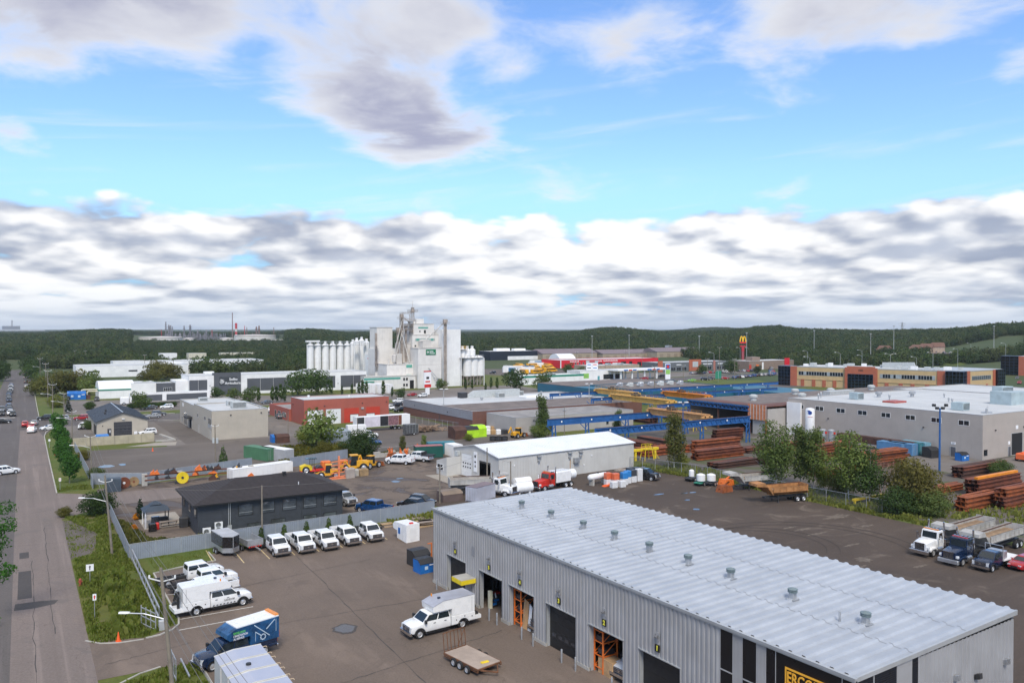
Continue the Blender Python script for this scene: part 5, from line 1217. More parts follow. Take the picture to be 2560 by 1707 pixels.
# ------------------------------------------------------------------ feed mill
def railing(mb,pts,z,h=1.0,r=.05,step=1.5,m=0):
 for a,b in zip(pts,pts[1:]):
  a=Vector((a[0],a[1],z));b=Vector((b[0],b[1],z));n=max(1,round((b-a).length/step))
  for q in(h*.5,h):mb.bar(a+Vector((0,0,q)),b+Vector((0,0,q)),r,m=m)
  for i in range(n+1):p=a.lerp(b,i/n);mb.bar(p,p+Vector((0,0,h)),r,m=m)
 return mb
silo_white=M('silo white',(.78,.77,.75),.5,.05,.07,.4,streak=.22)
pipe_tan=M('stained steel',(.40,.34,.29),.6,.2,.25,.5,streak=.2)
def feed_mill():
 t=thing('feed_mill','tall pale feed mill tower with bucket elevators and green sign','building',(159.4,341,0))
 def blk(name,x0,y0,x1,y1,z0,z1,m_=mill_wall,cap=True):
  o=MB().box(x0,y0,z0,x1,y1,z1).build(name,m_,t)
  if cap:MB().box(x0-.2,y0-.2,z1+.003,x1+.2,y1+.2,z1+.25).build('roof_edge',mill_wall2,o)
  return o
 blk('annex',0.2,0,12.4,9,0,18.8);MB().box(.1,-.06,11.0,12.5,-.003,11.25).build('panel_seam',mill_wall2,t)
 blk('tower',1.4,9.02,15.2,21,0,25.0,mill_wall);blk('head_house',1.9,9.3,13.0,20.4,25.26,30.3,mill_wall)
 blk('tall_store',15.25,5,25.4,21,0,27.7,white_wall,False)
 blk('side_tower',-2.9,11,1.35,20,0,20.8,mill_wall2);blk('low_block',-3.6,5.99,.15,10.9,0,11.8,mill_wall);blk('low_store',-13,6.2,-3.65,18,0,11.2,mill_wall)
 blk('slab_tower',-13.1,18.2,-5.0,27,0,28.6,mill_wall);blk('slab_base',-14,18.05,-2.95,27,0,18.5,mill_wall,False)
 blk('office_wing',-26,2,-.2,5.98,0,6.0,mill_wall);MB().box(-25.9,1.9,4.6,-8,1.997,5.5).build('green_band',teal_win,t);MB().box(-26.3,.4,3.4,-21.5,1.99,4.0).build('green_canopy',green_trim,t)
 MB().box(-25.5,1.92,.1,-22.2,1.996,3.2).build('dock_opening',slot_dark,t)
 for x in(-14,-12.6,-6.6,-5.2):
  for z in((1.2,)if x<-10 else(1.2,3.9)):MB().box(x,1.9,z,x+.9,1.994,z+1.2).build('window',win_glass,t)
 MB().box(-3.2,1.9,0,-1.2,1.996,3.9).build('dock_opening',slot_dark,t)
 for x0,x1,z0,z1,y in((-3.2,-.2,9.6,11,5.9),(-3.2,-.6,5.4,6.4,5.87),(2.8,13.2,22.2,23.4,8.9),(4.6,9.8,28.2,28.9,9.2)):
  p_=MB().box(x0,y,z0,x1,y+.12,z1).build('green_louvre',M('faded louvre',(.32,.38,.36),.5)if(y,z0)==(8.9,22.2)else teal_win,t)
  if(y,z0)==(8.9,22.2):MB().box(x0+.6,y-.04,z0+.1,x0+2.2,y-.003,z1-.1).build('pane',teal_win,p_);MB().box(x1-2.0,y-.04,z0+.1,x1-.8,y-.003,z1-.1).build('pane',teal_win,p_)
 MB().box(7.6,9.2,25.8,8.6,9.29,27.4).build('window',win_glass,t);MB().box(5.2,9.2,26.4,5.7,9.29,27.2).build('window',win_glass,t);MB().box(2.6,8.9,19.4,3.3,8.99,20.2).build('window',win_glass,t)
 s=MB().box(4.2,-.22,15.7,9.3,-.05,18.3).build('sign_panel',M('sign green',(.0,.17,.07),.5),t)
 text('sign_lettering','Sollio',.95,sign_white,s,(6.0,-.25,17.35),ROT_FRONT,'LEFT',.02);text('sign_lettering','Agriculture',.95,sign_white,s,(6.0,-.25,16.5),ROT_FRONT,'LEFT',.02,sx=.62);round_logo(s,5.1,-.26,17.0,.6,sign_white)
 mb=MB();mb.box(3.2,1.5,19.1,7.8,6.5,22.2);mb.prism([(3.0,22.2),(8.0,22.2),(6,22.9),(5,22.9)],'y',1.4,6.6);mb.build('roof_hopper',mill_wall2,t)
 def leg(x,y,z0,z1,w=.7,head=True):
  mb=MB();mb.box(x-w,y-.35,z0,x-.1,y+.35,z1);mb.box(x+.1,y-.35,z0,x+w,y+.35,z1)
  mb.box(x-w-.3,y-.6,z1,x+w+.3,y+.6,z1+1.6);mb.box(x-w-.3,y-.6,z0,x+w+.3,y+.6,z0+1.2)
  for k in range(int((z1-z0)/3)):mb.box(x-w-.08,y-.42,z0+k*3,x+w+.08,y+.42,z0+k*3+.18)
  if head:
   railing(mb,[(x-1.8,y-1.2),(x+1.8,y-1.2),(x+1.8,y+1.2),(x-1.8,y+1.2),(x-1.8,y-1.2)],z1-.6);mb.box(x-1.8,y-1.2,z1-.7,x+1.8,y+1.2,z1-.6)
  return mb.build('bucket_elevator',pipe_tan,t)
 leg(13.9,-1.0,0,31.0);leg(-3.4,10.8,0,33.5,.5);leg(-1.4,10.4,0,28.0,.4);leg(-5.2,11.4,0,27,.4)
 mb=MB();mb.tube([(-3.2,10,33),(-8.5,8,17.0)],.15,8);mb.tube([(-3.0,10,28),(-9.0,7,12)],.15,8);mb.tube([(13.6,-.6,31),(5.6,3,22.9)],.25,8);mb.tube([(-3.3,10.6,34),(3,14,30.5)],.22,8)
 mb.tube([(-3.6,10.2,26),(-1.6,5.5,12)],.18,8);mb.build('spout',M('spout steel',(.55,.53,.49),.5),t)['kind']='stuff'
 mb=MB();x0,x1,y0,y1=-3.4,1.8,9.0,13.0
 for x in(x0,x1):
  for y in(y0,y1):mb.bar((x,y,25),(x,y,35.2),.22)
 for z in(27,29.5,32,35):railing(mb,[(x0,y0),(x1,y0),(x1,y1),(x0,y1),(x0,y0)],z,.9,.09,1.2)
 for z in(27,29.5,32):mb.box(x0,y0,z-.12,x1,y1,z)
 mb.build('head_platform',pipe_tan,t)
 mb=MB()
 for dx,dy in((-.7,-.7),(.7,-.7),(.7,.7),(-.7,.7)):mb.bar((3.8+dx,14+dy,30.3),(3.8+dx*.6,14+dy*.6,38.4),.2)
 for z in(32,34,36,38.3):mb.box(3.0,13.2,z,4.6,14.8,z+.14)
 mb.box(2.0,12.2,36.2,5.6,15.8,36.35);railing(mb,[(2,12.2),(5.6,12.2),(5.6,15.8),(2,15.8),(2,12.2)],36.3,1.0,.1);mb.box(3.2,13.4,36.4,4.4,14.6,38.0);mb.bar((3.8,14,38),(3.8,14,41.5),.1)
 mb.build('radio_mast',pipe_tan,t)
 mb=MB();mb.bbox(4.4,11,30.5,7.5,14,32.8,.1);mb.bbox(0.8,10,30.5,3.4,13,31.6,.1);mb.box(7.9,12,30.5,8.8,13,33.0);mb.build('roof_unit',mill_wall,t)
 mb=MB();railing(mb,[(15.4,5.2),(25.2,5.2),(25.2,20.8)],27.7,1.1,.06,1.6);mb.build('railing',M('pale blue rail',(.30,.42,.60),.5),t)
 mb=MB();mb.lathe([(.3,11.5),(1.1,12.5),(1.1,15.5),(.4,16)],12,(-8,9,0));mb.lathe([(.5,11.4),(.5,14)],10,(-11,8.6,0));mb.box(-7.2,8.2,11.5,-4.4,12,16.2);mb.build('dust_filter',mill_wall2,t)
 mb=MB();mb.bar((5.5,-.1,9.5),(9.2,-2.6,4.4),.22);mb.bar((9.2,-2.6,4.4),(8.2,-.2,4.8),.16);mb.box(8.6,-3.1,3.6,9.8,-2.1,4.6);mb.build('loading_arm',galv,t)
 MB().box(-14.2,17.2,10,-13.3,18,26).build('ladder_cage',pipe_tan,t)
 mb=MB()
 for k in range(10):mb.box(-14.6+(k%2)*.3,16.6-k*.1,9+k*1.2,-13.2,17.9-k*.1,9.15+k*1.2)
 mb.build('platform',pipe_tan,t)
 mb=MB();mb.box(10.0,-.06,1.0,11.6,-.01,3.2);mb.build('green_door',green_trim,t)
feed_mill()
def silo(x,y,r,z0,z1,label,group,name='silo',legs=False):
 t=thing(name,label,'silo',(x,y,0),0,group)
 MB().lathe([(r,z0),(r,z1),(r*.45,z1+r*.45),(r*.2,z1+r*.5)],20).build('shell',silo_white,t,smooth=True)
 mb=MB()
 for k in range(1,6):z=z0+(z1-z0)*k/6;mb.lathe([(r+.02,z-.06),(r+.05,z),(r+.02,z+.06)],20)
 mb.build('hoop',silo_white,t)['kind']='stuff'
 if legs:
  MB().lathe([(.3,z0-r*.9),(r,z0)],16).build('hopper',pipe_tan,t)
  for a in range(6):MB().bar((math.cos(a*1.047)*r*.95,math.sin(a*1.047)*r*.95,0),(math.cos(a*1.047)*r*.95,math.sin(a*1.047)*r*.95,z0+.5),.25).build('leg',pipe_tan,t)
  mb=MB()
  for a in range(6):
   p,q=a*1.047,(a+1)*1.047;mb.bar((math.cos(p)*r*.95,math.sin(p)*r*.95,.4),(math.cos(q)*r*.95,math.sin(q)*r*.95,z0*.8),.12)
  mb.build('brace',pipe_tan,t)
 else:MB().bbox(-.55,-.55,z1+r*.4,.55,.55,z1+r*.4+1.3,.1).build('top_hatch',silo_white,t)
 return t
LAB=['first white silo at the end of the long row behind the warehouse','second white silo in the row behind the long warehouse','third white silo in the row behind the long warehouse','fourth white silo in the row behind the long warehouse','fifth white silo in the row behind the long warehouse','sixth white silo in the row behind the long warehouse, nearest the mill']
YS=402
for i,zx in enumerate((498,567,637,705,773,837)):
 x,z=ON_Y(YS,'A2',zx,395);silo(x,YS,1.78,0,19.6,LAB[i],'row of white silos behind the warehouse')
xa,_=ON_Y(YS,'A2',468,395);xb,_=ON_Y(YS,'A2',1010,395)
for i,(zx,dy,zt)in enumerate(((925,6,21.2),(970,12,21.6),(1015,2,20.8),(890,14,20.2))):
 x,z=ON_Y(YS+dy,'A2',zx,395);silo(x,YS+dy,1.65,0,zt,'slim white silo clustered at the mill end of the silo row','slim silos clustered at the mill end')
t=thing('silo_gallery','steel walkway with railings along the tops of the white silos','walkway',(0,0,0))
MB().box(xa,YS-2.0,19.3,xb,YS+.6,19.45).build('deck',galv,t);mb=MB();railing(mb,[(xa,YS-2),(xb,YS-2)],19.45,2.0,.12,3.3);railing(mb,[(xa,YS+.6),(xb,YS+.6)],19.45,1.8,.1,3.3);mb.build('railing',galv,t)
MB().box(xa-.5,YS-1.0,21.2,xa+6.5,YS+1.2,22.0).build('cover',white_wall,t)
mb=MB()
for zx in(905,985,1020):x,_=ON_Y(YS-3,'A2',zx,400);mb.tube([(x,YS-3,2),(x,YS-3,21)],.2,8)
mb.build('pipe',silo_white,t)
# legs and tanks between silos and mill
x,_=ON_Y(372,'A2',1095,500);t=thing('filter_house','white filter tower with stairs between the silos and the mill','tower',(x,372,0))
MB().box(-3,0,0,2.2,6,15.5).build('shell',white_wall,t);mb=MB()
for k in range(8):mb.box(-4.2,-1.4,1.5+k*1.8,2.4,-.03,1.62+k*1.8);mb.bar((-4+(k%2)*6,-1.2,1.6+k*1.8),(2-(k%2)*6,-1.2,3.4+k*1.8),.14)
railing(mb,[(-4.2,-1.4),(2.4,-1.4)],15.8,1.0,.1);mb.build('stair',silo_white,t);MB().box(-4.2,-1.2,13.2,-1.8,-.4,13.7).build('red_pipe',bright_red,t);MB().box(-4.6,-1.8,.2,-2.6,-.4,2.2).build('yellow_hopper',machine_orange,t)
for i,(zx,dy)in enumerate(((1905,4),(1940,0),(2000,0),(2058,0),(1975,9),(2035,9))):
 x,_=ON_Y(347+dy,'A2',zx,560)
 silo(x,347+dy,2.25,4.7,13.4,('front' if dy<5 else 'rear')+' raised feed bin on steel legs, '+('beside the tall white store','second from the tall white store','third from the tall white store','outermost of the front row','nearer the mill','farther from the mill')[i],'raised feed bins on steel legs','feed_bin',True)
for i,zx in enumerate((1895,1940,1985)):
 x,_=ON_Y(353,'A2',zx,440);silo(x,353,1.7,13.9,17.4,'upper white bin above the raised feed bins','upper bins above the raised feed bins','upper_bin')
xa,_=ON_Y(344,'A2',1885,480);xb,_=ON_Y(344,'A2',2095,480);t=thing('bin_gallery','railed steel platform around the tops of the raised feed bins','walkway',(0,0,0))
mb=MB();mb.box(xa,344,13.6,xb,356,13.75);railing(mb,[(xa,344),(xb,344),(xb,356)],13.75,1.1,.09,1.8);mb.box(xa,350,17.6,xb-6,356,17.75);mb.build('deck',galv,t);mb=MB();railing(mb,[(xa,350),(xb-6,350),(xb-6,356)],17.75,1.6,.1,1.8);mb.build('railing',crane_yellow,t)
for x in(xb,xa):MB().bar((x,344,0),(x,344,13.6),.3).build('column',silo_white,t)
# trailers standing by the mill, totem sign
p=G('A2',1575,830);t=thing('totem_sign','red and white totem sign in front of the feed mill','sign',(p.x,p.y,0),R(8))
MB().box(-1.7,-.25,3.0,1.7,.25,9.6).build('panel',sign_white,t);MB().box(-1.72,-.28,9.62,1.72,.28,10.1).build('top_band',bright_red,t);MB().box(-1.72,-.28,3.02,1.72,-.255,4.4).build('red_band',bright_red,t)
MB().box(-.7,-.28,6.6,.7,-.255,7.6).build('emblem',sign_black,t);MB().box(-1.2,-.28,5.2,1.2,-.255,5.8).build('red_line',bright_red,t);MB().box(-1.0,-.2,0,1.0,.2,3.0).build('post',sign_white,t)
# ------------------------------------------------------------------ office building of tan and terracotta with dark glass bays
RZO=R(16)
t=thing('office_building','long tan and terracotta office building with black glass corner bays','building',(324,265,0),RZO)
L_=78
def glass_bay(par,x0,y0,x1,y1,z0,z1,nx,nz,face='L'):
 o=MB().box(x0,y0,z0,x1,y1,z1).build('glass_bay',M('black curtain glass',(.004,.005,.007),.05,0,0,spec=.5),par)
 mb=MB()
 for k in range(nz+1):z=z0+(z1-z0)*k/nz;mb.box(x0-.06,y0-.06,z-.05,x1+.06,y1+.06,z+.05)
 for k in range(nx+1):
  y=y0+(y1-y0)*k/nx;mb.box(x0-.07,y-.05,z0,x0-.01,y+.05,z1)
  x=x0+(x1-x0)*k/nx;mb.box(x-.05,y0-.07,z0,x+.05,y0-.01,z1)
 mb.build('mullion',M('blue steel mullion',(.04,.07,.12),.4,.3),o)
MB().box(.0,-L_,0,30,-3,9.3).build('wall',ochre_wall,t);MB().box(.3,-L_+.3,9.302,29.7,-3.3,9.4).build('roof',pale_roof,t)
mb=MB();mb.box(-.06,-L_-.06,9.45,30,-L_+.3,9.75);mb.box(-.06,-L_+.3,9.45,.3,-3,9.75);mb.box(-.05,-L_-.05,9.302,.2,-3,9.448);mb.box(.2,-L_-.05,9.302,30,-L_+.2,9.448);mb.build('coping',trim_grey,t)
glass_bay(t,-.4,-2.9,8,3.2,0,9.6,4,6);MB().box(-.3,-6.2,0,-.02,-2.92,9.6).build('pier',terracotta,t)
MB().box(-1.0,-44,0,-.03,-29.5,9.9).build('portal',terracotta,t);mb=MB();mb.box(-1.0,-43,9.902,-.03,-30.5,10.5);mb.build('portal_crest',terracotta,t)
text('numeral','1000',1.2,sign_black,t,(-1.03,-36.7,8.6),ROT_LEFT,bold=.02)
glass_bay(t,-1.15,-42.3,-1.02,-31.0,0,6.9,7,5)
def strip(y0,y1,n,xx=-.05):
 f=MB().box(xx-.03,y0,5.4,xx+.03,y1,7.3).build('window',trim_grey,t)
 for k in range(n):
  a=y0+(y1-y0)*(k+.08)/n;b_=y0+(y1-y0)*(k+.92)/n
  MB().box(xx-.06,a,5.5,xx-.032,b_,7.2).build('pane',win_glass if random.Random(k*7+n).random()<.72 else M('pale pane',(.32,.36,.38),.2),f)
strip(-28.5,-7,17);strip(-68.2,-45,20)
MB().box(-.35,-72.5,0,-.03,-69,9.6).build('pier',terracotta,t);glass_bay(t,-1.6,-L_-1.6,4.6,-72.6,0,9.6,5,6)
MB().box(-.25,-69,3.4,-.02,-2.9,3.6).build('ledge',ochre_wall,t)
for y in(-9,-14.5,-19.5,-24.5,-48,-54,-59,-65):MB().box(-.3,y-.8,0,-.02,y+.8,3.38).build('pier',terracotta,t)
WL,WR=(3.0,-L_-.6,0),(0,0,-RZO+R(2));wp=lambda mb,nm,m_:mb.build(nm,m_,t,WL,WR)
wp(MB().box(1.6,0,0,34,22,9.3),'wing_wall',ochre_wall);wp(MB().box(1.4,-.1,9.302,34.2,22,9.7),'coping',trim_grey);wp(MB().box(1.5,-.3,0,5.2,-.02,9.6),'pier',terracotta);wp(MB().box(25.6,-.3,0,27.6,-.02,9.6),'pier',terracotta)
f=wp(MB().box(7,-.08,5.4,24,-.02,7.3),'window',trim_grey)
for k in range(10):MB().box(7.15+k*1.68,-.12,5.5,8.6+k*1.68,-.082,7.2).build('pane',office_pane,f)
for x in(11,19.5):wp(MB().box(x,-.25,0,x+1.4,-.03,3.4),'pier',terracotta)
wp(MB().box(27.7,-1.2,0,34.6,8,9.62),'glass_bay',M('black curtain glass',(.004,.005,.007)))
mb=MB();[mb.box(27.65,-1.26,k*1.6,34.65,-1.2,k*1.6+.1)for k in range(7)];[mb.box(27.7+k*1.7,-1.28,0,27.8+k*1.7,-1.2,9.6)for k in range(5)];wp(mb,'mullion',M('blue steel mullion',(.04,.07,.12)))
rn=random.Random(4)
for i in range(17):
 y=-6-i*4.2;mb=MB();x=rn.uniform(5,18);w_=rn.uniform(1.6,3.4);mb.bbox(x,y-w_,9.4,x+rn.uniform(1.6,3.4),y,9.4+rn.uniform(1.0,2.1),.08);mb.build('rooftop_unit',unit_m if i%3 else white_wall,t)
mb=MB();mb.prism([(-56,9.4),(-41,9.4),(-41,12.0),(-55,12.4)],'x',16,17);mb.build('roof_screen',unit_m,t)
# second office block at the edge of the view
t2=thing('office_building','second tan office block with black glass corner at the picture edge','building',(497,246,0),R(14))
MB().box(0,-40,0,30,-6,11.5).build('wall',ochre_wall,t2);t_keep=t;t=t2
glass_bay(t2,-.4,-6,8,3,0,12,4,7);MB().box(-.3,-12,0,-.02,-6.05,12).build('pier',terracotta,t2);strip(-38,-14,18);MB().box(-.2,-40,11.51,30,-6,12).build('coping',trim_grey,t2)
# ------------------------------------------------------------------ shops and yards beyond
b=Bld('red_shop','long bright red garage with white lettering and roof','building',327,462,92,24,5.6,M('vivid red wall',(.62,.012,.025),.5,0,.06,.3),pale_roof,.3,M('vivid red wall',(.62,.012,.025)))
for i,(x0,x1,z1,m_)in enumerate(((40,45,3.4,slot_dark),(47,52,3.0,white_door),(55,60,3.6,slot_dark),(63,66,3.6,slot_dark),(71,75,3,slot_dark),(80,84,3.0,slot_dark),(34,37.5,3.2,slot_dark))):b.door('F',x0,x1,0,z1,m_,3,frame=M('vivid red wall',(.62,.012,.025)))
for x in(12.5,16,19.5):b.win('F',x,x+1.4,2.4,3.8,1,white_paint)
for x,w_ in((8.3,8),(31,6.5),(38.6,14)):
 for k in range(int(w_/.8)):b.bx(MB(),'F',x+k*.8,x+k*.8+.52,0,.08,4.1,4.1+(.7 if k%3 else .95)).build('sign_letter_bar',sign_white,b.o)
MB().box(-.05,-.02,0,.6,.3,5.5).build('white_corner',sign_white,b.o)
rings=[[(18+15*k,30+9*math.cos(math.pi*i/12),.2+10.2*math.sin(math.pi*i/12)*.86)for i in range(13)]for k in(0,1)]
tag(MB().loft([[(x+330,y+470,z)for x,y,z in r]for r in rings]).build('fabric_dome',M('bright white membrane',(.8,.8,.8)),None,smooth=True),'white fabric dome shelter behind the red garage','shelter')
# dark warehouse, long tan barns, mauve roofs behind
b=Bld('dark_warehouse','black and white warehouse behind the bus yard','building',352,604,50,20,8.2,M('navy black wall',(.012,.018,.030),.5),white_wall,.3);b.band('F',18,50,0,3.6,white_wall,'white_panel',.1);b.unit(10,6,14,6,2.4,white_wall,vents=False);b.unit(30,8,12,5,2.0,white_wall,vents=False)
mauve=M('mauve metal roof',(.20,.155,.165),.6,.1,.1,.2,streak=0);tanw=M('dull tan barn wall',(.36,.29,.21),.7)
def barn(label,x0,y0,W,D,h,hr,rz=0):
 t=thing('barn',label,'building',(x0,y0,0),rz)
 MB().box(0,0,0,W,D,h).build('wall',tanw,t);MB().prism([(-.4,h+.01),(D+.4,h+.01),(D/2,hr)],'x',-.4,W+.4).build('roof',mauve,t)
 for k in range(int(W/9)):MB().box(4+k*9,-.08,0,8+k*9,-.01,h*.7).build('bay_door',M('tan barn door',(.28,.22,.16)),t)
 return t
barn('long tan barn with mauve roof behind the red garage, nearest the black warehouse',402,596,62,24,5.5,9.5);barn('second long tan barn with mauve roof behind the red garage',466,590,60,22,4.6,8.2)
barn('dark roofed tan barn at the far end behind the red garage',520,575,60,24,6.0,9.6)
p=G('A3',1350,490);Bld('grey_plant','dark grey flat plant building with roof chimneys behind the shops','building',p.x,p.y,62,20,8.4,M('plum grey wall',(.11,.10,.115)),grey_roof,.3).unit(18,6,5,5,3,alu)
# restaurants with orange pillars
b=Bld('restaurant_row','row of grey restaurants with orange brick pillars','building',352,388,64,16,6.0,M('slate restaurant wall',(.13,.14,.145)),pale_roof,.3)
b.band('F',-.5,3.5,0,7.2,terracotta,'pillar',.4);b.band('F',27,38,0,7.6,terracotta,'pillar',.4);b.band('F',49.5,51.2,0,6.6,terracotta,'pillar',.4);b.band('F',30,35,2.6,6.2,unit_m,'metal_panel',.5)
for x in(6,11,16,21):b.win('F',x,x+4,.4,2.8,2)
for x in(39.5,44,53,58):b.win('F',x,x+4,.4,2.8,2)
for x0,n in((16,5),(40,10),(54,6)):
 for k in range(n):b.bx(MB(),'F',x0+k*.85,x0+k*.85+.55,0,.12,4.0,4.7).build('sign_letter_bar',sign_white,b.o)
a=Bld('tan_store','low tan store beside the fuel station','building',300,395,42,14,5.0,M('dull tan barn wall',(.36,.29,.21)),pale_roof,.3);a.unit(6,5,3,3,1);a.unit(20,5,3,3,1);a.unit(30,5,3,3,1)
# arches restaurant
b=Bld('arches_restaurant','brown and red fast food restaurant with orange mark','building',422,375,46,18,6.0,M('dull brown wall',(.24,.175,.135)),pale_roof,.3);b.band('F',.2,2.4,0,3.6,red_panel,'red_panel');b.band('F',13,14.6,0,5,white_wall,'white_panel');b.band('F',36,41,0,7.5,M('vivid red wall',(.62,.012,.025)),'red_panel',.4);b.band('F',7,10,2.6,3.6,machine_orange,'orange_mark');b.unit(10,6,8,6,2.5,M('dull brown wall',(.24,.175,.135)),vents=False)
arch_y=M('arch yellow',(.85,.50,.01),.45,0,0)
def arches(parent,w,h,th,loc,rz):
 mb=MB();n=14
 for s_ in(-1,1):
  prev=None
  for i in range(n+1):
   u=i/n;xx=s_*w/4+(-w/4+u*w/2);zz=h*(1-abs(2*u-1)**2.4)
   q=(xx,0,zz)
   if prev:mb.bar(prev,q,th*(.7+.3*abs(2*u-1)),th*.8)
   prev=q
 return mb.build('arches',arch_y,parent,loc,(0,0,rz))
p=G('A3',2120,575);fz=R(-30);t=thing('pole_sign','tall red pole sign with golden arches','sign',(p.x,p.y,0),fz)
MB().box(-.9,-.5,0,.9,.5,13.5).build('pole',M('dull red steel',(.30,.06,.07)),t);MB().box(-2.2,-.55,14.6,2.2,.55,15.7).build('red_board',M('dark red board',(.42,.02,.03)),t);MB().box(-.95,-.56,11.5,.95,.56,14.55).build('menu_board',M('dark red board',(.42,.02,.03)),t)
MB().box(-2.3,-.6,17.3,2.3,.6,18.4).build('red_board',M('vivid red wall',(.62,.012,.025)),t);MB().box(-.4,-.3,15.72,.4,.3,17.28).build('neck',steel_dark,t);arches(t,4.4,4.0,.85,(0,0,18.4),0)
p=G('A4',122,560);t=thing('arch_sign','smaller golden arches sign beside the long office building','sign',(p.x,p.y,0),fz);MB().box(-1.2,-.2,0,1.2,.2,2.4).build('pole',steel_dark,t);arches(t,3.8,3.6,.75,(0,0,2.2),0)
# fuel station
p=G('A3',1245,690);t=thing('fuel_canopy','white fuel station canopy with blue and red fascia','canopy',(p.x-14,p.y,0),0)
MB().box(-7,0,5.0,30,9,5.9).build('roof',sign_white,t)
for x0,x1,m_ in((-3,0,bin_blue),(3.4,6,bin_blue),(.6,2.8,bright_red),(14,17,bin_blue),(20.6,23,bin_blue),(17.6,20,bright_red)):MB().box(x0,-.06,5.1,x1,-.01,5.75).build('fascia_band',m_,t)
for x in(-4,4,13,22):
 for y in(1.5,7):MB().box(x,y,0,x+.7,y+.7,5.0).build('column',sign_white,t)
b=Bld('fuel_shop','white fuel station shop with green and teal posters','building',p.x-40,p.y+9,30,12,5.2,white_wall,pale_roof,.3);b.band('F',2,6,1.2,3.8,M('lime poster',(.25,.5,.1)),'poster');b.band('F',12,13.4,0,2.2,M('teal door',(.1,.35,.38)),'walk_door');b.band('F',16,28,.3,3,win_glass,'window')
for k,x,y,lab in(('A3',1430,690,'blue and green fuel price totem beside the white canopy'),):
 q=G(k,x,y);tt=thing('price_totem',lab,'sign',(q.x,q.y,0),R(-15));MB().box(-1.5,-.3,0,1.5,.3,8.8).build('frame',sign_white,tt);MB().box(-1.3,-.34,5.6,1.3,-.302,8.4).build('panel',bin_blue,tt);MB().box(-1.3,-.34,2.8,1.3,-.302,5.4).build('panel',M('lime poster',(.25,.5,.1)),tt);MB().lathe([(.5,-.38),(.9,-.38),(.9,-.342),(.5,-.342)],14,(0,0,7),axis='y').build('ring',bright_red,tt)
q=G('A3',735,690);tt=thing('tenant_board','white tenant sign board with stacked panels behind the blue warehouse','sign',(q.x,q.y,0),R(-25))
MB().box(-3.4,-.2,0,3.4,.2,10.5).build('frame',trim_grey,tt)
for r_ in range(4):
 for c_ in range(2):MB().box(-3.2+c_*3.3,-.26,1.6+r_*1.9,-.1+c_*3.3,-.205,3.3+r_*1.9).build('panel',sign_white,tt);MB().box(-2.8+c_*3.3,-.28,2.2+r_*1.9,-.6+c_*3.3,-.262,2.7+r_*1.9).build('panel_mark',(bright_red,bin_blue,steel_dark,bin_blue)[(r_+c_)%4],tt)
MB().box(-1.5,-.26,9.4,1.5,-.205,10.3).build('panel',M('dark red board',(.42,.02,.03)),tt)
# green eaved building, little things
b=Bld('green_eave_shop','white shop with green eave between bus yard and blue warehouse','building',G('A3',95,745).x,G('A3',95,745).y,38,12,4.4,white_wall,pale_roof,.8,green_trim);b.band('F',-.1,38.1,3.5,4.4,green_trim,'eave_band');b.unit(20,4,3,3,1.2)
tag(MB().lathe([(1.9,0),(1.9,2.6)],18,tuple(G('A3',500,690))).build('brick_ring',terracotta),'round terracotta enclosure in front of the white price boards','enclosure')
# warehouses at the far left beyond the thicket
for(k,x,y,W,D,h,wm,rm,lab)in(('A1',700,680,60,30,6.5,white_wall,pale_roof,'long pale flat warehouse beyond the thicket'),('A1',1040,630,46,18,7,white_wall,pale_roof,'white gabled store among parked trailers beyond the barrel roof hall'),('A1',1495,640,62,30,7.5,white_wall,pale_roof,'white industrial block with small windows behind the long warehouse'),('A1',1475,560,12,10,9,white_wall,pale_roof,'tall white box building behind the white industrial block'),('A1',1735,560,13,10,9,M('cream wall',(.6,.56,.44)),pale_roof,'cream box building in the trees behind the white industrial block'),('A1',2030,510,30,10,6,M('cream wall',(.6,.56,.44)),pale_roof,'cream building half hidden in trees behind the silos'),('A1',890,370,60,30,9,white_wall,pale_roof,'far white factory in the woods below the hill')):
 q=G(k,x,y);b=Bld('warehouse',lab,'building',q.x,q.y,W,D,h,wm,rm,.3);b.win('F',W*.1,W*.2,h*.45,h*.6,1);b.win('F',W*.45,W*.53,h*.45,h*.6,1);b.win('F',W*.78,W*.86,h*.45,h*.6,1)
# houses on the right hand slope
for i,(vx,vy,lab)in enumerate(((2112,792,'brown roofed house on the wooded slope beyond the office building'),(2140,789,'small house with tan roof, middle of the three on the slope'),(2170,787,'tall gabled house, farthest of the three on the slope'),(2035,797,'white house half hidden in trees behind the office building'))):
 D_=760 if i<4 else 690;p=AT(vx,vy,D_);z=land_z(p.x,p.y);t=thing('house',lab,'house',(p.x,p.y,z-.5),R(20*(i%3)))
 W,D,h=(19,12,6)if i==0 else(11,10,6.5);MB().box(0,0,0,W,D,h).build('wall',M('house stone',(.40,.30,.22))if i<3 else white_wall,t);MB().prism([(-.6,h),(W+.6,h),(W/2,h+4.2)],'y',-.5,D+.5).build('roof',M('house roof brown',(.16,.085,.06),.9,0,.2),t);MB().box(2,-.1,3,4,-.01,4.6).build('window',win_glass,t);MB().box(W-4,-.1,3,W-2,-.01,4.6).build('window',win_glass,t)
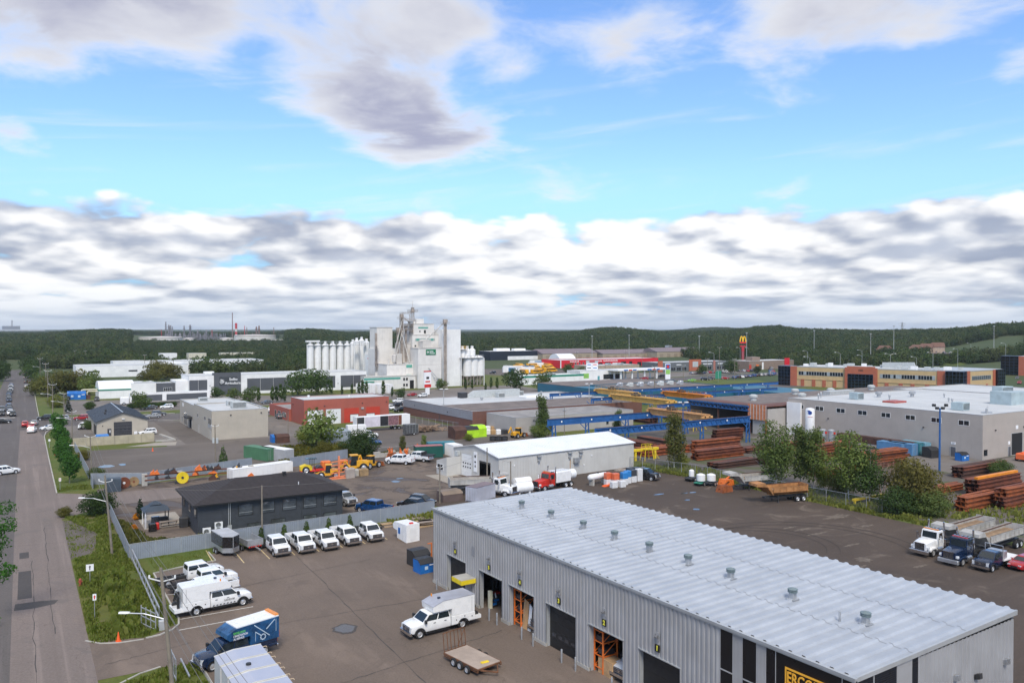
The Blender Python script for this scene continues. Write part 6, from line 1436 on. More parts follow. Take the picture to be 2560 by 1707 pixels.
# ------------------------------------------------------------------ refinery far off
ref_grey=M('refinery steel',(.23,.22,.23),.6,.2,.2,.1);ref_white=M('tank white',(.62,.59,.55),.6,0,.12,.05,streak=.3);ref_rust=M('stack rust',(.25,.17,.15),.7,.1,.2,.1);ref_red=M('stack red',(.50,.05,.06),.6)
def far_base(vx,D):p=AT(vx,770,D);return Vector((p.x,p.y,2.0))
for i,(v0,v1,vt)in enumerate(((323,415,774.5),(420,446,777.5),(505,536,777),(540,632,770))):
 D_=1780-i*20;c=far_base((v0+v1)/2,D_);r_=(v1-v0)/.91875*D_/1991/2;z1=AT(500,vt,D_).z
 t=thing('oil_tank',('widest low white oil tank at the near end of the refinery','small white oil tank in the middle of the refinery','white tank with rusty wall beside the tall stack','long white oil tank with rust stripes under the hill')[i],'tank',c)
 MB().lathe([(r_,-3),(r_,z1-2),(r_*.98,z1-1.6),(.1,z1)],36).build('shell',ref_white,t,smooth=True);MB().lathe([(r_+.25,z1-3),(r_+.25,z1-2.2)],36).build('rim',ref_rust,t)
cols=[(381,739,2.2,0),(388,746,3.0,0),(392,747,2.6,0),(396,750,2,0),(371,757,1,1),(423,748,2.4,0),(437,746,3.4,0),(443,762,2,0),(454,757,3,0),(458,765,2,0),(474,757,2.8,0),(487,757,1.2,1),(494,765,2,0),(534,718,1.6,0),(542.5,742,2.4,2),(562,748,1.2,1),(567,751,1.2,0),(589,750,3,0),(595,748,3.2,0),(580,765,2,0),(629,752,1.4,0),(553,762,1.0,0)]
for vx,vt,w_,kind in cols:
 D_=1830;c=far_base(vx,D_);z1=AT(vx,vt,D_).z-2;lab={0:'grey refinery column rising above the white tanks',1:'thin red refinery flare stack above the white tanks',2:'red and white banded refinery stack beside the tallest chimney'}[kind]
 if vt==718:lab='tallest slender chimney of the refinery'
 t=thing('refinery_stack',lab,'stack',c,0,None if kind==2 or vt==718 else('grey refinery columns' if kind==0 else 'red flare stacks'))
 if kind==2:
  for k in range(6):MB().cyl((0,0,z1*k/6),(0,0,z1*(k+1)/6),w_*1.1,10).build('band',(ref_red,ref_white)[k%2]if k<5 else ref_red,t)
 else:
  mb=MB();mb.cyl((0,0,0),(0,0,z1),w_*.8,8,w_*.55)
  if kind==0 and vt>718:
   for k in range(1,int(z1/5)):mb.cyl((0,0,k*5),(0,0,k*5+.7),w_*1.25,8)
  mb.build('column',ref_red if kind==1 else(ref_rust if vx>530 else ref_grey),t)
rn=random.Random(12);mb=MB();o0=far_base(490,1815)
for i in range(190):
 vx=rn.uniform(365,520);q=far_base(vx,1815+rn.uniform(-15,15))-o0;h_=rn.uniform(4,17);w_=rn.uniform(1,4)
 if i%3:mb.cyl((q.x,q.y,0),(q.x,q.y,h_),w_*.35,6)
 else:mb.box(q.x-w_,q.y-2,h_*.5,q.x+w_,q.y+2,h_*.5+1.2)
t=thing('refinery_plant','tangle of grey pipework and frames between the refinery tanks','plant',o0);o=mb.build('pipework',ref_grey,t);o['kind']='stuff'
mb=MB()
for i in range(14):
 vx=500+i*11;q=far_base(vx,1600)-o0;mb.box(q.x-5,q.y-4,-2,q.x+5,q.y+4,rn.uniform(2,5))
mb.build('low_tank_row',ref_white,t)['kind']='stuff'
p=AT(30,770,5200);t=thing('distant_tower_block','grey flat topped building on the far horizon','building',(p.x,p.y,0));MB().box(-60,0,0,40,40,46).build('wall',M('far grey wall',(.20,.21,.23)),t);MB().box(-90,-5,0,180,50,24).build('podium',M('far pale wall',(.45,.46,.48)),t);MB().box(-8,5,46,-2,12,84).build('mast',ref_grey,t)
# masts and pylons on the skyline
def mast(vx,vt,D_,w_,lab,cross=0):
 p=AT(vx,770,D_);z=land_z(p.x,p.y);zt=AT(vx,vt,D_).z-z;t=thing('lattice_pylon' if cross else 'light_mast',lab,'pylon' if cross else 'mast',(p.x,p.y,z),-HEAD);mb=MB()
 if cross:
  for s_ in(-1,1):
   for y in(-1,1):mb.bar((s_*w_,y*w_,0),(s_*.4,y*.4,zt),.5)
  for k in range(6):zz=zt*k/6;f=1-k/6.3;mb.bar((-w_*f,0,zz),(w_*f*.8,0,zz+zt/6),.35);mb.bar((w_*f,0,zz),(-w_*f*.8,0,zz+zt/6),.35)
  for f,a in((.72,1.9),(.84,2.6),(.94,1.7)):mb.bar((-w_*a,0,zt*f),(w_*a,0,zt*f),.5)
 else:mb.cyl((0,0,0),(0,0,zt),w_,6,w_*.6);mb.box(-w_*3,-w_,zt-.6,w_*3,w_,zt)
 mb.build('structure',M('galvanised mast',(.42,.43,.43),.6,.2),t)
mast(2072,740,1500,3,'lattice pylon with crossarms on the far skyline',1)
for i,(vx,vt)in enumerate(((2283,752),(2053,752),(1870,762),(1606,775),(1715,768),(2000,770),(1445,773),(1360,775),(284,760))):mast(vx,vt-4,720 if i!=8 else 1500,.28 if i!=8 else 1.2,'tall slender light mast among the trees along the motorway' if i!=8 else 'lone mast on the left hand wooded hill',0)
for vx in(1590,1672,1800,1885,2095):mast(vx,751,4200,4,'faint distant power line pylon above the farthest ridge',1)
for o in[o for o in col.objects if o.get('label')=='tall slender light mast among the trees along the motorway']:o['group']='light masts along the motorway'
for o in[o for o in col.objects if o.get('label')=='faint distant power line pylon above the farthest ridge']:o['group']='distant power line pylons'
# motorway and dry slope on the right
def strip_sheet(name,pts,w,z,mat):
 mb=MB();P=[Vector(p)for p in pts];L=[]
 for i,p in enumerate(P):
  d=(P[min(i+1,len(P)-1)]-P[max(i-1,0)]);d.z=0;d.normalize();n=Vector((-d.y,d.x,0))*w/2;L.append((p+n,p-n))
 for(a,b_),(c,d)in zip(L,L[1:]):mb.quad(tuple(a+Vector((0,0,z))),tuple(b_+Vector((0,0,z))),tuple(d+Vector((0,0,z))),tuple(c+Vector((0,0,z))))
 o=mb.build(name,mat);
 return tag(o,kind='structure')
hwy=[]
for vx,D_ in((2600,560),(2352,640),(2250,690),(2180,740),(2130,800),(2105,880),(2180,950),(2240,985)):
 p=AT(vx,800,D_);hwy.append((p.x,p.y,land_z(p.x,p.y)+.5))
hw=[hwy]
strip_sheet('motorway',hwy,26,.12,lot_pale_m)
sl_=[]
for vx,D_ in((1975,690),(2010,700),(2050,715)):p=AT(vx,800,D_);sl_.append((p.x,p.y,land_z(p.x,p.y)+.3))
strip_sheet('dry_slope',sl_,60,.1,ground_mat('dry gold grass',(.20,.17,.035),(.15,.15,.04),None,.02,1,1.0,0))
sl_=[]
for vx,D_ in((2130,610),(2220,640),(2300,600)):p=AT(vx,800,D_);sl_.append((p.x,p.y,land_z(p.x,p.y)+.3))
strip_sheet('green_slope',sl_,50,.1,lawn_m)
# roads and car parks among the shops
sheet('street',[(240,300),(300,318),(470,330),(560,300),(560,320),(470,352),(300,338),(240,322)],.028,street_dark_m)
sheet('car_park',[(262,338),(420,352),(480,340),(520,395),(420,374),(340,388),(262,400)],.022,lot_pale_m)
sheet('bus_yard',[(255,395),(330,420),(325,470),(355,600),(470,585),(420,500),(300,640),(200,520)],.020,gravel_grey_m)
sheet('lawn',[(290,262),(322,265),(345,300),(300,316),(262,300)],.018,lawn_m)
sheet('lawn',[(205,300),(250,290),(262,330),(240,345),(210,340)],.022,lawn_m)
sheet('ramp',strip:=[(420,470),(436,470),(520,720),(600,820),(560,830),(480,720)],.02,street_dark_m)
# ------------------------------------------------------------------ vehicles (local frame: front axle at x = 0, forward +x, left +y)
paint_blue=M('navy paint',(.008,.022,.06),.25,.2,.05,2,coat=.6);paint_black=M('black paint',(.012,.012,.013),.25,.1,.05,2,coat=.6);paint_grey=M('grey paint',(.14,.145,.15),.3,.4,.05,2,coat=.5)
paint_silver=M('silver paint',(.42,.43,.44),.3,.5,.05,2,coat=.5);paint_red=M('red paint',(.38,.012,.015),.28,.1,.05,2,coat=.6);paint_bright=M('bright blue paint',(.012,.07,.22),.25,.3,.05,2,coat=.6);paint_green=M('lime green paint',(.22,.45,.08),.4)
bus_yellow=M('bus yellow',(.75,.36,.01),.4,0,.08,1);truck_dirty=M('weathered aluminium tub',(.47,.45,.415),.6,.25,.18,.7,streak=.35)
def hull(mb,st,wheels=(),arch=.07,m=0):
 xs=[s[0]for s in st]
 for xw,r in wheels:
  R_=r+arch;xs+=[xw+R_*c for c in(-1.001,-.98,-.8,-.5,0,.5,.8,.98,1.001)]
 xs=sorted(set(x for x in xs if st[0][0]<=x<=st[-1][0]));rings=[]
 for x in xs:
  for a,b in zip(st,st[1:]):
   if a[0]<=x<=b[0]+1e-9:
    f=(x-a[0])/max(1e-9,b[0]-a[0]);zl,zt,w=[a[i]+(b[i]-a[i])*f for i in(1,2,3)];break
  for xw,r in wheels:
   R_=r+arch
   if abs(x-xw)<R_:zl=max(zl,min(zt-.2,r+math.sqrt(R_*R_-(x-xw)**2)))
  hs=zt-zl;P=[(-w*.96,zl),(-w,zl+min(.08,hs*.2)),(-w,zl+hs*.62),(-w*.965,zt-min(.07,hs*.2)),(-w*.86,zt)]
  rings.append([(x,y,z)for y,z in P]+[(x,-y,z)for y,z in reversed(P)])
 return mb.loft(rings,m)
def wheel(t,x,y,r,w,name='wheel',dual=False):
 s=1 if y>0 else-1;mb=MB()
 mb.lathe([(r*.62,-w/2),(r*.93,-w/2),(r,-w*.33),(r,w*.33),(r*.93,w/2),(r*.62,w/2)],18,(0,0,0),0,'y',False)
 o=mb.build(name,tyre_m,t,(x,y,r),smooth=True);mb=MB()
 mb.lathe([(r*.61,.0),(r*.61,s*w*.42),(r*.5,s*w*.3),(r*.22,s*w*(.48 if dual is False else .12)),(.01,s*w*.5)],12,axis='y');mb.build('rim',rim_m,o,smooth=True);return o
def windows(t,q,spec,name,mat=None):
 return[MB().quad(*inset(q,*s)).build(name,mat or car_glass,t)for s in spec]
def cabin(t,xf,xft,xrt,xr,wb,wt,zb,zt,mat,side,name='cab',ws=(.05,.95,.1,.93),rw=(.1,.9,.2,.88)):
 mb=MB();B=lambda k:[(xr,-wb,zb),(xf,-wb,zb),(xf,wb,zb),(xr,wb,zb)]
 ring=lambda f,z:[(xr+(xrt-xr)*f,-(wb+(wt-wb)*f),z),(xf+(xft-xf)*f,-(wb+(wt-wb)*f),z),(xf+(xft-xf)*f,wb+(wt-wb)*f,z),(xr+(xrt-xr)*f,wb+(wt-wb)*f,z)]
 r3=[(xrt+.1,-wt+.1,zt),(xft-.14,-wt+.1,zt),(xft-.14,wt-.1,zt),(xrt+.1,wt-.1,zt)]
 mb.loft([ring(0,zb),ring(1,zt-.07),r3]);c=mb.build(name,mat,t)
 zb2=zt-.07;lo,hi=ring(0,zb),ring(1,zb2)
 windows(t,(lo[1],lo[2],hi[2],hi[1]),[ws],'windscreen');windows(t,(lo[3],lo[0],hi[0],hi[3]),[rw],'rear_window')
 windows(t,(lo[0],lo[1],hi[1],hi[0]),side,'side_window');windows(t,(lo[2],lo[3],hi[3],hi[2]),[(1-b,1-a,c_,d)for a,b,c_,d in side],'side_window');return c
def pickup(label,loc,rz,rear='bed',wb=4.1,paint=None,cat='pickup truck',name='pickup_truck',group=None,crew=True,cab_l=2.75,hi=0.0):
 p=paint or white_paint;t=thing(name,label,cat,loc,rz,group);r=.43;xr=-.45-cab_l;e=.10
 mb=MB();hull(mb,[(xr,.52,1.36,.98),(-.5,.52,1.38,1.0),(.1,.52,1.36,1.0),(.62,.55,1.28,.97),(.86,.62,1.16,.92)],[(0,r)]);mb.build('body',p,t,smooth=True)
 cabin(t,-.30,-.98,xr+.10,xr,.95,.80,1.34,2.06,p,[(.03,.47,.14,.9),(.51,.94,.14,.9)]if crew else[(.05,.45,.14,.9),(.48,.94,.14,.9)])
 MB().prism([(.80,.66),(.93,.70),(.92,1.10),(.80,1.16)],'y',-.62,.62).build('grille',M('grille dark',(.06,.065,.075),.3,.5,.1,4),t)
 mb=MB()
 for z in(.80,.93,1.06):mb.box(.91,-.62,z,.95,.62,z+.035)
 mb.box(.92,-.1,.84,.96,.1,1.0);mb.build('grille_bar',chrome,t)
 for s in(-1,1):
  MB().prism([(.72,.72),(.905,.74),(.88,1.14),(.70,1.16)],'y',s*.64,s*.92).build('headlight',lamp_m,t)
  m_=MB();m_.bbox(-.62,s*1.0,1.34,-.42,s*1.28,1.64,.03);m_.build('mirror',black_pl,t);mb=MB()
  R0=r+.065;n=10
  for i in range(n):
   a,b=math.pi*i/n,math.pi*(i+1)/n;q=[(math.cos(a),math.sin(a)),(math.cos(b),math.sin(b))]
   mb.loft([[(c*k,s*y,r+v*k)for k,y in((R0,.985),(R0+.09,.985),(R0+.09,1.03),(R0,1.05))]for c,v in q])
  mb.build('fender_trim',black_pl if rear!='bed' else p,t)
  mb=MB()
  for x in(-1.62,-2.75):mb.box(x,s*.985,1.16,x+.22,s*1.02,1.21)
  mb.build('door_handle',black_pl,t);MB().box(xr+.2,s*.82,.36,-.55,s*1.0,.42).build('step',black_pl,t)
 mb=MB();mb.prism([(.82,.42),(1.02,.45),(1.02,.68),(.84,.70)],'y',-1.0,1.0);mb.build('bumper',chrome if rear!='dark' else black_pl,t);MB().prism([(.7,.3),(1.0,.33),(1.0,.448),(.7,.448)],'y',-.94,.94).build('air_dam',black_pl,t)
 MB().box(-wb-.9,-.42,.55,-.3,.42,.75).build('chassis',black_pl,t)
 dual=rear in('chassis','utility','dually','flat')
 for x in(0,-wb):
  for s in(-1,1):wheel(t,x,s*.87,r,.26)
  if x and dual:
   for s in(-1,1):wheel(t,x,s*.58,r,.24,dual=True)
 if rear in('bed','dually'):
  x0=xr-.06;x1=-wb-1.15;mb=MB()
  hull(mb,[(x1,.62,.95,.98),(x0,.55,.95,.98)],[(-wb,r)],.07)
  for s in(-1,1):mb.prism([(x1,.9),(x0,.9),(x0,1.36),(x1,1.36)],'y',s*.82,s*.985)
  mb.box(x1,-.98,.9,x1+.08,.98,1.36);mb.box(x0-.07,-.98,.9,x0,.98,1.36);mb.build('cargo_bed',p,t);MB().box(x1+.09,-.8,.952,x0-.08,.8,.975).build('bed_liner',black_pl,t)
  for s in(-1,1):MB().box(x1-.03,s*.8,.98,x1+.01,s*.97,1.3).build('tail_light',red_lamp,t)
  MB().box(x1-.16,-.95,.5,x1-.01,.95,.66).build('rear_bumper',chrome,t)
  if rear=='dually':
   for s in(-1,1):hull(MB(),[(-wb-.75,.6,.9,.13),(-wb-.45,.55,1.12,.15),(-wb+.45,.55,1.12,.15),(-wb+.75,.6,.9,.13)],[(-wb,r)],.06).build('rear_fender',p,t,(0,s*1.12,0))
 elif rear=='chassis':
  mb=MB()
  for s in(-1,1):mb.bar((xr,s*.42,.82),(-wb-1.2,s*.42,.82),.09,.2)
  for k in range(4):mb.bar((-wb-1.1+k*.9,-.42,.82),(-wb-1.1+k*.9,.42,.82),.08,.14)
  mb.cyl((-wb,-.9,r),(-wb,.9,r),.09,8);mb.box(-wb-1.0,.45,.6,-wb-.6,.75,.8);mb.build('frame_rail',steel_dark,t)
 return t
def utility_box(t,wb,paint,roof,high=3.0,kink=True,crane=True,round_=False):
 """service body behind the cab with an over-cab box"""
 xr=-3.2;x1=-wb-1.3;mb=MB();hull(mb,[(x1,.62,1.45,1.12),(xr-.08,.58,1.45,1.12)],[(-wb,.43)],.10);mb.build('service_body',paint,t)
 pr=[(x1+.02,1.46),(xr-.12,1.46),(xr-.12,2.12),(-1.35,2.12),(-1.28,2.62 if kink else 2.8),(-2.4,high),(x1+.02,high)]
 if round_:pr=[(x1+.02,1.46),(xr-.12,1.46),(xr-.12,2.12),(-1.35,2.12),(-1.2,2.3),(-1.22,2.55),(-1.45,2.82),(-2.0,high),(x1+.1,high),(x1+.02,high-.1)]
 bx=MB().prism(pr,'y',-1.06,1.06).build('box',paint,t)
 if roof:
  top=[(q[0],q[1])for q in pr if q[1]>2.55];top.sort();mb=MB()
  for(xa,za),(xb,zb)in zip(top,top[1:]):
   if abs(xa-xb)>.15:mb.loft([[(xa,-1.09,za+.01),(xa,1.09,za+.01),(xa,1.09,za+.05),(xa,-1.09,za+.05)],[(xb,-1.09,zb+.01),(xb,1.09,zb+.01),(xb,1.09,zb+.05),(xb,-1.09,zb+.05)]])
  mb.build('box_roof',roof,t)
 for s in(-1,1):
  for k,(xa,xb,za,zb)in enumerate(((xr-.15,xr-.95,.62,1.40),(xr-1.0,xr-1.9,1.02,1.40),(xr-1.95,x1+.05,.70,1.40))):
   o=MB().box(xb,s*1.121,za+.02,xa,s*1.135,zb).build('locker_door',paint,t);MB().cyl(((xa+xb)/2,s*1.136,(za+zb)/2),((xa+xb)/2,s*1.15,(za+zb)/2),.06,8).build('latch',black_pl,o)
  MB().box(x1+.3,s*1.062,1.52,x1+.34,s*1.07,high-.15).build('seam',trim_grey,t)
  mb=MB()
  for i in range(10):
   a,b=math.pi*i/10,math.pi*(i+1)/10;mb.loft([[(-wb+math.cos(u)*k,s*y,.43+math.sin(u)*k)for k,y in((.52,1.12),(.62,1.12),(.62,1.17),(.52,1.17))]for u in(a,b)])
  mb.build('fender_trim',black_pl,t)
 MB().cyl((-2.4,.2,high+.04),(-2.4,.2,high+.14),.16,10).build('roof_vent',M('dark vent',(.02,.03,.06),.4),t);MB().cyl((-2.2,-.85,high),(-2.2,-.85,high+.22),.07,8).build('beacon',amber,t)
 if crane:
  mb=MB();mb.box(x1-.75,-1.0,.62,x1,1.0,.95);mb.build('rear_deck',paint,t);mb=MB();mb.bar((x1-.3,-.6,.95),(x1-.3,-.6,2.6),.22);mb.bar((x1-.3,-.6,2.55),(x1-.45,.35,1.5),.18);mb.bar((x1-.45,.35,1.5),(x1-.3,.1,2.3),.14);mb.cyl((x1-.3,.5,1.0),(x1-.3,.8,1.0),.28,12);mb.build('crane_arm',black_pl,t)
 return t
def heading(a,b):d=b-a;return math.atan2(d.y,d.x)
def side_place(front_px,rear_px,side,half=.87):
 """front / rear wheel contact spots of the side we see -> axle centre and heading; side +1: its left side faces us"""
 f,r_=G(*front_px),G(*rear_px);rz=heading(r_,f);left=Vector((-math.sin(rz),math.cos(rz),0));return f-left*half*side,rz
# service truck in the middle of the lot
loc,rz=side_place(('C2',1502,1062),('C2',1890,964),1)
t=pickup('white crew cab service truck with grey roofed box and crane, alone in the lot',loc,rz,'utility',4.5,name='service_truck',cat='service truck');utility_box(t,4.5,white_paint,M('box roof grey',(.40,.41,.46),.4,.2))
loc,rz=side_place(('C1',2230,758),('C1',1852,838),-1)
t=pickup('white service truck with rounded box and dark door lettering by the grass',loc,rz,'utility',4.55,name='service_truck',cat='service truck',crew=False);utility_box(t,4.55,white_paint,None,2.95,False,True,True)
text('door_lettering','SANDVIK',.27,sign_black,t,(-1.35,-1.02,.98),(R(90),0,0),sx=.95,depth=.006)
mb=MB()
for k in range(8):mb.prism([(-3.0+k*.34,.62),(-2.86+k*.34,.62),(-2.80+k*.34,.70),(-2.94+k*.34,.70)],'y',-1.02,-1.0)
mb.build('stripe_mark',sign_black,t);rzS=rz
d1=G('C1',2110,572);left=Vector((-math.sin(rz),math.cos(rz),0))
t=pickup('white crew cab chassis truck with red door letters beside the rounded box truck',d1+left*.87,rz,'chassis',5.1,name='chassis_truck',cat='truck',cab_l=2.6)
text('door_lettering','CN',.52,M('door letter red',(.55,.02,.03),.5),t,(-1.1,-1.025,1.02),(R(90),0,0),bold=.01,sx=1.25,depth=.006)
d2=G('C1',1985,512);t=pickup('white crew cab chassis truck parked nearest the grey fence lawn',d2+left*.87,rz,'chassis',5.1,name='chassis_truck',cat='truck',cab_l=2.6)
q=G('C1',1640,745);pickup('white pickup nose out behind the rounded box service truck',q+Vector((.9,.6,0)),rzS+math.pi+.08,'bed',4.0)
# five white trucks in the marked stalls
a,b=G('B2',50,1160),G('B2',127,1238);hz=heading(a,b);rgt=Vector((math.sin(hz),-math.cos(hz),0))
for(x,y,rear,lab)in((165,1216,'chassis','white cab and chassis truck nearest the trailers in the stall row'),(398,1188,'bed','white long bed pickup second from the trailers in the stall row'),(615,1160,'dually','white pickup with wide rear fenders in the middle of the stall row'),(822,1118,'dually','white pickup with dark grille fourth in the stall row'),(1034,1082,'chassis','white cab and chassis truck at the far end of the stall row')):
 w_=G('B2',x,y);pickup(lab,w_-rgt*.87,hz+.04,rear,4.6,group='white trucks in the marked stalls',name='pickup_truck' if rear!='chassis' else 'chassis_truck',cat='truck')
# blue pickup with printed camper box
loc,rz=side_place(('C1',1950,1362),('C2',100,1205),1)
t=pickup('navy pickup carrying a blue printed camper box with white roof',loc,rz,'bed',4.6,paint_blue);wrap=M('wrap blue',(.010,.075,.19),.3,0,.55,.8,coat=.4)
x1,xr=-5.9,-3.25;pr=[(x1,1.3),(xr,1.3),(xr,2.10),(-1.45,2.10),(-1.15,2.35),(-1.25,2.65),(-2.0,3.0),(x1,3.1)]
MB().prism(pr,'y',-1.05,1.05).build('camper_box',wrap,t);MB().loft([[(-2.05,-1.0,3.0),(-2.05,1.0,3.0),(-2.05,1.0,3.08),(-2.05,-1.0,3.08)],[(x1,-1.0,3.1),(x1,1.0,3.1),(x1,1.0,3.18),(x1,-1.0,3.18)]]).build('box_roof',white_paint,t)
for i,(w_,m_)in enumerate((('EXCELLENCE',M('lime letter',(.15,.65,.12),.5)),("L'INNOVATION",sign_white),('AU SERVICE',sign_white))):text('box_lettering',w_,.24,m_,t,(-1.75,1.056,2.64-i*.24),(R(90),0,R(180)),'LEFT',.004,.005,.75)
mb=MB()
for a,b in(((-3.6,2.9),(-5.0,1.7)),((-5.5,2.95),(-4.7,2.3)),((-5.6,2.95),(-5.6,1.9)),((-3.7,1.5),(-3.7,2.3)),((-3.7,2.3),(-4.2,1.9))):mb.bar((a[0],1.06,a[1]),(b[0],1.06,b[1]),.02,.07)
for k in range(10):u=k*.628;mb.box(-4.4+math.cos(u)*.22-.05,1.05,1.72+math.sin(u)*.22-.05,-4.4+math.cos(u)*.22+.05,1.065,1.72+math.sin(u)*.22+.05)
mb.build('box_graphic',M('pale blue print',(.5,.62,.72),.5),t);MB().box(x1-.02,-.9,2.98,x1+.3,.9,3.3).build('beacon',amber,t);MB().box(x1-.03,.9,1.3,x1,1.04,1.9).build('tail_light',red_lamp,t)
rzN=rz
# row of service boxes in the near corner
lilac=M('grey box roof',(.46,.48,.56),.35,.25,.04,.6);ORD=['nearest the navy pickup','second in the row, with round black vent','third in the row','last in the row']
h_=Vector((math.cos(rzN),math.sin(rzN),0));lf=Vector((-math.sin(rzN),math.cos(rzN),0));base=G('S',534,1641,2.75)
for i in range(4):
 q=Vector((12.65+.04*i,62.9-i*2.32,0));t=thing('service_box','pale box body with grey kinked roof, '+ORD[i],'truck box',q,math.pi,'pale service boxes lined up in the corner')
 MB().prism([(0,.5),(-3.5,.5),(-3.5,2.95),(-1.4,2.95),(0,2.72)],'y',-1.02,1.02).build('box',M('pale grey box',(.60,.60,.60),.4,0,.05,1),t)
 MB().loft([[(x,y,z+dz)for y,dz in((-1.04,.005),(1.04,.005),(1.04,.06),(-1.04,.06))]for x,z in((.02,2.72),(-1.4,2.95),(-3.52,2.95))]).build('box_roof',lilac,t)
 for s in(-1,1):MB().loft([[(x,s*y,z+dz)for y,dz in((1.02,.0),(1.09,.0),(1.09,.09),(1.02,.09))]for x,z in((.03,2.72),(-1.4,2.95),(-3.53,2.95))]).build('edge_trim',M('cream trim',(.62,.60,.54),.5),t)
 MB().box(-3.4,-.8,.0,-.2,.8,.5).build('skid',steel_dark,t)
 if i==1:MB().cyl((-1.7,.1,2.95),(-1.7,.1,3.12),.2,12).build('roof_vent',black_pl,t)
 mb=MB()
 for y in(-.7,.7):mb.tube([(-3.52,y,2.9),(-3.85,y,2.9),(-3.85,y+.25,2.9)],.03,6)
 mb.build('hook',M('tan hook',(.5,.38,.25),.6),t)
# vehicles inside the bays
pickup('black pickup with open hood inside workshop bay four',in_shed(1.6,18.6),R(181),'bed',4.1,paint_black)
pickup('white pickup with hood scoop half inside workshop bay two',in_shed(1.5,30.4),R(184),'bed',4.1)
# second yard
for k,x,y,rz_,pnt,rear,lab in(('B2',860,750,-78,paint_silver,'bed','silver grey pickup facing out beside the charcoal office'),('B2',990,800,118,paint_bright,'bed','bright blue pickup seen from behind by the grey fence'),('B2',1240,360,130,None,'bed','white pickup with dark bed in the yard near the loader'),('B2',1430,330,118,None,'bed','white pickup with black flat deck beside the white one')):
 q=G(k,x,y);t=pickup(lab,q,R(rz_),rear,3.9,pnt)
 if 'flat deck' in lab:MB().box(-5.6,-1.1,1.38,-3.2,1.1,1.55).build('flat_deck',black_pl,t);MB().box(-3.3,-1.0,1.5,-3.2,1.0,2.1).build('headboard',black_pl,t)
# ---- cars
def car(label,loc,rz,kind='sedan',paint=None,group=None):
 p=paint or white_paint;t=thing(kind,label,'car',loc,rz,group);r=.33 if kind!='suv' else .36;wb=2.7;up=.12 if kind=='suv' else 0
 st=[(-wb-.92,.35+up,.80+up,.72),(-wb-.8,.28+up,.98+up,.85),(-wb-.3,.22+up,1.0+up,.90),(-.7,.20+up,.97+up,.91),(.2,.22+up,.90+up,.89),(.72,.28+up,.78+up,.80),(.86,.36+up,.64+up,.66)]
 hull(MB(),st,[(0,r),(-wb,r)],.05).build('body',p,t,smooth=True)
 if kind=='suv':cabin(t,-.35,-1.1,-wb-.45,-wb-.8,.84,.66,.93+up,1.58+up,p,[(.06,.38,.12,.88),(.41,.70,.12,.88),(.73,.94,.14,.85)])
 else:cabin(t,-.4,-1.15,-wb+.1,-wb-.45,.82,.62,.93,1.42,p,[(.1,.46,.12,.88),(.50,.88,.12,.88)])
 for x in(0,-wb):
  for s in(-1,1):wheel(t,x,s*.78,r,.2)
 for s in(-1,1):MB().box(.70,s*.42,.60+up,.845,s*.72,.74+up).build('headlight',lamp_m,t);MB().box(-wb-.935,s*.45,.68+up,-wb-.80,s*.76,.86+up).build('tail_light',red_lamp,t);MB().box(-.75,s*.88,.95+up,-.55,s*1.04,1.1+up).build('mirror',p,t)
 MB().box(.83,-.38,.36+up,.868,.38,.58+up).build('grille',black_pl,t);return t
PROTO={}
def put_car(kind,paint,q,rz,label,group=None):
 q=Vector((q.x,q.y,.03))+Vector((math.cos(rz),math.sin(rz),0))*1.35
 if kind not in PROTO:PROTO[kind]=car(label,q,rz,kind,None,group);o=PROTO[kind];o['label']=label
 else:
  o=dup(PROTO[kind],q,rz,label,group,swap={white_paint:paint}if paint else None)
  if not group and 'group' in o.keys():del o['group']
 return o
N_,S_,E_,W_=R(90),R(-90),R(0),R(180)
put_car('suv',None,G('B1',60,460),R(18),'white crossover crossing the street from a driveway')
put_car('sedan',None,G('A1',450,1155),R(200),'white sedan beside the street maples at the corner lot')
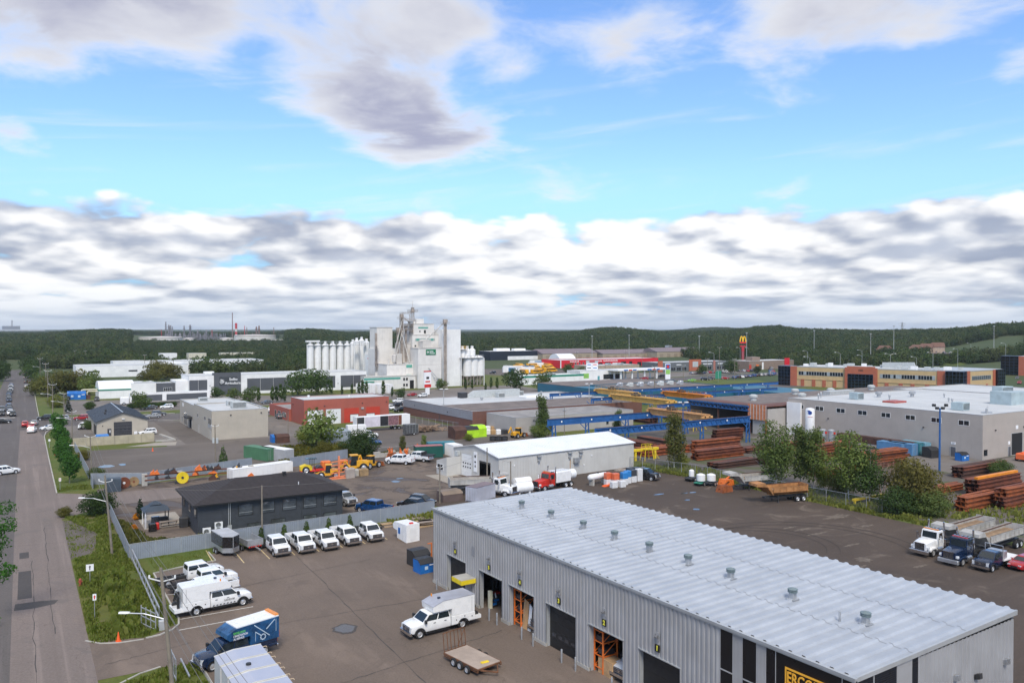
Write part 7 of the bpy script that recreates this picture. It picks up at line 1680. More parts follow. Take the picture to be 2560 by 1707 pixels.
CARS=[('suv',None,'A1',295,1180,80,'white crossover nearest on the street, driving toward the junction'),('suv',paint_red,'A1',230,1125,90,'dark red crossover in the junction lane'),('sedan',paint_red,'A1',285,1138,85,'red hatchback just ahead of the white crossover'),('sedan',paint_silver,'A1',315,1110,85,'silver sedan ahead of the red hatchback'),('suv',paint_black,'A1',415,1065,178,'black crossover turning at the junction'),('suv',paint_silver,'A1',560,1070,178,'silver car behind the pole at the junction'),('suv',paint_red,'A1',750,1065,178,'bright red car on the side street'),('sedan',paint_black,'A1',30,1095,0,'black car waiting on the near side street'),('suv',paint_black,'A1',118,1030,270,'black car first in the oncoming queue'),('suv',None,'A1',95,1018,268,'white car beside the black queue leader'),('suv',paint_black,'A1',15,1025,270,'black car leading the outer lane'),('suv',paint_grey,'A1',20,985,270,'grey car second in the outer lane'),('suv',None,'A1',760,1145,255,'white crossover parked beside the beige garage'),('suv',None,'A1',1355,1200,188,'white and black crossover parked at the end of the cream wall'),('sedan',paint_silver,'A1',1410,1045,180,'pale blue sedan on the street behind the garage'),('suv',paint_grey,'A1',1460,1025,0,'grey pickup like car passing the pale sedan'),('suv',None,'A1',1530,960,180,'white crossover parked by the clipped hedge'),('sedan',paint_grey,'A1',1385,965,180,'dark car half hidden by the clipped hedge'),('suv',paint_black,'A1',585,885,200,'dark car beside the two blue containers'),('suv',paint_black,'A1',890,890,265,'black crossover in front of the barrel roof hall'),('suv',None,'A2',1235,970,270,'white crossover parked beside the red workshop'),('suv',paint_black,'A2',1320,990,200,'black car at the brick warehouse corner'),('suv',paint_black,'A2',1290,945,190,'black pickup like car behind the red workshop'),('suv',None,'A2',1305,905,180,'white car on the street behind the red workshop'),('sedan',paint_bright,'A2',1085,1285,285,'navy sedan parked alone beside the scrub'),('suv',paint_grey,'A2',215,1050,85,'grey pickup like car beside the red workshop annex'),('suv',None,'A2',1530,855,200,'white car beside the totem sign'),('sedan',paint_red,'A2',1430,845,200,'red car beside the totem sign'),('suv',None,'A2',2100,830,180,'white car behind the brick warehouse roof'),('suv',paint_black,'A2',2175,640,190,'black car on the road past the feed bins'),('sedan',None,'A2',130,985,80,'white car tucked behind the red annex'),('sedan',paint_grey,'A2',100,915,180,'dark car in front of the long warehouse trees'),('suv',paint_black,'B2',1420,775,120,'black sedan behind the grey fence, nearer the charcoal office'),('suv',paint_black,'B2',1530,745,300,'black crossover behind the grey fence, nearer the workshop'),('suv',paint_red,'A4',2310,735,200,'red car in the office car park'),('sedan',paint_blue,'A4',2290,838,200,'dark blue sedan at the foot of the office glass bay'),('suv',paint_grey,'A4',2290,690,200,'grey car in the farther office car park'),('suv',paint_black,'A3',1825,695,330,'black van on the road past the fuel station'),('sedan',paint_green,'A3',1650,710,160,'lime green car on the road past the fuel station'),('suv',paint_grey,'A3',1455,720,160,'grey car at the fuel station exit'),('sedan',paint_red,'A3',1955,690,330,'red car near the green road sign'),('suv',None,'A3',900,670,200,'white car at the fuel station shop'),('suv',paint_red,'A3',1215,695,120,'red car under the fuel canopy'),('suv',paint_black,'A3',1375,672,100,'black car under the fuel canopy')]
for kind,pnt,k,x,y,a,lab in CARS:put_car(kind,pnt,G(k,x,y),R(a),lab)
rn=random.Random(8);pal=[None,paint_silver,paint_black,paint_grey,paint_blue,paint_red,paint_bright,paint_black,paint_grey]
def row(n,f,a,lab,grp,jig=2.0):
 for i in range(n):put_car('suv' if rn.random()<.6 else 'sedan',rn.choice(pal),f(i/max(1,n-1)),R(a+rn.uniform(-jig,jig)),lab,grp)
for i in range(17):put_car('suv' if rn.random()<.7 else 'sedan',[paint_blue,paint_grey,paint_black,paint_bright][i%4]if i not in(11,14)else None,Vector((-2.6-.9*min(1,i/6)+.4*(i>9),312+(i>=4)*17+i*8.2,0)),R(270+rn.uniform(-2,2)),'car in the oncoming queue stretching down the street','oncoming queue on the street')
for i in range(4):put_car('suv',pal[i+1],Vector((3.2,440+i*42,0)),R(90),'car driving away far down the street','cars far down the street')
for(k,x0,y0,x1,y1,n,a)in(('A3',1650,645,1960,630,13,70),('A3',2040,685,2350,655,10,65),('A3',2090,625,2230,620,5,70),('A3',640,590,720,600,5,80),('A3',1770,700,1800,698,2,330)):
 row(n,lambda u:G(k,x0,y0).lerp(G(k,x1,y1),u),a,'car in the shop car parks beyond the fuel station','cars in the shop car parks',8)
for i in range(24):
 u=i/23;P=[Vector(p)for p in hw[0]];f=u*(len(P)-2);a=P[int(f)];b=P[int(f)+1];q=a.lerp(b,f-int(f));d=(b-a).normalized();nn=Vector((-d.y,d.x,0))*rn.choice((-8,-4,4,8));o=put_car('suv' if i%2 else 'sedan',rn.choice(pal),q+nn,math.atan2(d.y,d.x),'car on the motorway curving past the wood','cars on the motorway');o.location.z=q.z+.3
for i in range(14):put_car('suv',rn.choice(pal),G('A4',20+(i%3)*20,660).lerp(G('A4',20,590),i/14),R(60),'car in the lot beside the small arches sign','cars by the small arches sign')
# ------------------------------------------------------------------ fences
fence_slat=M('blue grey fence slats',(.27,.30,.345),.6,.1,.08,.6,bump=.3,bscale=9,streak=.15);wire_m=M('chain link',(.10,.125,.11),.7,.3,.1,1)
def fence(name,label,pts,h,slat=True,step=3.0,group=None):
 t=thing(name,label,'fence',(pts[0][0],pts[0][1],0),0,group);o=Vector((pts[0][0],pts[0][1],0));P=[Vector((p[0],p[1],0))-o for p in pts];wm=MB()
 for a,b in zip(P,P[1:]):
  n=max(1,round((b-a).length/step));d=(b-a).normalized();nn=Vector((-d.y,d.x,0))
  for i in range(n):
   u,v=a.lerp(b,i/n),a.lerp(b,(i+1)/n);MB().cyl(u-Vector((0,0,.1)),u+Vector((0,0,h+.05)),.045,8).build('post',galv,t)
   if slat:
    mb=MB();m=12
    for k in range(m):p,q=u.lerp(v,(k+.04)/m),u.lerp(v,(k+.96)/m);w=nn*.025;mb.loft([[tuple(p+w),tuple(p-w),tuple(p-w+Vector((0,0,h-.06))),tuple(p+w+Vector((0,0,h-.06)))],[tuple(q+w),tuple(q-w),tuple(q-w+Vector((0,0,h-.06))),tuple(q+w+Vector((0,0,h-.06)))]])
    mb.build('slat_panel',fence_slat,t)
   else:
    L=(v-u).length;k=0.0
    while k<L:p=u+d*k;q=u+d*min(L,k+h*.6);wm.bar(p,q+Vector((0,0,h*min(1,(min(L,k+h*.6)-k)/(h*.6)))),.012);wm.bar(p+Vector((0,0,h)),q+Vector((0,0,h*(1-min(1,(min(L,k+h*.6)-k)/(h*.6))))),.012);k+=.16
  MB().cyl(a+Vector((0,0,h)),b+Vector((0,0,h)),.03,6).build('rail',galv,t)
 if not slat:wm.build('mesh',wire_m,t)['kind']='stuff'
 return t
fence('slat_fence','grey slatted fence along the verge beside the charcoal office',[(11.2,106),(11.5,134.5)],1.85);fence('slat_fence','long grey slatted fence behind the row of white trucks',[(11.25,106),(26,106.9),(41.4,107.6),(53.5,108.6)],1.95)
fence('slat_fence','grey slatted fence behind the racks of machine attachments',[(10.9,156.5),(10.9,161.5),(18.9,157.2),(40,164.3)],2.0);fence('slat_fence','grey slatted fence behind the road roller',[(46.5,160.2),(60.5,165.2)],2.0);fence('slat_fence','grey fence along the street maples',[(11.0,168),(10.9,210)],1.9)
fence('wire_fence','green wire fence between the dark yard and the birches',[(105,124),(109.2,110),(109.6,85),(110.6,75),(111,70)],2.2,False);fence('wire_fence','wire fence along the brick warehouse',[(97.5,228),(103,204),(104,196)],1.9,False);fence('wire_fence','low wire fence behind the concrete blocks',[(65,166),(82,164)],1.6,False)
t=thing('sliding_gate','long galvanised cantilever gate lying open beside the verge','gate',(0,0,0));mb=MB();a,b=G('C1',1215,345),G('C1',1462,905)
for z in(.35,1.35):mb.bar((a.x,a.y,z),(b.x,b.y,z),.14)
for i in range(12):u=a.lerp(b,i/11);mb.bar((u.x,u.y,.35),(u.x,u.y,1.35),.06)
mb.build('frame',galv,t);mb=MB();c=G('C1',1430,1000)
for z in(.2,.9,1.7):mb.bar((c.x,c.y,z),(c.x-.9,c.y+2.6,z),.08)
for i in range(4):mb.bar((c.x-.3*i,c.y+.87*i,0),(c.x-.3*i,c.y+.87*i,1.9),.08)
mb.build('post_frame',galv,t);MB().bbox(c.x+.3,c.y+.1,0,c.x+.9,c.y+.6,.9,.05).build('motor_box',trim_grey,t)
t=thing('gate_frame','galvanised gate frame beside the nearest pole','gate',(0,0,0));mb=MB();c=G('C1',1605,1470)
for i in range(4):
 for z in(.3,1.8):mb.bar((c.x+.1,c.y+i,z),(c.x+.1,c.y+i+1,z),.07)
 mb.bar((c.x+.1,c.y+i,0),(c.x+.1,c.y+i,1.9),.07);mb.bar((c.x+1.1,c.y+i,.3),(c.x+1.1,c.y+i+1,.3),.12)
mb.build('frame',galv,t)
# ------------------------------------------------------------------ poles, lamps and wires
def pole(label,x,y,h,lean=0.0,r=.15,arms=(),lamps=(),trafo=False,lamp_dir=None,cat='utility pole',mat=None):
 t=thing('utility_pole',label,cat,(x,y,0));top=-RGT*lean;at_=lambda z:Vector((top.x*z/h,top.y*z/h,z));MB().cyl((0,0,-.2),tuple(at_(h)),r,10,r*.68).build('shaft',mat or wood_pole,t,smooth=True);ld=lamp_dir or-RGT
 for z,L in arms:
  mb=MB();c=at_(z)
  for s in(-1,1):mb.bar(c,c+RGT*s*L+Vector((0,0,L*.25)),.07);mb.cyl(c+RGT*s*L+Vector((0,0,L*.25)),c+RGT*s*L+Vector((0,0,L*.25+.22)),.07,8)
  mb.build('crossarm',white_door,t)
 for z,L in lamps:
  c=at_(z);e=c+ld*L+Vector((0,0,.45));l_=MB().tube([c,c+ld*L*.6+Vector((0,0,.42)),e],.045,6).build('lamp_arm',alu,t);d=ld;n=Vector((-d.y,d.x,0))
  MB().loft([[tuple(e+d*f+n*w*s+Vector((0,0,zz)))for s,zz in((-1,0),(1,0),(.7,.1),(-.7,.1))]for f,w in((-.05,.07),(.2,.15),(.75,.13))]).build('lamp_head',white_door,l_)
 if trafo:
  for s in(-.35,.4):MB().cyl(at_(h*.55)+RGT*s,at_(h*.55+1.0)+RGT*s,.25,12).build('transformer',unit_m,t)
 t['top']=tuple(at_(h-.05)+Vector((x,y,0)));return t
PL=[pole('nearest leaning timber pole with a street lamp arm by the driveway',9.6,62.8,10.4,.95,.17,((9.4,.95),),((6.6,2.7),)),pole('timber pole with white crossarm at the grey slatted fence',9.7,109.7,9.9,.85,.16,((9.0,.8),),((6.6,2.8),)),pole('timber pole with a lamp arm beside the storage lot fence',11.6,169,8.2,.3,.15,((7.6,1.0),),((5.6,3.2),)),pole('timber pole with a lamp arm at the cream concrete wall',10.8,217.7,8.4,0,.15,((8.0,1),),((6.2,3),)),pole('pole at the junction with lamp arm, nearer the garage',11.2,266,9.5,0,.15,((9.0,1.2),),((6.4,3),)),pole('pole at the junction with a traffic light arm',8.9,284,11,0,.15,((10.6,1.2),),((7.5,3),)),pole('tall timber pole beyond the junction',9,335,13,0,.16,((12.6,1.3),)),pole('timber pole beside the thicket',9.5,381,14,0,.16,((13.4,1.3),)),pole('timber pole far down the street',9.5,480,13,0,.16,((12.4,1.3),),((8,3),))]
for a in(('timber pole with two transformers beside the young spruce',34.2,170.5,8.4,.1,.15,((8.0,.7),),(),True),('plain timber pole behind the white truck row',27.1,106.2,7.4,0,.13),('timber pole behind the grey fence near the workshop corner',57.4,114.6,5.9,0,.13,((5.7,.5),)),('timber pole in front of the white metal shed gable',69.0,119.5,7.4,0,.13),('short timber pole near the red tank truck',69.5,112.5,6.0,0,.13),('slim pole standing before the white box truck',70,184.2,6.4,0,.10),('slim pole beside the tan block',60.5,210,6,0,.10),('timber pole with lamp in front of the blue warehouse',205,228,14,0,.2,((13.5,1),)),('slim pole in front of the taupe block',123,172,7.5,0,.1)):pole(*a)
for k,x,y,h in(('A3',1190,395,10),('A3',1045,570,12),('A3',1195,570,12),('A3',595,590,12),('A3',855,670,8),('A3',1575,690,8),('A1',690,570,12),('A1',785,575,12),('A1',1330,640,12),('A1',1595,680,12),('A3',1795,700,12),('A3',2045,700,12),('A3',1905,690,18)):q=G(k,x,y);pole('plain distant pole among the far buildings',q.x,q.y,h,0,.16,((h-.5,1),))['group']='plain distant poles'
def street_lamp(label,q,h,L=2.5,double=False,mat=None,z=0):
 t=thing('street_lamp',label,'street lamp',(q.x,q.y,z));MB().cyl((0,0,0),(0,0,h),.14,8,.09).build('post',mat or M('galvanised mast',(.42,.43,.43),.6,.2),t)
 for s in((-1,1)if double else(-1,)):MB().tube([(0,0,h),tuple(RGT*s*L*.5+Vector((0,0,h+.7))),tuple(RGT*s*L+Vector((0,0,h+.8)))],.08,6).build('arm',galv,t);e=RGT*s*L+Vector((0,0,h+.75));MB().box(e.x-.5,e.y-.25,e.z-.1,e.x+.5,e.y+.25,e.z+.15).build('lamp_head',white_door,t)
 return t
for i,(vx,vt,D_,dbl)in enumerate(((2143,812,470,0),(2045,815,470,1),(1930,812,480,0),(1980,806,560,0),(2105,822,480,0),(1855,808,560,0),(2200,803,560,0),(2310,790,560,0),(1700,800,700,0),(1720,800,740,0),(1748,804,700,0),(1860,822,430,0),(1640,812,500,0),(1980,818,520,0),(2230,790,700,0))):p=AT(vx,vt,D_);zb=land_z(p.x,p.y);street_lamp('curved arm street lamp on the roads around the office building',Vector((p.x,p.y,0)),max(6,p.z-zb),3,dbl,z=zb)['group']='street lamps around the office building'
p=G('B4',1575,430);t=thing('floodlight_mast','tall blue floodlight mast in front of the taupe hall','mast',(p.x,p.y,0));MB().cyl((0,0,0),(0,0,12.4),.2,12,.15).build('shaft',crane_blue,t)
for s,dz in((-1.5,.7),(-.7,.1),(.7,.1),(1.5,.7)):MB().bar((0,0,12.2),tuple(RGT*s+Vector((0,0,12.2+dz))),.06).build('bracket',steel_dark,t);c=RGT*s*.8+Vector((0,0,12.3+dz));MB().bbox(c.x-.3,c.y-.3,c.z-.25,c.x+.3,c.y+.3,c.z+.25,.08).build('floodlight',steel_dark,t)
for nm,k,x,y,h in(('blue lamp post in the crane yard','A3',1570,1290,12),('slim floodlight post behind the white shed','A3',708,1000,9),('lamp post beside the brick warehouse','A2',1725,1075,9)):q=G(k,x,y);street_lamp(nm,q,h if 'blue' not in nm else 9.5,.8,True,crane_blue if 'blue' in nm else None)
wire_k=M('overhead wire',(.16,.15,.14),.6)
def wires(label,tops,offs,sag=.6,r=.016):
 t=thing('power_lines',label,'wires',(0,0,0))
 for o_,dz in offs:
  mb=MB()
  for a,b in zip(tops,tops[1:]):
   a=Vector(a)+RGT*o_+Vector((0,0,dz));b=Vector(b)+RGT*o_+Vector((0,0,dz));P=[a.lerp(b,i/12)-Vector((0,0,sag*4*(i/12)*(1-i/12)))for i in range(13)];mb.tube(P,r,4)
  mb.build('wire',wire_k,t)
for_tops=[(10.5,8,10.6)]+[tuple(p['top'])for p in PL]
wires('overhead wires strung along the roadside timber poles',for_tops,((0,0),(-.95,-.7),(.95,-.7),(.1,-2.6),(0,-3.2)))
wires('overhead wire crossing the second yard',[(13.6,110,8),(27.1,106.2,7.3),(57.4,114.6,5.7),(69,119.5,7.2),(69.5,112.5,5.8)],((0,0),),.5)
# road signs, hydrants, cones
def sign(label,k,x,yb,h,w,hh,mark=None,col_=None):q=G(k,x,yb);t=thing('road_sign',label,'sign',(q.x,q.y,0),R(-6));MB().cyl((0,0,0),(0,0,h),.035,8).build('post',galv,t);s=MB().box(-w/2,-.06,h-hh,w/2,-.035,h).build('plate',col_ or sign_white,t);mark and MB().prism([(-.05,h-hh+.12),(.05,h-hh+.12),(.05,h-.3),(.13,h-.3),(0,h-.12),(-.13,h-.3),(-.05,h-.3)],'y',-.065,-.0605).build('sign_mark',mark,s)
sign('white road sign with black arrow on the verge','C1',827,560,2.2,.75,.75,sign_black);sign('white parking sign on the verge nearer the driveway','C1',870,875,2.4,.32,.62,bright_red);sign('white sign under the nearest street maple','B1',552,610,2.2,.35,.55,bright_red);sign('small white sign among the roadside maples','B1',455,215,2,.4,.5);sign('big green road sign near the fuel station','A3',1895,720,6,4,4,sign_white,green_trim)
for k,x,y,lab in(('C1',738,575,'red fire hydrant on the grass verge near the arrow sign'),('B1',503,285,'red fire hydrant between the street maples')):q=G(k,x,y);tag(MB().lathe([(.16,0),(.16,.1),(.11,.12),(.11,.6),(.15,.62),(.13,.72),(.04,.82)],12).cyl((-.22,0,.45),(.22,0,.45),.06,8).build('fire_hydrant',M('faded hydrant red',(.35,.06,.04)),None,q,smooth=True),lab,'fire hydrant')
for k,x,y,lab in(('C1',1088,1085,'orange traffic cone at the mouth of the driveway'),('A1',1403,1350,'orange traffic cone alone on the storage lot'),('B4',2143,368,'orange cone near the taupe hall corner')):q=G(k,x,y);tag(MB().box(-.22,-.22,0,.22,.22,.05).lathe([(.17,.05),(.03,.85)],12).build('traffic_cone',M('cone orange',(.85,.12,.02)),None,q),lab,'cone')
# ------------------------------------------------------------------ trailers and lot clutter
def tandem(t,x,y,r=.36,dx=.8):
 for s in(-1,1):
  for a in(-dx/2,dx/2):wheel(t,x+a,s*y,r,.22)
q=G('B1',2010,1225);t=thing('cargo_trailer','black enclosed cargo trailer with V nose and silver lower band','trailer',(q.x+1.4,q.y+.6,0),R(-83));P=[(-3.6,-1.05),(.5,-1.05),(1.3,0),(.5,1.05),(-3.6,1.05)]
MB().prism(P,'z',.5,1.1).build('lower_band',alu,t);MB().prism(P,'z',1.105,2.45).build('box',paint_black,t);MB().prism([(a*1.01,b*1.01)for a,b in P],'z',2.455,2.55).build('roof',M('trailer roof grey',(.42,.43,.45)),t);MB().bar((1.32,0,1.1),(1.32,0,2.45),.08).build('corner_trim',alu,t);tandem(t,-1.7,1.15);MB().bar((1.2,0,.5),(2.4,0,.45),.14).build('drawbar',black_pl,t)
q=G('B1',2290,1200);t=thing('dump_trailer','small grey dump trailer with striped tail between trailer and trucks','trailer',(q.x+1.0,q.y+1.4,0),R(-80));mb=MB()
for s in(-1,1):mb.box(-3.2,s*.95,.75,0.3,s*1.03,1.5)
mb.box(-3.2,-.95,.7,.3,.95,.78);mb.box(.25,-.95,.78,.33,.95,1.5);mb.build('tub',galv,t);tandem(t,-1.5,1.15);MB().bar((.3,0,.6),(1.7,0,.5),.14).build('drawbar',galv,t)
for i in range(6):MB().box(.335,-.9+i*.3,.6,.35,-.75+i*.3,.78).build('stripe',bright_red,t)
q=G('C2',1925,1410);a,b=G('C2',1800,1330),G('C2',2010,1440);rz=heading(a,b);t=thing('flat_trailer','rusty flat trailer with plywood deck and raised mesh ramp','trailer',G('C2',1985,1300),rz)
MB().box(-2.2,-1.2,.62,2.2,1.2,.70).build('deck',M('grey plywood deck',(.36,.29,.24),.85,0,.15,.8),t);mb=MB()
for s in(-1,1):mb.bar((-2.25,s*1.23,.60),(2.25,s*1.23,.60),.1,.16);mb.bar((-2.25,s*1.23,.40),(2.25,s*1.23,.40),.06);mb.bar((2.2,s*.9,.5),(3.3,0,.45),.1);[mb.bar((-2.2+i*.9,s*1.23,.4),(-2.2+i*.9,s*1.23,.6),.05)for i in range(6)]
mb.bar((-2.25,-1.2,.6),(-2.25,1.2,.6),.1);mb.bar((2.25,-1.2,.6),(2.25,1.2,.6),.1);mb.build('frame',M('brown rust',(.15,.065,.03),.8,0,.3,2),t);tandem(t,-.3,1.36,.36,.85);wheel(t,1.1,-1.4,.34,.2,'spare_wheel');mb=MB()
for y in(-1.15,-.75,-.4,0,.4,.75,1.15):mb.bar((-2.3,y,.65),(-2.5,y,2.2),.05)
for z in(.7,2.2):mb.bar((-2.3-(z-.7)*.13,-1.15,z),(-2.3-(z-.7)*.13,1.15,z),.06)
mb.bar((-2.32,.3,.8),(-2.48,1.1,2.0),.04);mb.build('ramp',M('brown rust',(.15,.065,.03),.8,0,.3,2),t);tag(MB().bbox(-.35,-.15,0,.35,.15,.08,.04).build('strap_pile',safety_yellow,None,t.location+Vector((math.cos(rz)*1.9,math.sin(rz)*1.9+.3,.705))),'bright yellow strap heap on the flat trailer deck','strap')
q=G('B2',1440,1082);t=thing('camper_box','white slip on service box with blue panel standing on the asphalt','truck box',(q.x,q.y,0),R(97));pr=[(0,.0),(2.4,.25),(2.4,1.25),(3.4,1.4),(3.5,1.9),(3.1,2.3),(0,2.35)];MB().prism(pr,'y',-1.05,.95).build('shell',white_paint,t);MB().box(.2,-1.0,0,2.3,.9,.22).build('base',wood_new,t);MB().box(1.6,.951,.9,2.1,.97,1.7).build('blue_panel',bin_blue,t);MB().box(-.03,-.5,.3,-.005,.4,1.9).build('rear_door',white_door,t);MB().box(.3,-.3,2.36,.6,.2,2.5).build('beacon',bright_red,t)
def dumpster(label,q,w,d,h,m_,lid,rz=0,logo=False):t=thing('dumpster',label,'dumpster',q,rz);MB().prism([(0,0),(d,0),(d,h),(d*.35,h),(0,h*.72)],'x',0,w).build('bin',m_,t);MB().loft([[(x,-.03,h*.72+.01),(x,d*.35,h+.01),(x,d*.35,h+.06),(x,-.03,h*.72+.06)]for x in(-.03,w+.03)]).build('lid',lid,t);MB().box(-.02,d*.36,h+.005,w+.02,d,h+.06).build('lid',lid,t);logo and(MB().box(w*.3,-.02,h*.3,w*.52,-.005,h*.55).build('logo',M('pale blue print',(.5,.62,.72),.5),t),MB().box(w*.62,-.02,h*.58,w*.9,-.005,h*.66).build('logo',sign_white,t))
dumpster('black lidded dumpster at the workshop corner',G('B2',1462,1320),2.1,2.0,1.75,bin_black,black_pl,R(5));dumpster('blue dumpster against the workshop corner',G('B2',1512,1382),1.9,1.7,1.5,bin_blue,black_pl,R(5),True);dumpster('black dumpster by the taupe hall wall',G('B4',1500,315),2.6,2.4,2.2,bin_black,black_pl,R(-10));dumpster('blue dumpster by the taupe hall corner',G('B4',1782,342),2.4,1.6,1.7,bin_blue,black_pl,R(-5),True)
for i,(x,lab)in enumerate(((620,'blue waste container beyond the side street, nearer the street'),(685,'blue waste container beyond the side street, nearer the hopper'))):dumpster(lab,G('A1',x,880),4.0,3,3.2,bin_blue,bin_blue,0,True)
dumpster('blue bin beside the rubble by the tan block',G('A2',150,1275),2.6,2.2,1.8,bin_blue,bin_blue);dumpster('brown rusty bin beside the rubble',G('A2',190,1280),3.2,2.4,2.0,rust_dark,rust_dark);lime_m=M('lime green box',(.40,.68,.02),.5);dumpster('lime green donation bin with black lid',G('A2',1925,1235),4,3,2.8,lime_m,black_pl);dumpster('bright lime donation bin',G('A2',2015,1225),3.4,3,2.9,lime_m,lime_m);dumpster('rusty brown open bin beside the lime bins',G('A2',1830,1245),3.4,4,3.0,rust_dark,rust_dark);dumpster('brown covered bin behind the grey fence',G('B2',1720,722),3.6,2.4,1.6,M('faded brown bin',(.12,.085,.075)),M('brown lid',(.2,.15,.11)))
tag(MB().box(-.06,0,0,.06,.1,2.9).box(-.5,0,2.8,-.06,.1,2.9).build('rack_post',machine_orange,None,(41.1,84.2,0)),'tall orange steel frame beside the workshop corner','frame')
rn=random.Random(21)
def pile(label,q,n,L,W,mat,name='plank',pal=None):
 t=thing(name+'_stack',label,'stack',q,rn.uniform(-.2,.4))
 for i in range(n):MB().box(-L/2,0,0,L/2,W,.09).build(name,rn.choice(pal)if pal else mat,t,(rn.uniform(-.2,.2),rn.uniform(-.5,.5)*1.6,.02+.1*(i//3)),(0,0,rn.uniform(-.12,.12)))
pile('loose timber planks beside the white slip on box',G('B2',1240,930),12,2.6,.22,wood_new,pal=[wood_new,wood_old]);pile('stack of grey wooden pallets beside the workshop',G('B2',1560,935),21,2.2,.9,wood_old,'pallet_board',[wood_old,wood_new]);pile('weathered boards against the fence near the workshop',G('B2',1480,880),12,3.2,.5,wood_old,pal=[wood_old,wood_new])
# patio
p=G('B1',1345,960);t=thing('gazebo','garden gazebo with two tier dark roof on the patio','gazebo',(p.x+1.4,p.y+1.6,0));sheet('patio',rect(p.x-.3,p.y-.6,20.2,p.y+9),.03,conc_pad_m);MB().lathe([(2.5,2.3),(1.1,2.95)],4).build('roof',M('gazebo roof',(.035,.05,.07),.6),t,rot=(0,0,R(45)));MB().lathe([(1.1,3.05),(.05,3.5)],4).build('roof',M('gazebo roof',(.035,.05,.07),.6),t,rot=(0,0,R(45)))
for x in(-1.5,1.5):
 for y in(-1.5,1.5):MB().bar((x,y,0),(x,y,2.35),.12).build('post',white_door if x<0 else steel_dark,t)
MB().prism([(-1.6,0),(-1.2,0),(-1.45,2.2),(-1.55,2.2)],'x',-1.6,-1.4).build('curtain',M('pale curtain',(.5,.5,.52)),t)
q=G('B1',1560,945);t=thing('picnic_table','grey picnic table with benches on the patio','table',(q.x,q.y+.5,.03),R(3));MB().box(-1.3,-.4,.72,1.3,.4,.78).build('top',wood_old,t)
for s in(-1,1):MB().box(-1.3,s*.65,.42,1.3,s*.95,.47).build('bench',wood_old,t);MB().bar((s,-.9,0),(s,.4,.72),.07).build('leg',wood_old,t);MB().bar((s,.9,0),(s,-.4,.72),.07).build('leg',wood_old,t)
for k,x,y,w,h,m_,lab in(('B1',1400,985,1.0,1.1,paint_black,'black covered grill beside the gazebo'),('B1',1445,965,.5,.9,bright_red,'red gas bottle cover beside the black grill'),('B1',1690,945,1.2,1.4,steel_dark,'black storage box against the charcoal office wall'),('B1',1500,905,1.3,.9,steel_dark,'dark grill under the gazebo, nearer the office'),('B1',1430,905,1.2,.9,paint_grey,'dark grey grill under the gazebo')):q=G(k,x,y);tag(MB().bbox(-w/2,-.35,.03,w/2,.35,h,.12).build('garden_box',m_,None,(q.x,q.y,.03)),lab,'box')
for x,y,lab in((1255,875,'orange flowering clump nearer the gazebo'),(1235,980,'orange flowering clump nearer the grey fence')):q=G('B1',x,y);plant('cedar',q.x,q.y,.6,lab,None,'flowers',leaf=flower_orange).scale=(1.35,1.1,.42)
# rack of attachments, blocks
t=thing('rail_barrier','rusty rails on concrete block pillars holding machine attachments','barrier',(0,0,0));PP=[G('B1',1328,565),G('B1',1650,535),G('B1',1975,500),G('B1',2305,480)]
for i,p in enumerate(PP):
 for k in range(3):MB().bbox(p.x-.45,p.y-.3,k*.72,p.x+.45,p.y+.3,k*.72+.70,.03).build('concrete_block',conc,t)
for a,b in zip(PP,PP[1:]):
 for z in(1.0,1.8):MB().bar((a.x,a.y-.35,z),(b.x,b.y-.35,z),.12,.2).build('rail',rust_red,t)
for i in range(30):
 u=rn.uniform(.1,2.98);a=PP[int(u)].lerp(PP[int(u)+1],u%1);w,h=rn.uniform(.3,.8),rn.uniform(.4,1.0);m_=rn.choice([steel_dark,steel_dark,rust_red,machine_orange,rust_dark,machine_yellow]);z=rn.choice([0,1.1,1.92,1.92]);tag(MB().prism([(-w,0),(w,0),(w*.7,h*.6),(w*.2,h),(-w*.8,h*.5)],'y',-.4,.3).bar((-w*.5,-.2,h*.3),(w*.5,.1,h*1.1),.15).build('machine_attachment',m_,None,(a.x,a.y-(.9 if z==0 else .3),z)),'small machine attachment hung on the rusty rails','attachment','machine attachments on the rusty rails')
def disc(label,k,x,y,r,m_,hub=steel_dark):q=G(k,x,y);t=thing('cable_reel',label,'reel',(q.x,q.y,r));MB().lathe([(r*.25,-.12),(r,-.18),(r,.1),(r*.25,.12)],24,axis='y').build('flange',m_,t);MB().lathe([(.01,-.2),(r*.22,-.2),(r*.22,.15),(.01,.15)],12,axis='y').build('hub',hub,t)
disc('bright yellow round reel in front of the rusty rails','B1',1677,543,1.05,safety_yellow);disc('rust brown round pan against the fence','B1',1140,590,1.0,rust_red,white_door);disc('rusty tan disc leaning on the fence','B1',1230,570,.85,M('tan rust',(.3,.2,.1),.8,0,.3,1),rust_red)
q=G('B1',1040,625);tag(MB().prism([(-1.2,0),(1.2,0),(1.3,2.2),(-1.1,2.3)],'y',0,2).build('excavator_bucket',M('slate steel',(.06,.08,.10),.6,.2),None,q),'big dark steel bucket at the fence corner','bucket')
for i,(k,x,y)in enumerate([('A2',x,1410-(x-1100)*.09)for x in range(1110,1600,46)]):q=G(k,x,y);tag(MB().bbox(-.72,-.4,0,.72,.4,.85+(i%3==0)*.4,.03).build('concrete_block',conc,None,q),'concrete block in the row behind the white pickups','block','concrete blocks behind the white pickups')
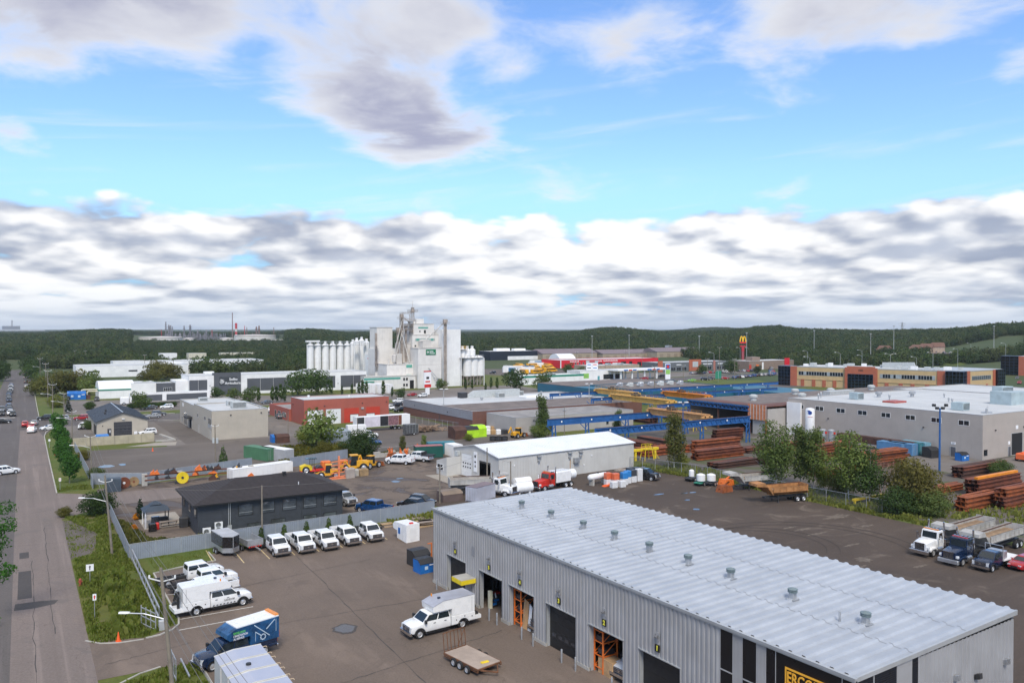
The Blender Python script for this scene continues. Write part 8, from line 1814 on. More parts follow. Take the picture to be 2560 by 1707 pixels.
for i,(x,y)in enumerate(((1240,1405),(1345,1415),(1380,1410),(1490,1375),(1590,1385),(1615,1350),(1640,1390))):
 q=G('A2',x,y);t=thing('plough_frame','orange plough or attachment frame among the concrete blocks','attachment',(q.x,q.y,0),rn.uniform(0,3),'orange attachments among the concrete blocks');mb=MB();[mb.bar((rn.uniform(-1,1),rn.uniform(-.6,.6),0),(rn.uniform(-1,1),rn.uniform(-.6,.6),rn.uniform(1.2,2.3)),.16)for _ in range(7)];mb.build('frame',machine_orange,t);MB().prism([(-1,.2),(1,.2),(1.1,1),(-1.1,.9)],'y',-.5,-.3).build('blade',rust_orange,t)
# ------------------------------------------------------------------ machines
def machine(label,k,x,y,rz,kind,m_=machine_yellow):
 q=G(k,x,y);t=thing(kind,label,'machine',(q.x,q.y,0),R(rz))
 if kind=='road_roller':MB().prism([(-2.2,.6),(.0,.6),(.0,1.4),(-1.2,1.7),(-2.2,1.4)],'y',-.8,.8).build('hood',M('roller yellow',(.75,.55,.02)),t);MB().box(-2.2,-.85,.35,.6,.85,.6).build('chassis',bright_red,t);wheel(t,-1.2,.9,.7,.5);wheel(t,-1.2,-.9,.7,.5);MB().lathe([(.68,-1),(.68,1)],20,(1.5,0,.68),axis='y').build('drum',steel_dark,t);MB().box(.6,-1.15,.4,2.2,-1.03,.9).box(.6,1.03,.4,2.2,1.15,.9).build('yoke',bright_red,t);MB().box(-1.2,-.9,2.75,.9,.9,2.85).build('canopy',paint_black,t);[MB().bar((a,s*.8,1.2),(a,s*.8,2.75),.08).build('post',black_pl,t)for a in(-.2,.4)for s in(-1,1)]
 else:
  s=1.0 if kind=='wheel_loader' else .78;r=.8*s;MB().prism([(-3.0*s,1.0*s),(-.6*s,.9*s),(-.6*s,2.2*s),(-2.9*s,1.9*s)],'y',-1.0*s,1.0*s).build('hood',m_,t);c=MB().prism([(-1.0*s,1.2*s),(.6*s,1.2*s),(.4*s,3.1*s),(-.8*s,3.1*s)],'y',-.75*s,.75*s).build('cab',car_glass,t);MB().box(-1.0*s,-.85*s,3.1*s,.6*s,.85*s,3.25*s).build('cab_roof',m_,t);MB().box(-1.0*s,-.7*s,.6*s,2.0*s,.7*s,1.25*s).build('frame',m_,t);[wheel(t,a*s,b*s*1.15,r,.5*s)for a in(-1.9,1.5)for b in(-1,1)]
  for b in(-.6,.6):MB().bar((1.0*s,b*s,1.5*s),(3.2*s,b*s,.9*s),.2*s).build('lift_arm',m_,t)
  MB().prism([(3.0*s,.2),(4.0*s,.1),(3.4*s,.5),(3.2*s,1.3*s),(3.0*s,1.3*s)],'y',-1.3*s,1.3*s).build('bucket',rust_orange if kind=='backhoe' else steel_dark,t)
  if kind=='backhoe':MB().tube([(-2.4,0,1.2),(-3.2,0,3.0),(-4.2,0,1.6)],.16,6).build('boom',m_,t)
machine('yellow road roller with red frame and black canopy','B2',510,445,-8,'road_roller');machine('large yellow wheel loader seen from behind','B2',890,430,170,'wheel_loader');machine('smaller yellow loader with rusty bucket raised toward the blocks','B2',1060,400,25,'backhoe');machine('small yellow tracked machine behind the orange fork rack','B2',660,490,160,'backhoe');machine('yellow excavator part behind the white shed','A3',60,1225,20,'backhoe')
q=G('B2',762,497);t=thing('fork_rack','orange steel rack of loader forks and arms beside the wheel loader','rack',q);MB().bar((0,0,0),(0,0,4.2),.3).build('mast',M('salmon orange',(.72,.23,.10)),t)
for i in range(5):MB().bar((-1.4,rn.uniform(-.4,.4),.3+i*.7),(1.4,rn.uniform(-.4,.4),.5+i*.7),.16).build('arm',M('salmon orange',(.72,.23,.10)),t)
MB().box(-1.6,-.8,0,1.6,.8,.15).build('base',M('salmon orange',(.72,.23,.10)),t)
for i,(x,y,z,m_)in enumerate(((800,400,1.6,machine_orange),(640,420,1.8,machine_orange),(860,490,1.8,M('grey stone pallet',(.36,.31,.27))),(930,470,1.2,conc),(985,470,1.3,M('tan rust',(.3,.2,.1))))):q=G('B2',x,y);tag(MB().bbox(-.9,-.7,0,.9,.7,z,.15).build('pallet_load',m_,None,q),('orange bucket behind the fork rack','orange quick hitch beside the roller','shrink wrapped stone pallet near the fork rack','concrete barrier stub behind the wrapped pallet','rusty reel beside the concrete stub')[i],'load')
# ------------------------------------------------------------------ containers, trailers, trucks in the background
def container(label,k,x,y,m_,rz=0,L=6.1,W=2.44,H=2.6,roof=None,cat='container',name='shipping_container'):
 q=G(k,x,y);t=thing(name,label,cat,(q.x,q.y,0),R(rz));MB().box(.04,.04,.05,W-.04,L-.04,H-.05).build('box',m_,t);mb=MB();n=int(L/.3)
 for i in range(n):mb.box(0,.1+i*.3,.1,.04,.25+i*.3,H-.1);mb.box(W-.04,.1+i*.3,.1,W,.25+i*.3,H-.1)
 for a in(0,W-.12):[mb.box(a,b,0,a+.12,b+.12,H)for b in(0,L-.12)]
 mb.build('corrugation',m_,t)['kind']='stuff';MB().box(0,0,H-.045,W,L,H+.02).build('roof',roof or m_,t)
 for a in(.1,W/2+.02):d=MB().box(a,-.03,.15,a+W/2-.14,.035,H-.15).build('door',m_,t);MB().bar((a+.4,-.05,.2),(a+.4,-.05,H-.2),.04).bar((a+.8,-.05,.2),(a+.8,-.05,H-.2),.04).build('lock_bar',galv,d)
 return t
cg=M('container green',(.075,.19,.10),.6,0,.12,.8,streak=.3);cgrey=M('container grey',(.40,.40,.41),.6,0,.08,.8,streak=.2);cdk=M('container dark green',(.01,.085,.065),.5,0,.1,.8);cblue=M('container blue',(.10,.24,.42),.55,0,.12,.8,streak=.2);cteal=M('container teal',(.03,.18,.22),.5)
container('weathered green shipping container at the storage lot','B2',100,345,cg,20,8.5);container('grey shipping container beside the green one','B2',260,352,cgrey,20,8.5,roof=white_wall);container('dark green shipping container with faded red top','B2',1720,305,cdk,75,6.1,roof=M('faded red top',(.35,.12,.12)));container('teal container behind the dark green one','B2',1830,270,cteal,75,6.1);container('white site cabin beside the metal shed lean to','B2',1810,305,white_wall,0,4);container('long white flat roofed box behind the charcoal office roof','B1',2085,497,white_wall,-75,12.5,H=1.9,roof=white_wall)
container('pale blue site shed beside the leafy tree','A2',690,1290,M('pale blue shed',(.30,.34,.38)),-4,7,5,3.0)
for i,(x,y,m_)in enumerate(((1225,290,cblue),(1320,297,cblue),(1385,290,cteal),(1440,285,M('container sky blue',(.17,.36,.45))))):container(('blue container with white notice beside the beam trailer','bright blue container third from the dumpster','teal blue container second from the dumpster','pale blue container nearest the dumpster')[i],'B4',x,y,m_,0,6)
for i,x in enumerate((1050,1135,1215)):container('white trailer standing at the feed mill, '+('nearest the long warehouse','in the middle of three','nearest the totem sign')[i],'A2',x,825-i*2,white_wall,10,12,2.6,3.9,cat='trailer',name='box_trailer')
q=G('A1',1195,925);t=thing('box_lorry','white lorry with grey side panels behind the clipped hedge','lorry',(q.x,q.y,0));MB().box(0,0,1,28,2.6,4.1).build('box',white_wall,t);MB().box(.6,-.04,1.1,11,-.01,3.4).build('side_panel',dark_panel,t);MB().box(12.5,-.04,1.1,27,-.01,3.4).build('side_panel',dark_panel,t);MB().bbox(-3.2,.1,.5,-.2,2.5,2.9,.3).build('cab',white_paint,t);[wheel(t,x,y,.5,.35)for x in(-2,4,22,24)for y in(.2,2.4)]
q=G('A2',925,1180);t=thing('semi_trailer','white semi trailer with printed pictures and rusted rear beside the red workshop','trailer',(q.x,q.y,0),R(2));MB().box(0,0,1.2,16,2.6,4.1).build('box',white_wall,t)
for x0,x1,m_ in((.1,2.2,steel_dark),(2.4,6.8,M('print lilac',(.62,.57,.62))),(6.9,9.3,black_pl),(9.35,12.4,M('print mauve',(.22,.11,.12),.6,0,.5,2)),(12.45,13.4,rust_red)):MB().box(x0,-.03,1.3,x1,-.005,4.0).build('print',m_,t)
[wheel(t,x,y,.5,.4)for x in(11.4,12.7)for y in(.2,2.4)];MB().box(2,.5,.3,2.3,2,1.2).build('landing_leg',steel_dark,t)
q=G('A2',915,1245);t=pickup('white box truck parked in front of the printed trailer',q+Vector((5.2,.6,0)),R(-8),'chassis',4.6,name='box_truck',cat='truck',crew=False,cab_l=1.7);MB().box(-7.0,-1.2,1.0,-2.3,1.2,3.6).build('box',white_wall,t)
q=G('A2',1385,1210);t=thing('cargo_trailer','dark grey cargo trailer beside the scrap heap','trailer',q,R(8));MB().bbox(0,0,.5,3.6,2,2.9,.08).build('box',paint_grey,t);[MB().box(-.001+i*.9,-.03,.6,.06+i*.9,.0,2.8).build('rib',alu,t)for i in range(5)];wheel(t,2.2,-.05,.35,.2)
q=G('A2',1560,1170);mb=MB();[mb.bar((rn.gauss(0,1.6),rn.gauss(0,1),rn.uniform(0,1.6)),(rn.gauss(0,2.4),rn.gauss(0,1.4),rn.uniform(0,1.8)),.16)for _ in range(120)];tag(mb.build('scrap_heap',M('mixed scrap',(.28,.19,.13),.9,0,.5,1.5),None,q),'heap of mixed scrap wood beside the dark cargo trailer','scrap heap',kind='stuff')
for i in range(9):q=G('A2',2130+(i%5)*48,1160+(i//5)*32);tag(MB().bbox(-.9,-.9,0,.9,.9,1.2,.15).build('bulk_bag',[white_wall,M('cardboard',(.40,.25,.12)),white_wall,steel_dark,wood_new][i%5],None,q),'bulk bag or crate stored before the taupe block','bag','bags and crates before the taupe block')
for i in range(6):q=G('A2',2175+(i%3)*55,1255-(i//3)*22);tag(MB().lathe([(.5,0),(.8,.1),(.8,.5),(.5,.6)],14).build('tyre_stack',tyre_m,None,q),'stack of black tyres behind the white shed roof','tyres','tyre stacks behind the white shed')
# school buses and trucks in the bus yard
for i in range(14):
 q=G('A3',60+(i%3)*130+(i//3)*12,582+(i//3)*15);t=thing('school_bus','yellow school bus parked in the yard beside the red garage','bus',(q.x,q.y,0),R(10 if i%2 else 80),'yellow school buses in the bus yard');MB().bbox(-5.5,-1.2,.6,3.6,1.2,3.0,.25).bbox(3.55,-1.0,.6,5.2,1.0,1.7,.2).build('body',bus_yellow,t);MB().box(-5,-1.23,1.8,3.2,-1.201,2.5).box(-5,1.201,1.8,3.2,1.23,2.5).build('window_band',car_glass,t);[wheel(t,x,y,.5,.3)for x in(-3.5,4)for y in(-1,1)]
for i in range(12):container('pale trailer or truck box in the yard beside the red garage','A3',15+i*28,615+(i%3)*12-(i>7)*60,[white_wall,white_wall,cblue,white_wall][i%4],20+50*(i%2),9,2.5,3.4,cat='trailer',name='box_trailer')['group']='pale trailers in the bus yard'
# ------------------------------------------------------------------ crane yard
def runway(label,x0,x1,y,z,legs,truss=False,d=.9,m_=crane_blue):
 t=thing('crane_runway',label,'crane rail',(x0,y,0));L=x1-x0;g=MB()
 if truss:
  g.box(0,-.2,z-.18,L,.2,z);g.box(0,-.2,z-d-.4,L,.2,z-d-.22);n=int(L/1.6)
  for i in range(n):a,b=L*i/n,L*(i+1)/n;m=(a+b)/2;g.bar((a,0,z-d-.3),(m,0,z-.1),.14);g.bar((m,0,z-.1),(b,0,z-d-.3),.14)
  g.box(0,.1,z-d-.25,L,.14,z-.15)
 else:g.box(0,-.22,z-.1,L,.22,z);g.box(0,-.05,z-d,L,.05,z-.1);g.box(0,-.2,z-d-.1,L,.2,z-d)
 g.build('girder',m_,t);MB().box(0,-.06,z+.003,L,.06,z+.12).build('rail',rust_dark,t)
 for lx in legs:
  mb=MB();lx-=x0
  for dx in(-.4,.4):mb.bar((lx+dx*1.6,0,0),(lx+dx,0,z-d-.1),.22)
  for k in range(4):zz=(z-d)*k/4;mb.bar((lx-.5,0,zz),(lx+.5,0,zz+(z-d)/4),.1)
  mb.bar((lx-2.2,0,z-d),(lx,0,z-d-2),.14);mb.build('leg',m_,t)
 for i in range(int(L/9)):MB().lathe([(.01,-.26),(.22,-.26),(.22,-.23),(.01,-.23)],10,(4+i*9,0,z-d*.5),axis='y').build('number_disc',sign_white,t)
runway('blue lattice crane rail nearest the white shed',105.5,153.8,136.2,6.5,(107.5,137.3,153),True,1.15);runway('blue solid crane rail in front of the taupe block',106.6,152,156,6.5,(108.5,118.4,131,151.5),d=1.45);runway('short blue crane rail beside the steel hall',153.2,166,169.4,6.5,(154.5,160,165.5));runway('long blue crane rail behind the steel hall roof',150.5,236,196.3,6.5,(151,158,168,180,192,204,216,228),d=.75);runway('farthest blue crane rail below the blue warehouse',149.5,262,217.5,6.5,(150.2,162,178,194,210,226,242,256),d=.85)
def crane(label,x,y0,y1,z,m_,w=1.5):
 t=thing('bridge_crane',label,'crane',(x,y0,z));L=y1-y0
 for dx in(-w/2,w/2):
  g=MB().prism([(0,.2),(1.6,-.65),(L-1.6,-.65),(L,.2),(L,1.0),(0,1.0)],'x',dx-.18,dx+.18).build('girder',m_,t);mb=MB();[mb.box(dx-.24,1.7+i*.9,-.6,dx+.24,1.78+i*.9,.98)for i in range(int((L-3.4)/.9)+1)];mb.build('stiffener',m_,g)['kind']='stuff'
 for y in(0,L-.5):MB().box(-w/2-1,y,.12,w/2+1,y+.5,.62).build('end_carriage',m_,t)
 mb=MB();mb.bbox(-.9,L*.55,1.02,.9,L*.55+2.4,1.7,.1);mb.cyl((-.6,L*.55+1.2,1.8),(.6,L*.55+1.2,1.8),.35,10);mb.build('hoist_trolley',steel_dark,t);mb=MB();railing(mb,[(-w/2-.7,.5),(-w/2-.7,L-.5)],.95,.9,.05,1.8);mb.box(-w/2-.75,.3,.9,-w/2-.2,L-.3,.95);mb.build('walkway',m_,t)
crane('cream yellow bridge crane nearest the blue warehouse',169.5,197,217.5,6.6,crane_yellow);crane('cream yellow bridge crane in the middle of the crane yard',159.5,170,196.5,6.6,crane_yellow,2);crane('tan bridge crane above the lattice rail',139.5,136.5,156.5,6.6,M('tan crane',(.60,.32,.12),.6,0,.15,.8));crane('bright orange bridge crane beside the steel hall roof',181.5,177,197,6.6,crane_orange)
BM={}
def beams(label,x,y,L,nw,nh,s,mats,along='x'):
 for i in range(nw):
  for j in range(nh):
   m_=rn.choice(mats);key=(L,s,m_.name);w,h=s,s*1.05;rz=0 if along=='x' else R(-90);off=Vector((rn.uniform(-.5,.5),i*(w+.06),0))if along=='x' else Vector((i*(w+.06),rn.uniform(-.5,.5),0));q=Vector((x,y,.12+j*(h+.05)))+off
   if key not in BM:
    f=s*.10;mb=MB().prism([(-w/2,0),(w/2,0),(w/2,f),(f/2,f),(f/2,h-f),(w/2,h-f),(w/2,h),(-w/2,h),(-w/2,h-f),(-f/2,h-f),(-f/2,f),(-w/2,f)],'x',0,L);BM[key]=mb.build('steel_beam',m_);o=BM[key]
   else:o=BM[key].copy();col.objects.link(o)
   o.location=q;o.rotation_euler=(0,R(rn.uniform(-.3,.3)),rz+R(rn.uniform(-1,1)));tag(o,label,'beam','rusty steel beams '+label.split('steel beam ')[-1])
OR,DK,RD=[rust_orange,rust_orange,rust_red],[rust_dark,rust_dark,rust_red],[rust_red,rust_dark,rust_red]
for a in(('steel beam in the orange stack nearest the tractor trucks',122.6,66.6,9.5,3,3,.62,OR),('steel beam in the tall red stack behind the nearest orange stack',129.5,64.2,12,3,5,.55,[rust_red,rust_orange]),('steel beam in the dark high stack with yellow beam on top',135.5,71.5,14,4,4,.60,DK),('steel beam in the dark stack behind the yellow topped one',150,82,15,4,3,.58,DK),('steel beam in the far small orange pile by the bush',133.2,76.2,7,4,2,.45,OR),('steel beam in the orange rows between birch and bush',142,97,15,6,6,.45,OR),('steel beam in the orange rows behind the tall aspens',141,108,13,5,6,.5,OR),('steel beam in the low orange pile behind the bushy birch',128,97,9,5,2,.5,OR),('steel beam in the red stack in front of the white gas tank',122.5,122.5,14,4,3,.6,OR),('steel beam in the dark pile behind the red stack',118,113,12,5,2,.5,DK),('steel beam in the orange pile behind the white shed',116.5,132.2,13,6,2,.7,OR),('steel beam in the long bundle under the lattice rail',130.5,131.5,14.5,3,3,.7,OR),('steel beam in the far dark stack below the hall wall',147,141,9.5,3,4,.62,RD),('steel beam in the pile on the weedy ground near the tank truck',146,118,12,4,4,.55,OR),('steel beam in the dark rows beyond the nearest stacks',168,68,14,5,3,.55,DK),('steel beam in the low dark pile between the orange rows',130,112,10,5,2,.45,DK),('steel beam in the low red pile before the hall front',139,124,11,5,2,.5,RD),('steel beam in the flat pile near the tall red stack',146,66,10,5,2,.5,OR)):beams(*a)
for a in(('steel beam in the rows running beside the aspen',124,150,12,5,2,.6,RD,'y'),('steel beam in the red rows under the tan crane',131,152,11,4,2,.55,RD,'y'),('steel beam in the dark rows beneath the yellow cranes',158,192,14,6,2,.7,DK,'y'),('steel beam in the dark rows below the orange crane',172,192,14,6,2,.7,DK,'y')):beams(*a)
tag(MB().box(0,-.3,0,13,.3,.4).build('yellow_beam',crane_orange,None,(135.6,71.8,2.9)),'single yellow beam on top of the dark high stack','beam')
q=G('B4',690,245);t=thing('beam_trailer','long flat trailer loaded with dark beams by the taupe hall','trailer',(168.6,103,0));MB().box(0,0,.9,2.4,20,1.1).build('deck',galv,t);[MB().box(.1+i*.5,rn.uniform(0,.6),1.1+j*.42,.5+i*.5,19.5,1.48+j*.42).build('beam',rust_dark,t)for i in range(4)for j in range(4)];[wheel(t,.2,y,.5,.3)for y in(2,3.3)]
for lab,k,x,y,s in(('yellow steel stair platform under the lattice rail','A3',1680,1165,1.0),('yellow stair platform beside the white shed end','B3',1240,330,.8)):
 q=G(k,x,y);t=thing('access_platform',lab,'platform',(q.x,q.y,0));mb=MB();[mb.bar((a*s,b*s,0),(a*.7*s,b*.7*s,3*s),.12)for a in(-1.6,1.6)for b in(-1,1)];railing(mb,[(-1.2*s,-.8*s),(1.2*s,-.8*s),(1.2*s,.8*s),(-1.2*s,.8*s)],3*s,1,.06,.8);mb.box(-1.2*s,-.8*s,2.9*s,1.2*s,.8*s,3*s);mb.build('frame',safety_yellow,t);mb=MB();[mb.box(1.3*s+i*.22*s,-1.2*s,2.8*s-i*.3*s,1.6*s+i*.22*s,-.5*s,2.86*s-i*.3*s)for i in range(9)];mb.build('stair',safety_yellow,t)
tag(MB().box(0,-.2,.5,8,.2,.85).box(.3,-.15,0,.6,.15,.5).box(7.3,-.15,0,7.6,.15,.5).build('yellow_spreader',safety_yellow,None,G('B4',780,735)),'yellow spreader beam lying behind the wire fence','beam');tag(MB().box(0,-.3,2.0,7,.3,2.5).box(.5,-.2,0,.9,.2,2).box(6,-.2,0,6.4,.2,2).build('yellow_beam',safety_yellow,None,G('B3',1110,340)),'long yellow beam on stands behind the white shed','beam')
q=G('B4',2320,345);t=thing('boom_lift','orange boom lift beside the open bay of the taupe hall','lift',(q.x,q.y,0));MB().bbox(0,-1.1,.5,4,1.1,1.7,.2).build('base',M('lift orange',(.8,.16,.05)),t);MB().bar((.5,0,1.7),(6,0,2.3),.4).build('boom',M('lift orange',(.8,.16,.05)),t);[wheel(t,x,y,.5,.35)for x in(.7,3.4)for y in(-1.1,1.1)]
# ------------------------------------------------------------------ dark yard: tanks, pallets, dump trailers, tractors
q=G('B3',690,575);t=thing('propane_tank','white horizontal propane tank on concrete saddles by the shed','tank',(q.x+.6,q.y+.3,0),R(10));MB().lathe([(.05,-.1),(.4,.05),(.55,.4),(.55,4.4),(.4,4.75),(.05,4.9)],16,(0,0,1.5),axis='x').build('vessel',white_paint,t,smooth=True);[MB().box(x,-.5,0,x+.35,.5,1.15).build('saddle',conc,t)for x in(.6,3.8)];MB().cyl((2.4,0,2.0),(2.4,0,2.3),.15,10).build('valve_dome',steel_dark,t)
bw,bo,bb,bk=M('white plastic wrap',(.66,.66,.66),.4,0,.08,3,bump=.2),M('orange plastic wrap',(.62,.14,.06),.4,0,.1,3,bump=.2),M('blue plastic wrap',(.03,.20,.50),.4,0,.1,3,bump=.2),M('dark plastic wrap',(.05,.055,.065),.4,0,.1,3,bump=.2)
for x,y,top,lab in((880,560,bo,'orange'),(950,565,bo,'orange'),(1030,555,bb,'blue'),(1010,575,bw,'white'),(935,582,bw,'white'),(1060,540,bb,'blue'),(1110,530,bk,'dark'),(1165,520,bw,'white'),(1080,510,bk,'dark'),(1140,505,bk,'dark')):
 q=G('B3',x,y)
 for j in range(2 if not(top is bw and y>570)else 1):tag(MB().bbox(-.6,-.5,0,.6,.5,1.12,.1).build('bagged_pallet',bw if j==0 else top,None,(q.x,q.y,j*1.14)),('white wrapped pallet of bags' if j==0 else lab+' wrapped pallet of bags on a white one')+' by the metal shed','pallet','wrapped pallets of bags by the shed')
q=G('B3',850,578);tag(MB().prism([(0,0),(2.6,0),(2.4,.5),(1.6,.35),(.3,.15)],'y',0,.9).build('orange_hose',M('cone orange',(.85,.12,.02)),None,q),'crumpled orange plastic lying before the wrapped pallets','plastic')
loc=G('B3',1300,515);t=pickup('dark flatbed truck facing the dark yard beside wrapped pallets',loc,R(-68),'flat',5,paint_black,name='flatbed_truck',cat='truck',crew=False,cab_l=1.7);MB().box(-7.6,-1.2,1.1,-2.3,1.2,1.3).build('flat_deck',wood_old,t);MB().box(-2.4,-1.1,1.3,-2.25,1.1,2.2).build('headboard',alu,t)
def tub_trailer(label,q,rz,m_,L=8.0,s=1.0,wheels=True):
 t=thing('conveyor_trailer',label,'trailer',q,rz);h=1.35;z0=1.25;mb=MB()
 for sg in(-1,1):
  mb.prism([(-L,z0+.55),(0,z0+.55),(0,z0+h),(-L,z0+h)],'y',sg*1.12,sg*1.22);mb.loft([[(-L,sg*1.2,z0+.55),(0,sg*1.2,z0+.55),(0,sg*.55,z0),(-L,sg*.55,z0)],[(-L,sg*1.12,z0+.55),(0,sg*1.12,z0+.55),(0,sg*.47,z0),(-L,sg*.47,z0)]]);mb.box(-L,sg*1.26,z0+h-.12,.1,sg*1.1,z0+h)
 mb.box(-L,-1.2,z0+.1,-L+.1,1.2,z0+h+.2);mb.box(-L,-.5,z0-.06,0,.5,z0+.02);mb.build('tub',m_,t);f=MB()
 for sg in(-1,1):[f.box(-L+.3+i*1.25,sg*1.22,z0+.5,-L+.4+i*1.25,sg*1.29,z0+h)for i in range(int(L/1.25)+1)];f.box(-L,sg*1.225,z0+.5,0,sg*1.3,z0+.62)
 f.build('rib',m_,t)['kind']='stuff';MB().prism([(-.1,z0+.1),(.0,z0+.1),(1.5,z0+h+.75),(3.0,z0+h+.65),(3.05,z0+h+.25),(1.2,z0+h+.1),(.2,z0+h-.1)],'y',-1.15,1.15).build('front_apron',m_,t);MB().box(-L+.2,-1.08,z0+.7,-.1,1.08,z0+.8).build('load',M('tan sand',(.30,.20,.12),.95,0,.25,1),t);MB().bar((-L*.9,0,z0+h+.35),(-.2,0,z0+h+.3),.12).build('ridge_pole',rust_dark,t);MB().box(-L-.2,-.45,.7,1,.45,.95).build('chassis',steel_dark,t)
 if wheels:[(wheel(t,x,s_*1.0,.5,.45))for x in(-L+.8,-L+1.95)for s_ in(-1,1)]
 MB().box(-1.2,-.9,0,-1.05,-.75,1.2).box(-1.2,.75,0,-1.05,.9,1.2).build('landing_leg',steel_dark,t);MB().prism([(-.9,z0+.2),(.5,z0+.55),(.2,z0+.7),(-.9,z0+.5)],'y',-1.31,-1.235).build('yellow_guard',crane_orange,t);return t
tub_trailer('grey conveyor dump trailer parked without tractor beside the wire fence',G('B3',2150,640)+Vector((1.6,2.6,0)),R(168),truck_dirty,6.6);tub_trailer('rusty orange dump trailer in front of the birches',G('B4',60,740)+Vector((.8,1.8,0)),R(166),M('rusty tub',(.40,.19,.07),.75,.1,.35,.8,streak=.4),6.6)
def tractor(label,q,rz,p,dirty=False):
 t=thing('tractor_truck',label,'truck',q,rz);hull(MB(),[(-1.1,.8,1.95,1.0),(-.4,.8,1.95,.95),(.9,.85,1.75,.85),(1.15,.9,1.7,.8)],[(0,.52)],.1).build('hood',p,t,smooth=True)
 cabin(t,-1.0,-1.25,-2.5,-2.6,1.05,.98,1.35,2.95,p,[(.15,.75,.35,.85)],ws=(.06,.94,.42,.92),rw=(.2,.8,.5,.85));MB().box(-2.55,-1.04,.75,-1.05,1.04,1.36).build('cab_base',p,t);g=MB().box(1.12,-.58,.85,1.2,.58,1.68).build('grille',M('grille dark',(.06,.065,.075)),t);mb=MB();[mb.box(1.2,-.55+i*.16,.88,1.22,-.52+i*.16,1.65)for i in range(7)];mb.box(1.19,-.62,1.66,1.23,.62,1.74);mb.build('grille_bar',chrome,g);MB().bbox(1.0,-1.2,.42,1.4,1.2,.85,.05).build('bumper',chrome if not dirty else alu,t)
 for s in(-1,1):MB().bbox(.75,s*.72,1.05,1.1,s*1.08,1.32,.05).build('headlight',lamp_m,t);MB().cyl((-2.75,s*.95,.9),(-2.75,s*.95,3.9),.11,10).cyl((-2.75,s*.95,1.4),(-2.75,s*.95,2.9),.16,10).build('exhaust_stack',chrome,t);MB().bar((-1.15,s*1.0,2.2),(-1.0,s*1.45,2.2),.05).box(-1.1,s*1.38,1.7,-1.0,s*1.6,2.5).build('mirror',chrome,t);MB().cyl((-2.0,s*.95,.75),(-1.0,s*.95,.75),.32,12).build('fuel_tank',alu,t);hull(MB(),[(-.75,.75,.95,.28),(-.5,.75,1.15,.28),(.5,.75,1.15,.28),(.85,.75,.95,.26)],[(0,.52)],.08).build('fender',p,t,(0,s*.95,0));wheel(t,0,s*1.0,.52,.32);[wheel(t,x,s*.95,.52,.5)for x in(-5.2,-6.5)]
 MB().box(-7.2,-.45,.75,.9,.45,1.0).build('chassis',steel_dark,t);MB().box(-1.7,-.9,3.0,-1.45,.9,3.08).build('roof_light_bar',amber if not dirty else red_lamp,t);mb=MB();[mb.box(-2.0-i*.1,-.8+i*.4,2.97,-1.6,-.7+i*.4,3.15)for i in range(5)];mb.build('air_horn',chrome,t);return t
HW=R(181)
for k,x,y,p,lab,tl in(('B4',1510,1218,white_paint,'white long nosed tractor truck with chrome stacks','grey conveyor trailer hitched to the white tractor truck'),('B4',1780,1305,paint_blue,'dark blue square nosed tractor truck beside the white one','grey conveyor trailer hitched to the dark blue tractor truck')):
 q=G(k,x,y)+Vector((.0,1.0,0));tractor(lab,q,HW+R(2),p,p is paint_blue);tub_trailer(tl,q+Vector((6.4,.2,.02)),HW+R(2),truck_dirty,9.0)
q=G('B4',2055,1358)+Vector((0,.85,0));t=pickup('dark blue van cab with white flat deck and grey tool box',q,HW,'flat',3.6,paint_blue,name='flatbed_van',cat='truck',crew=False,cab_l=1.7);MB().box(-6.0,-1.1,.95,-2.3,1.1,1.1).build('flat_deck',white_door,t);MB().bbox(-3.4,-.9,1.1,-2.5,.9,2.0,.03).build('tool_box',alu,t);MB().tube([(-2.2,-1,1.1),(-2.2,-1,2.7),(-2.2,1,2.7),(-2.2,1,1.1)],.05,6).build('ladder_rack',alu,t)
put_car('sedan',paint_red,G('B4',2345,1320),R(181),'red car at the edge of the dark yard beside the van')
for x,lab,wf in((1650,'small cream tank trailer nearest the wire fence',.5),(1735,'green framed sprayer trailer with white tank',.8),(1830,'white plastic tank on a small tandem trailer',.8)):
 q=G('B3',x,560-(x<1700)*40);t=thing('tank_trailer',lab,'trailer',(q.x,q.y,0),R(20));MB().lathe([(.05,.8),(wf,.85),(wf,1.9),(wf*.4,2.1)],14).build('tank',white_wall,t,smooth=True);MB().box(-1.5,-.7,.5,1.5,.7,.65).build('frame',green_trim if 'green' in lab else steel_dark,t);tandem(t,0,.85,.38)
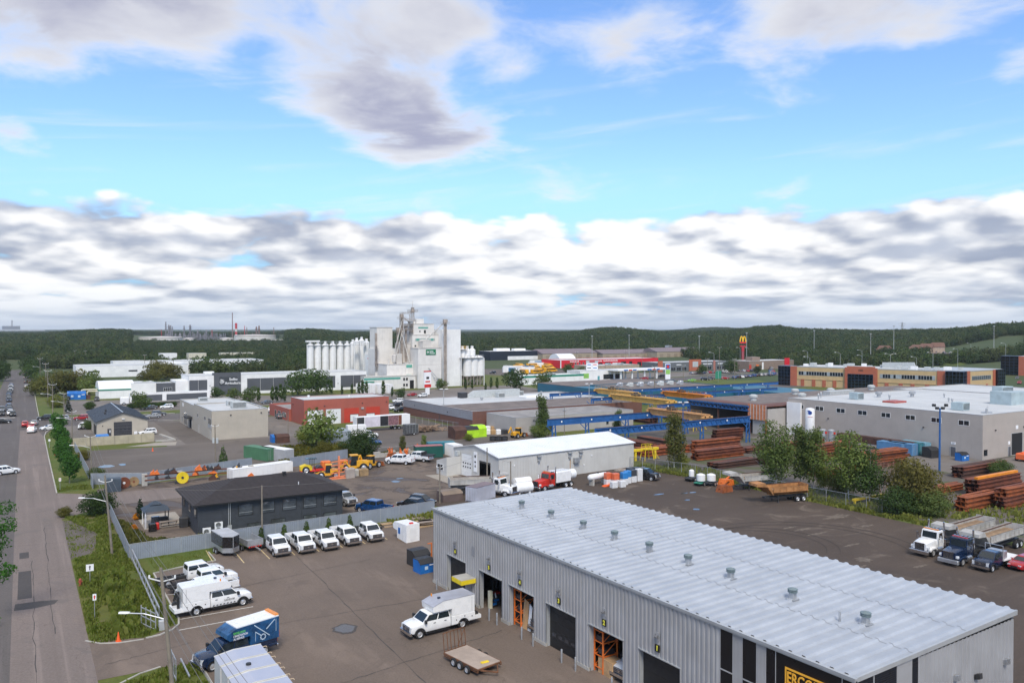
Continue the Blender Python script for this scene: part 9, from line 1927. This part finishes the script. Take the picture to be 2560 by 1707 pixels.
for x,y,lab in((1965,560,'yellow orange machine hopper beside the conveyor trailer'),(1950,620,'orange steel blade lying beside the conveyor trailer')):q=G('B3',x,y);tag(MB().prism([(-1.3,0),(1.3,0),(1.1,1.0),(-.8,1.2)],'y',-.8,.8).bar((-1.2,0,.6),(1.6,.4,1.5),.2).build('machine_hopper',machine_orange if y<600 else rust_orange,None,q),lab,'hopper')
q=G('B3',240,622);t=tractor('small red nosed truck carrying white vacuum tanks by the shed',q+Vector((1.0,.8,0)),R(190),M('truck red',(.5,.03,.02),.35));MB().bbox(-6.6,-1.1,1.1,-2.9,1.1,3.0,.15).build('tank_body',white_paint,t);MB().lathe([(.1,-8.4),(.9,-8.2),(.9,-6.9),(.1,-6.7)],14,(0,0,2),axis='x').build('tank',white_paint,t,smooth=True);MB().box(-6.5,-1.12,1.7,-3,-1.105,1.9).build('stripe',bright_red,t)
q=G('B2',2250,690);t=tractor('white tractor truck half hidden behind the workshop roof',q+Vector((2.5,1.5,0)),R(-68),white_paint);tub_trailer('grey conveyor trailer behind the white tractor near the shed',G('B2',2160,640)+Vector((.5,1,0)),R(-20),truck_dirty,7.2)
for x,y in((90,590),(100,640)):q=G('B3',x,y);tag(MB().lathe([(.1,-1.8),(.9,-1.6),(.9,1.6),(.1,1.8)],16,(0,0,1.1),axis='x').box(-1.2,-.6,0,-.9,.6,.4).box(.9,-.6,0,1.2,.6,.4).build('storage_tank',white_paint,None,q,smooth=True),'white cylindrical tank behind the workshop roof, '+('larger and nearer the shed' if y==590 else 'nearer the roof'),'tank')
container('grey box body with brown roof behind the workshop corner','B2',1925,705,M('pale lilac box',(.45,.46,.52)),-68,5,2.3,2.4,M('mauve metal roof',(.20,.155,.165)),cat='truck box',name='lorry_box')
# ------------------------------------------------------------------ air: faint summer haze over the whole valley
hz_m=bpy.data.materials.new('summer haze');hz_m.use_nodes=True;tt=NT(hz_m.node_tree);tt.n.clear()
pv=tt.node('ShaderNodeVolumePrincipled',0,{'Color':(0.80,0.88,1.0),'Density':0.000065,'Anisotropy':0.2});mo=tt.n.new('ShaderNodeOutputMaterial');tt.l.new(pv,mo.inputs['Volume'])
hz=MB().box(-9000,-9000,-6,9000,9000,95).build('haze',hz_m);tag(hz,kind='stuff')
for o in list(col.objects):
 if o.parent is None and o.get('category')and not o.get('kind'):o['kind']='thing'
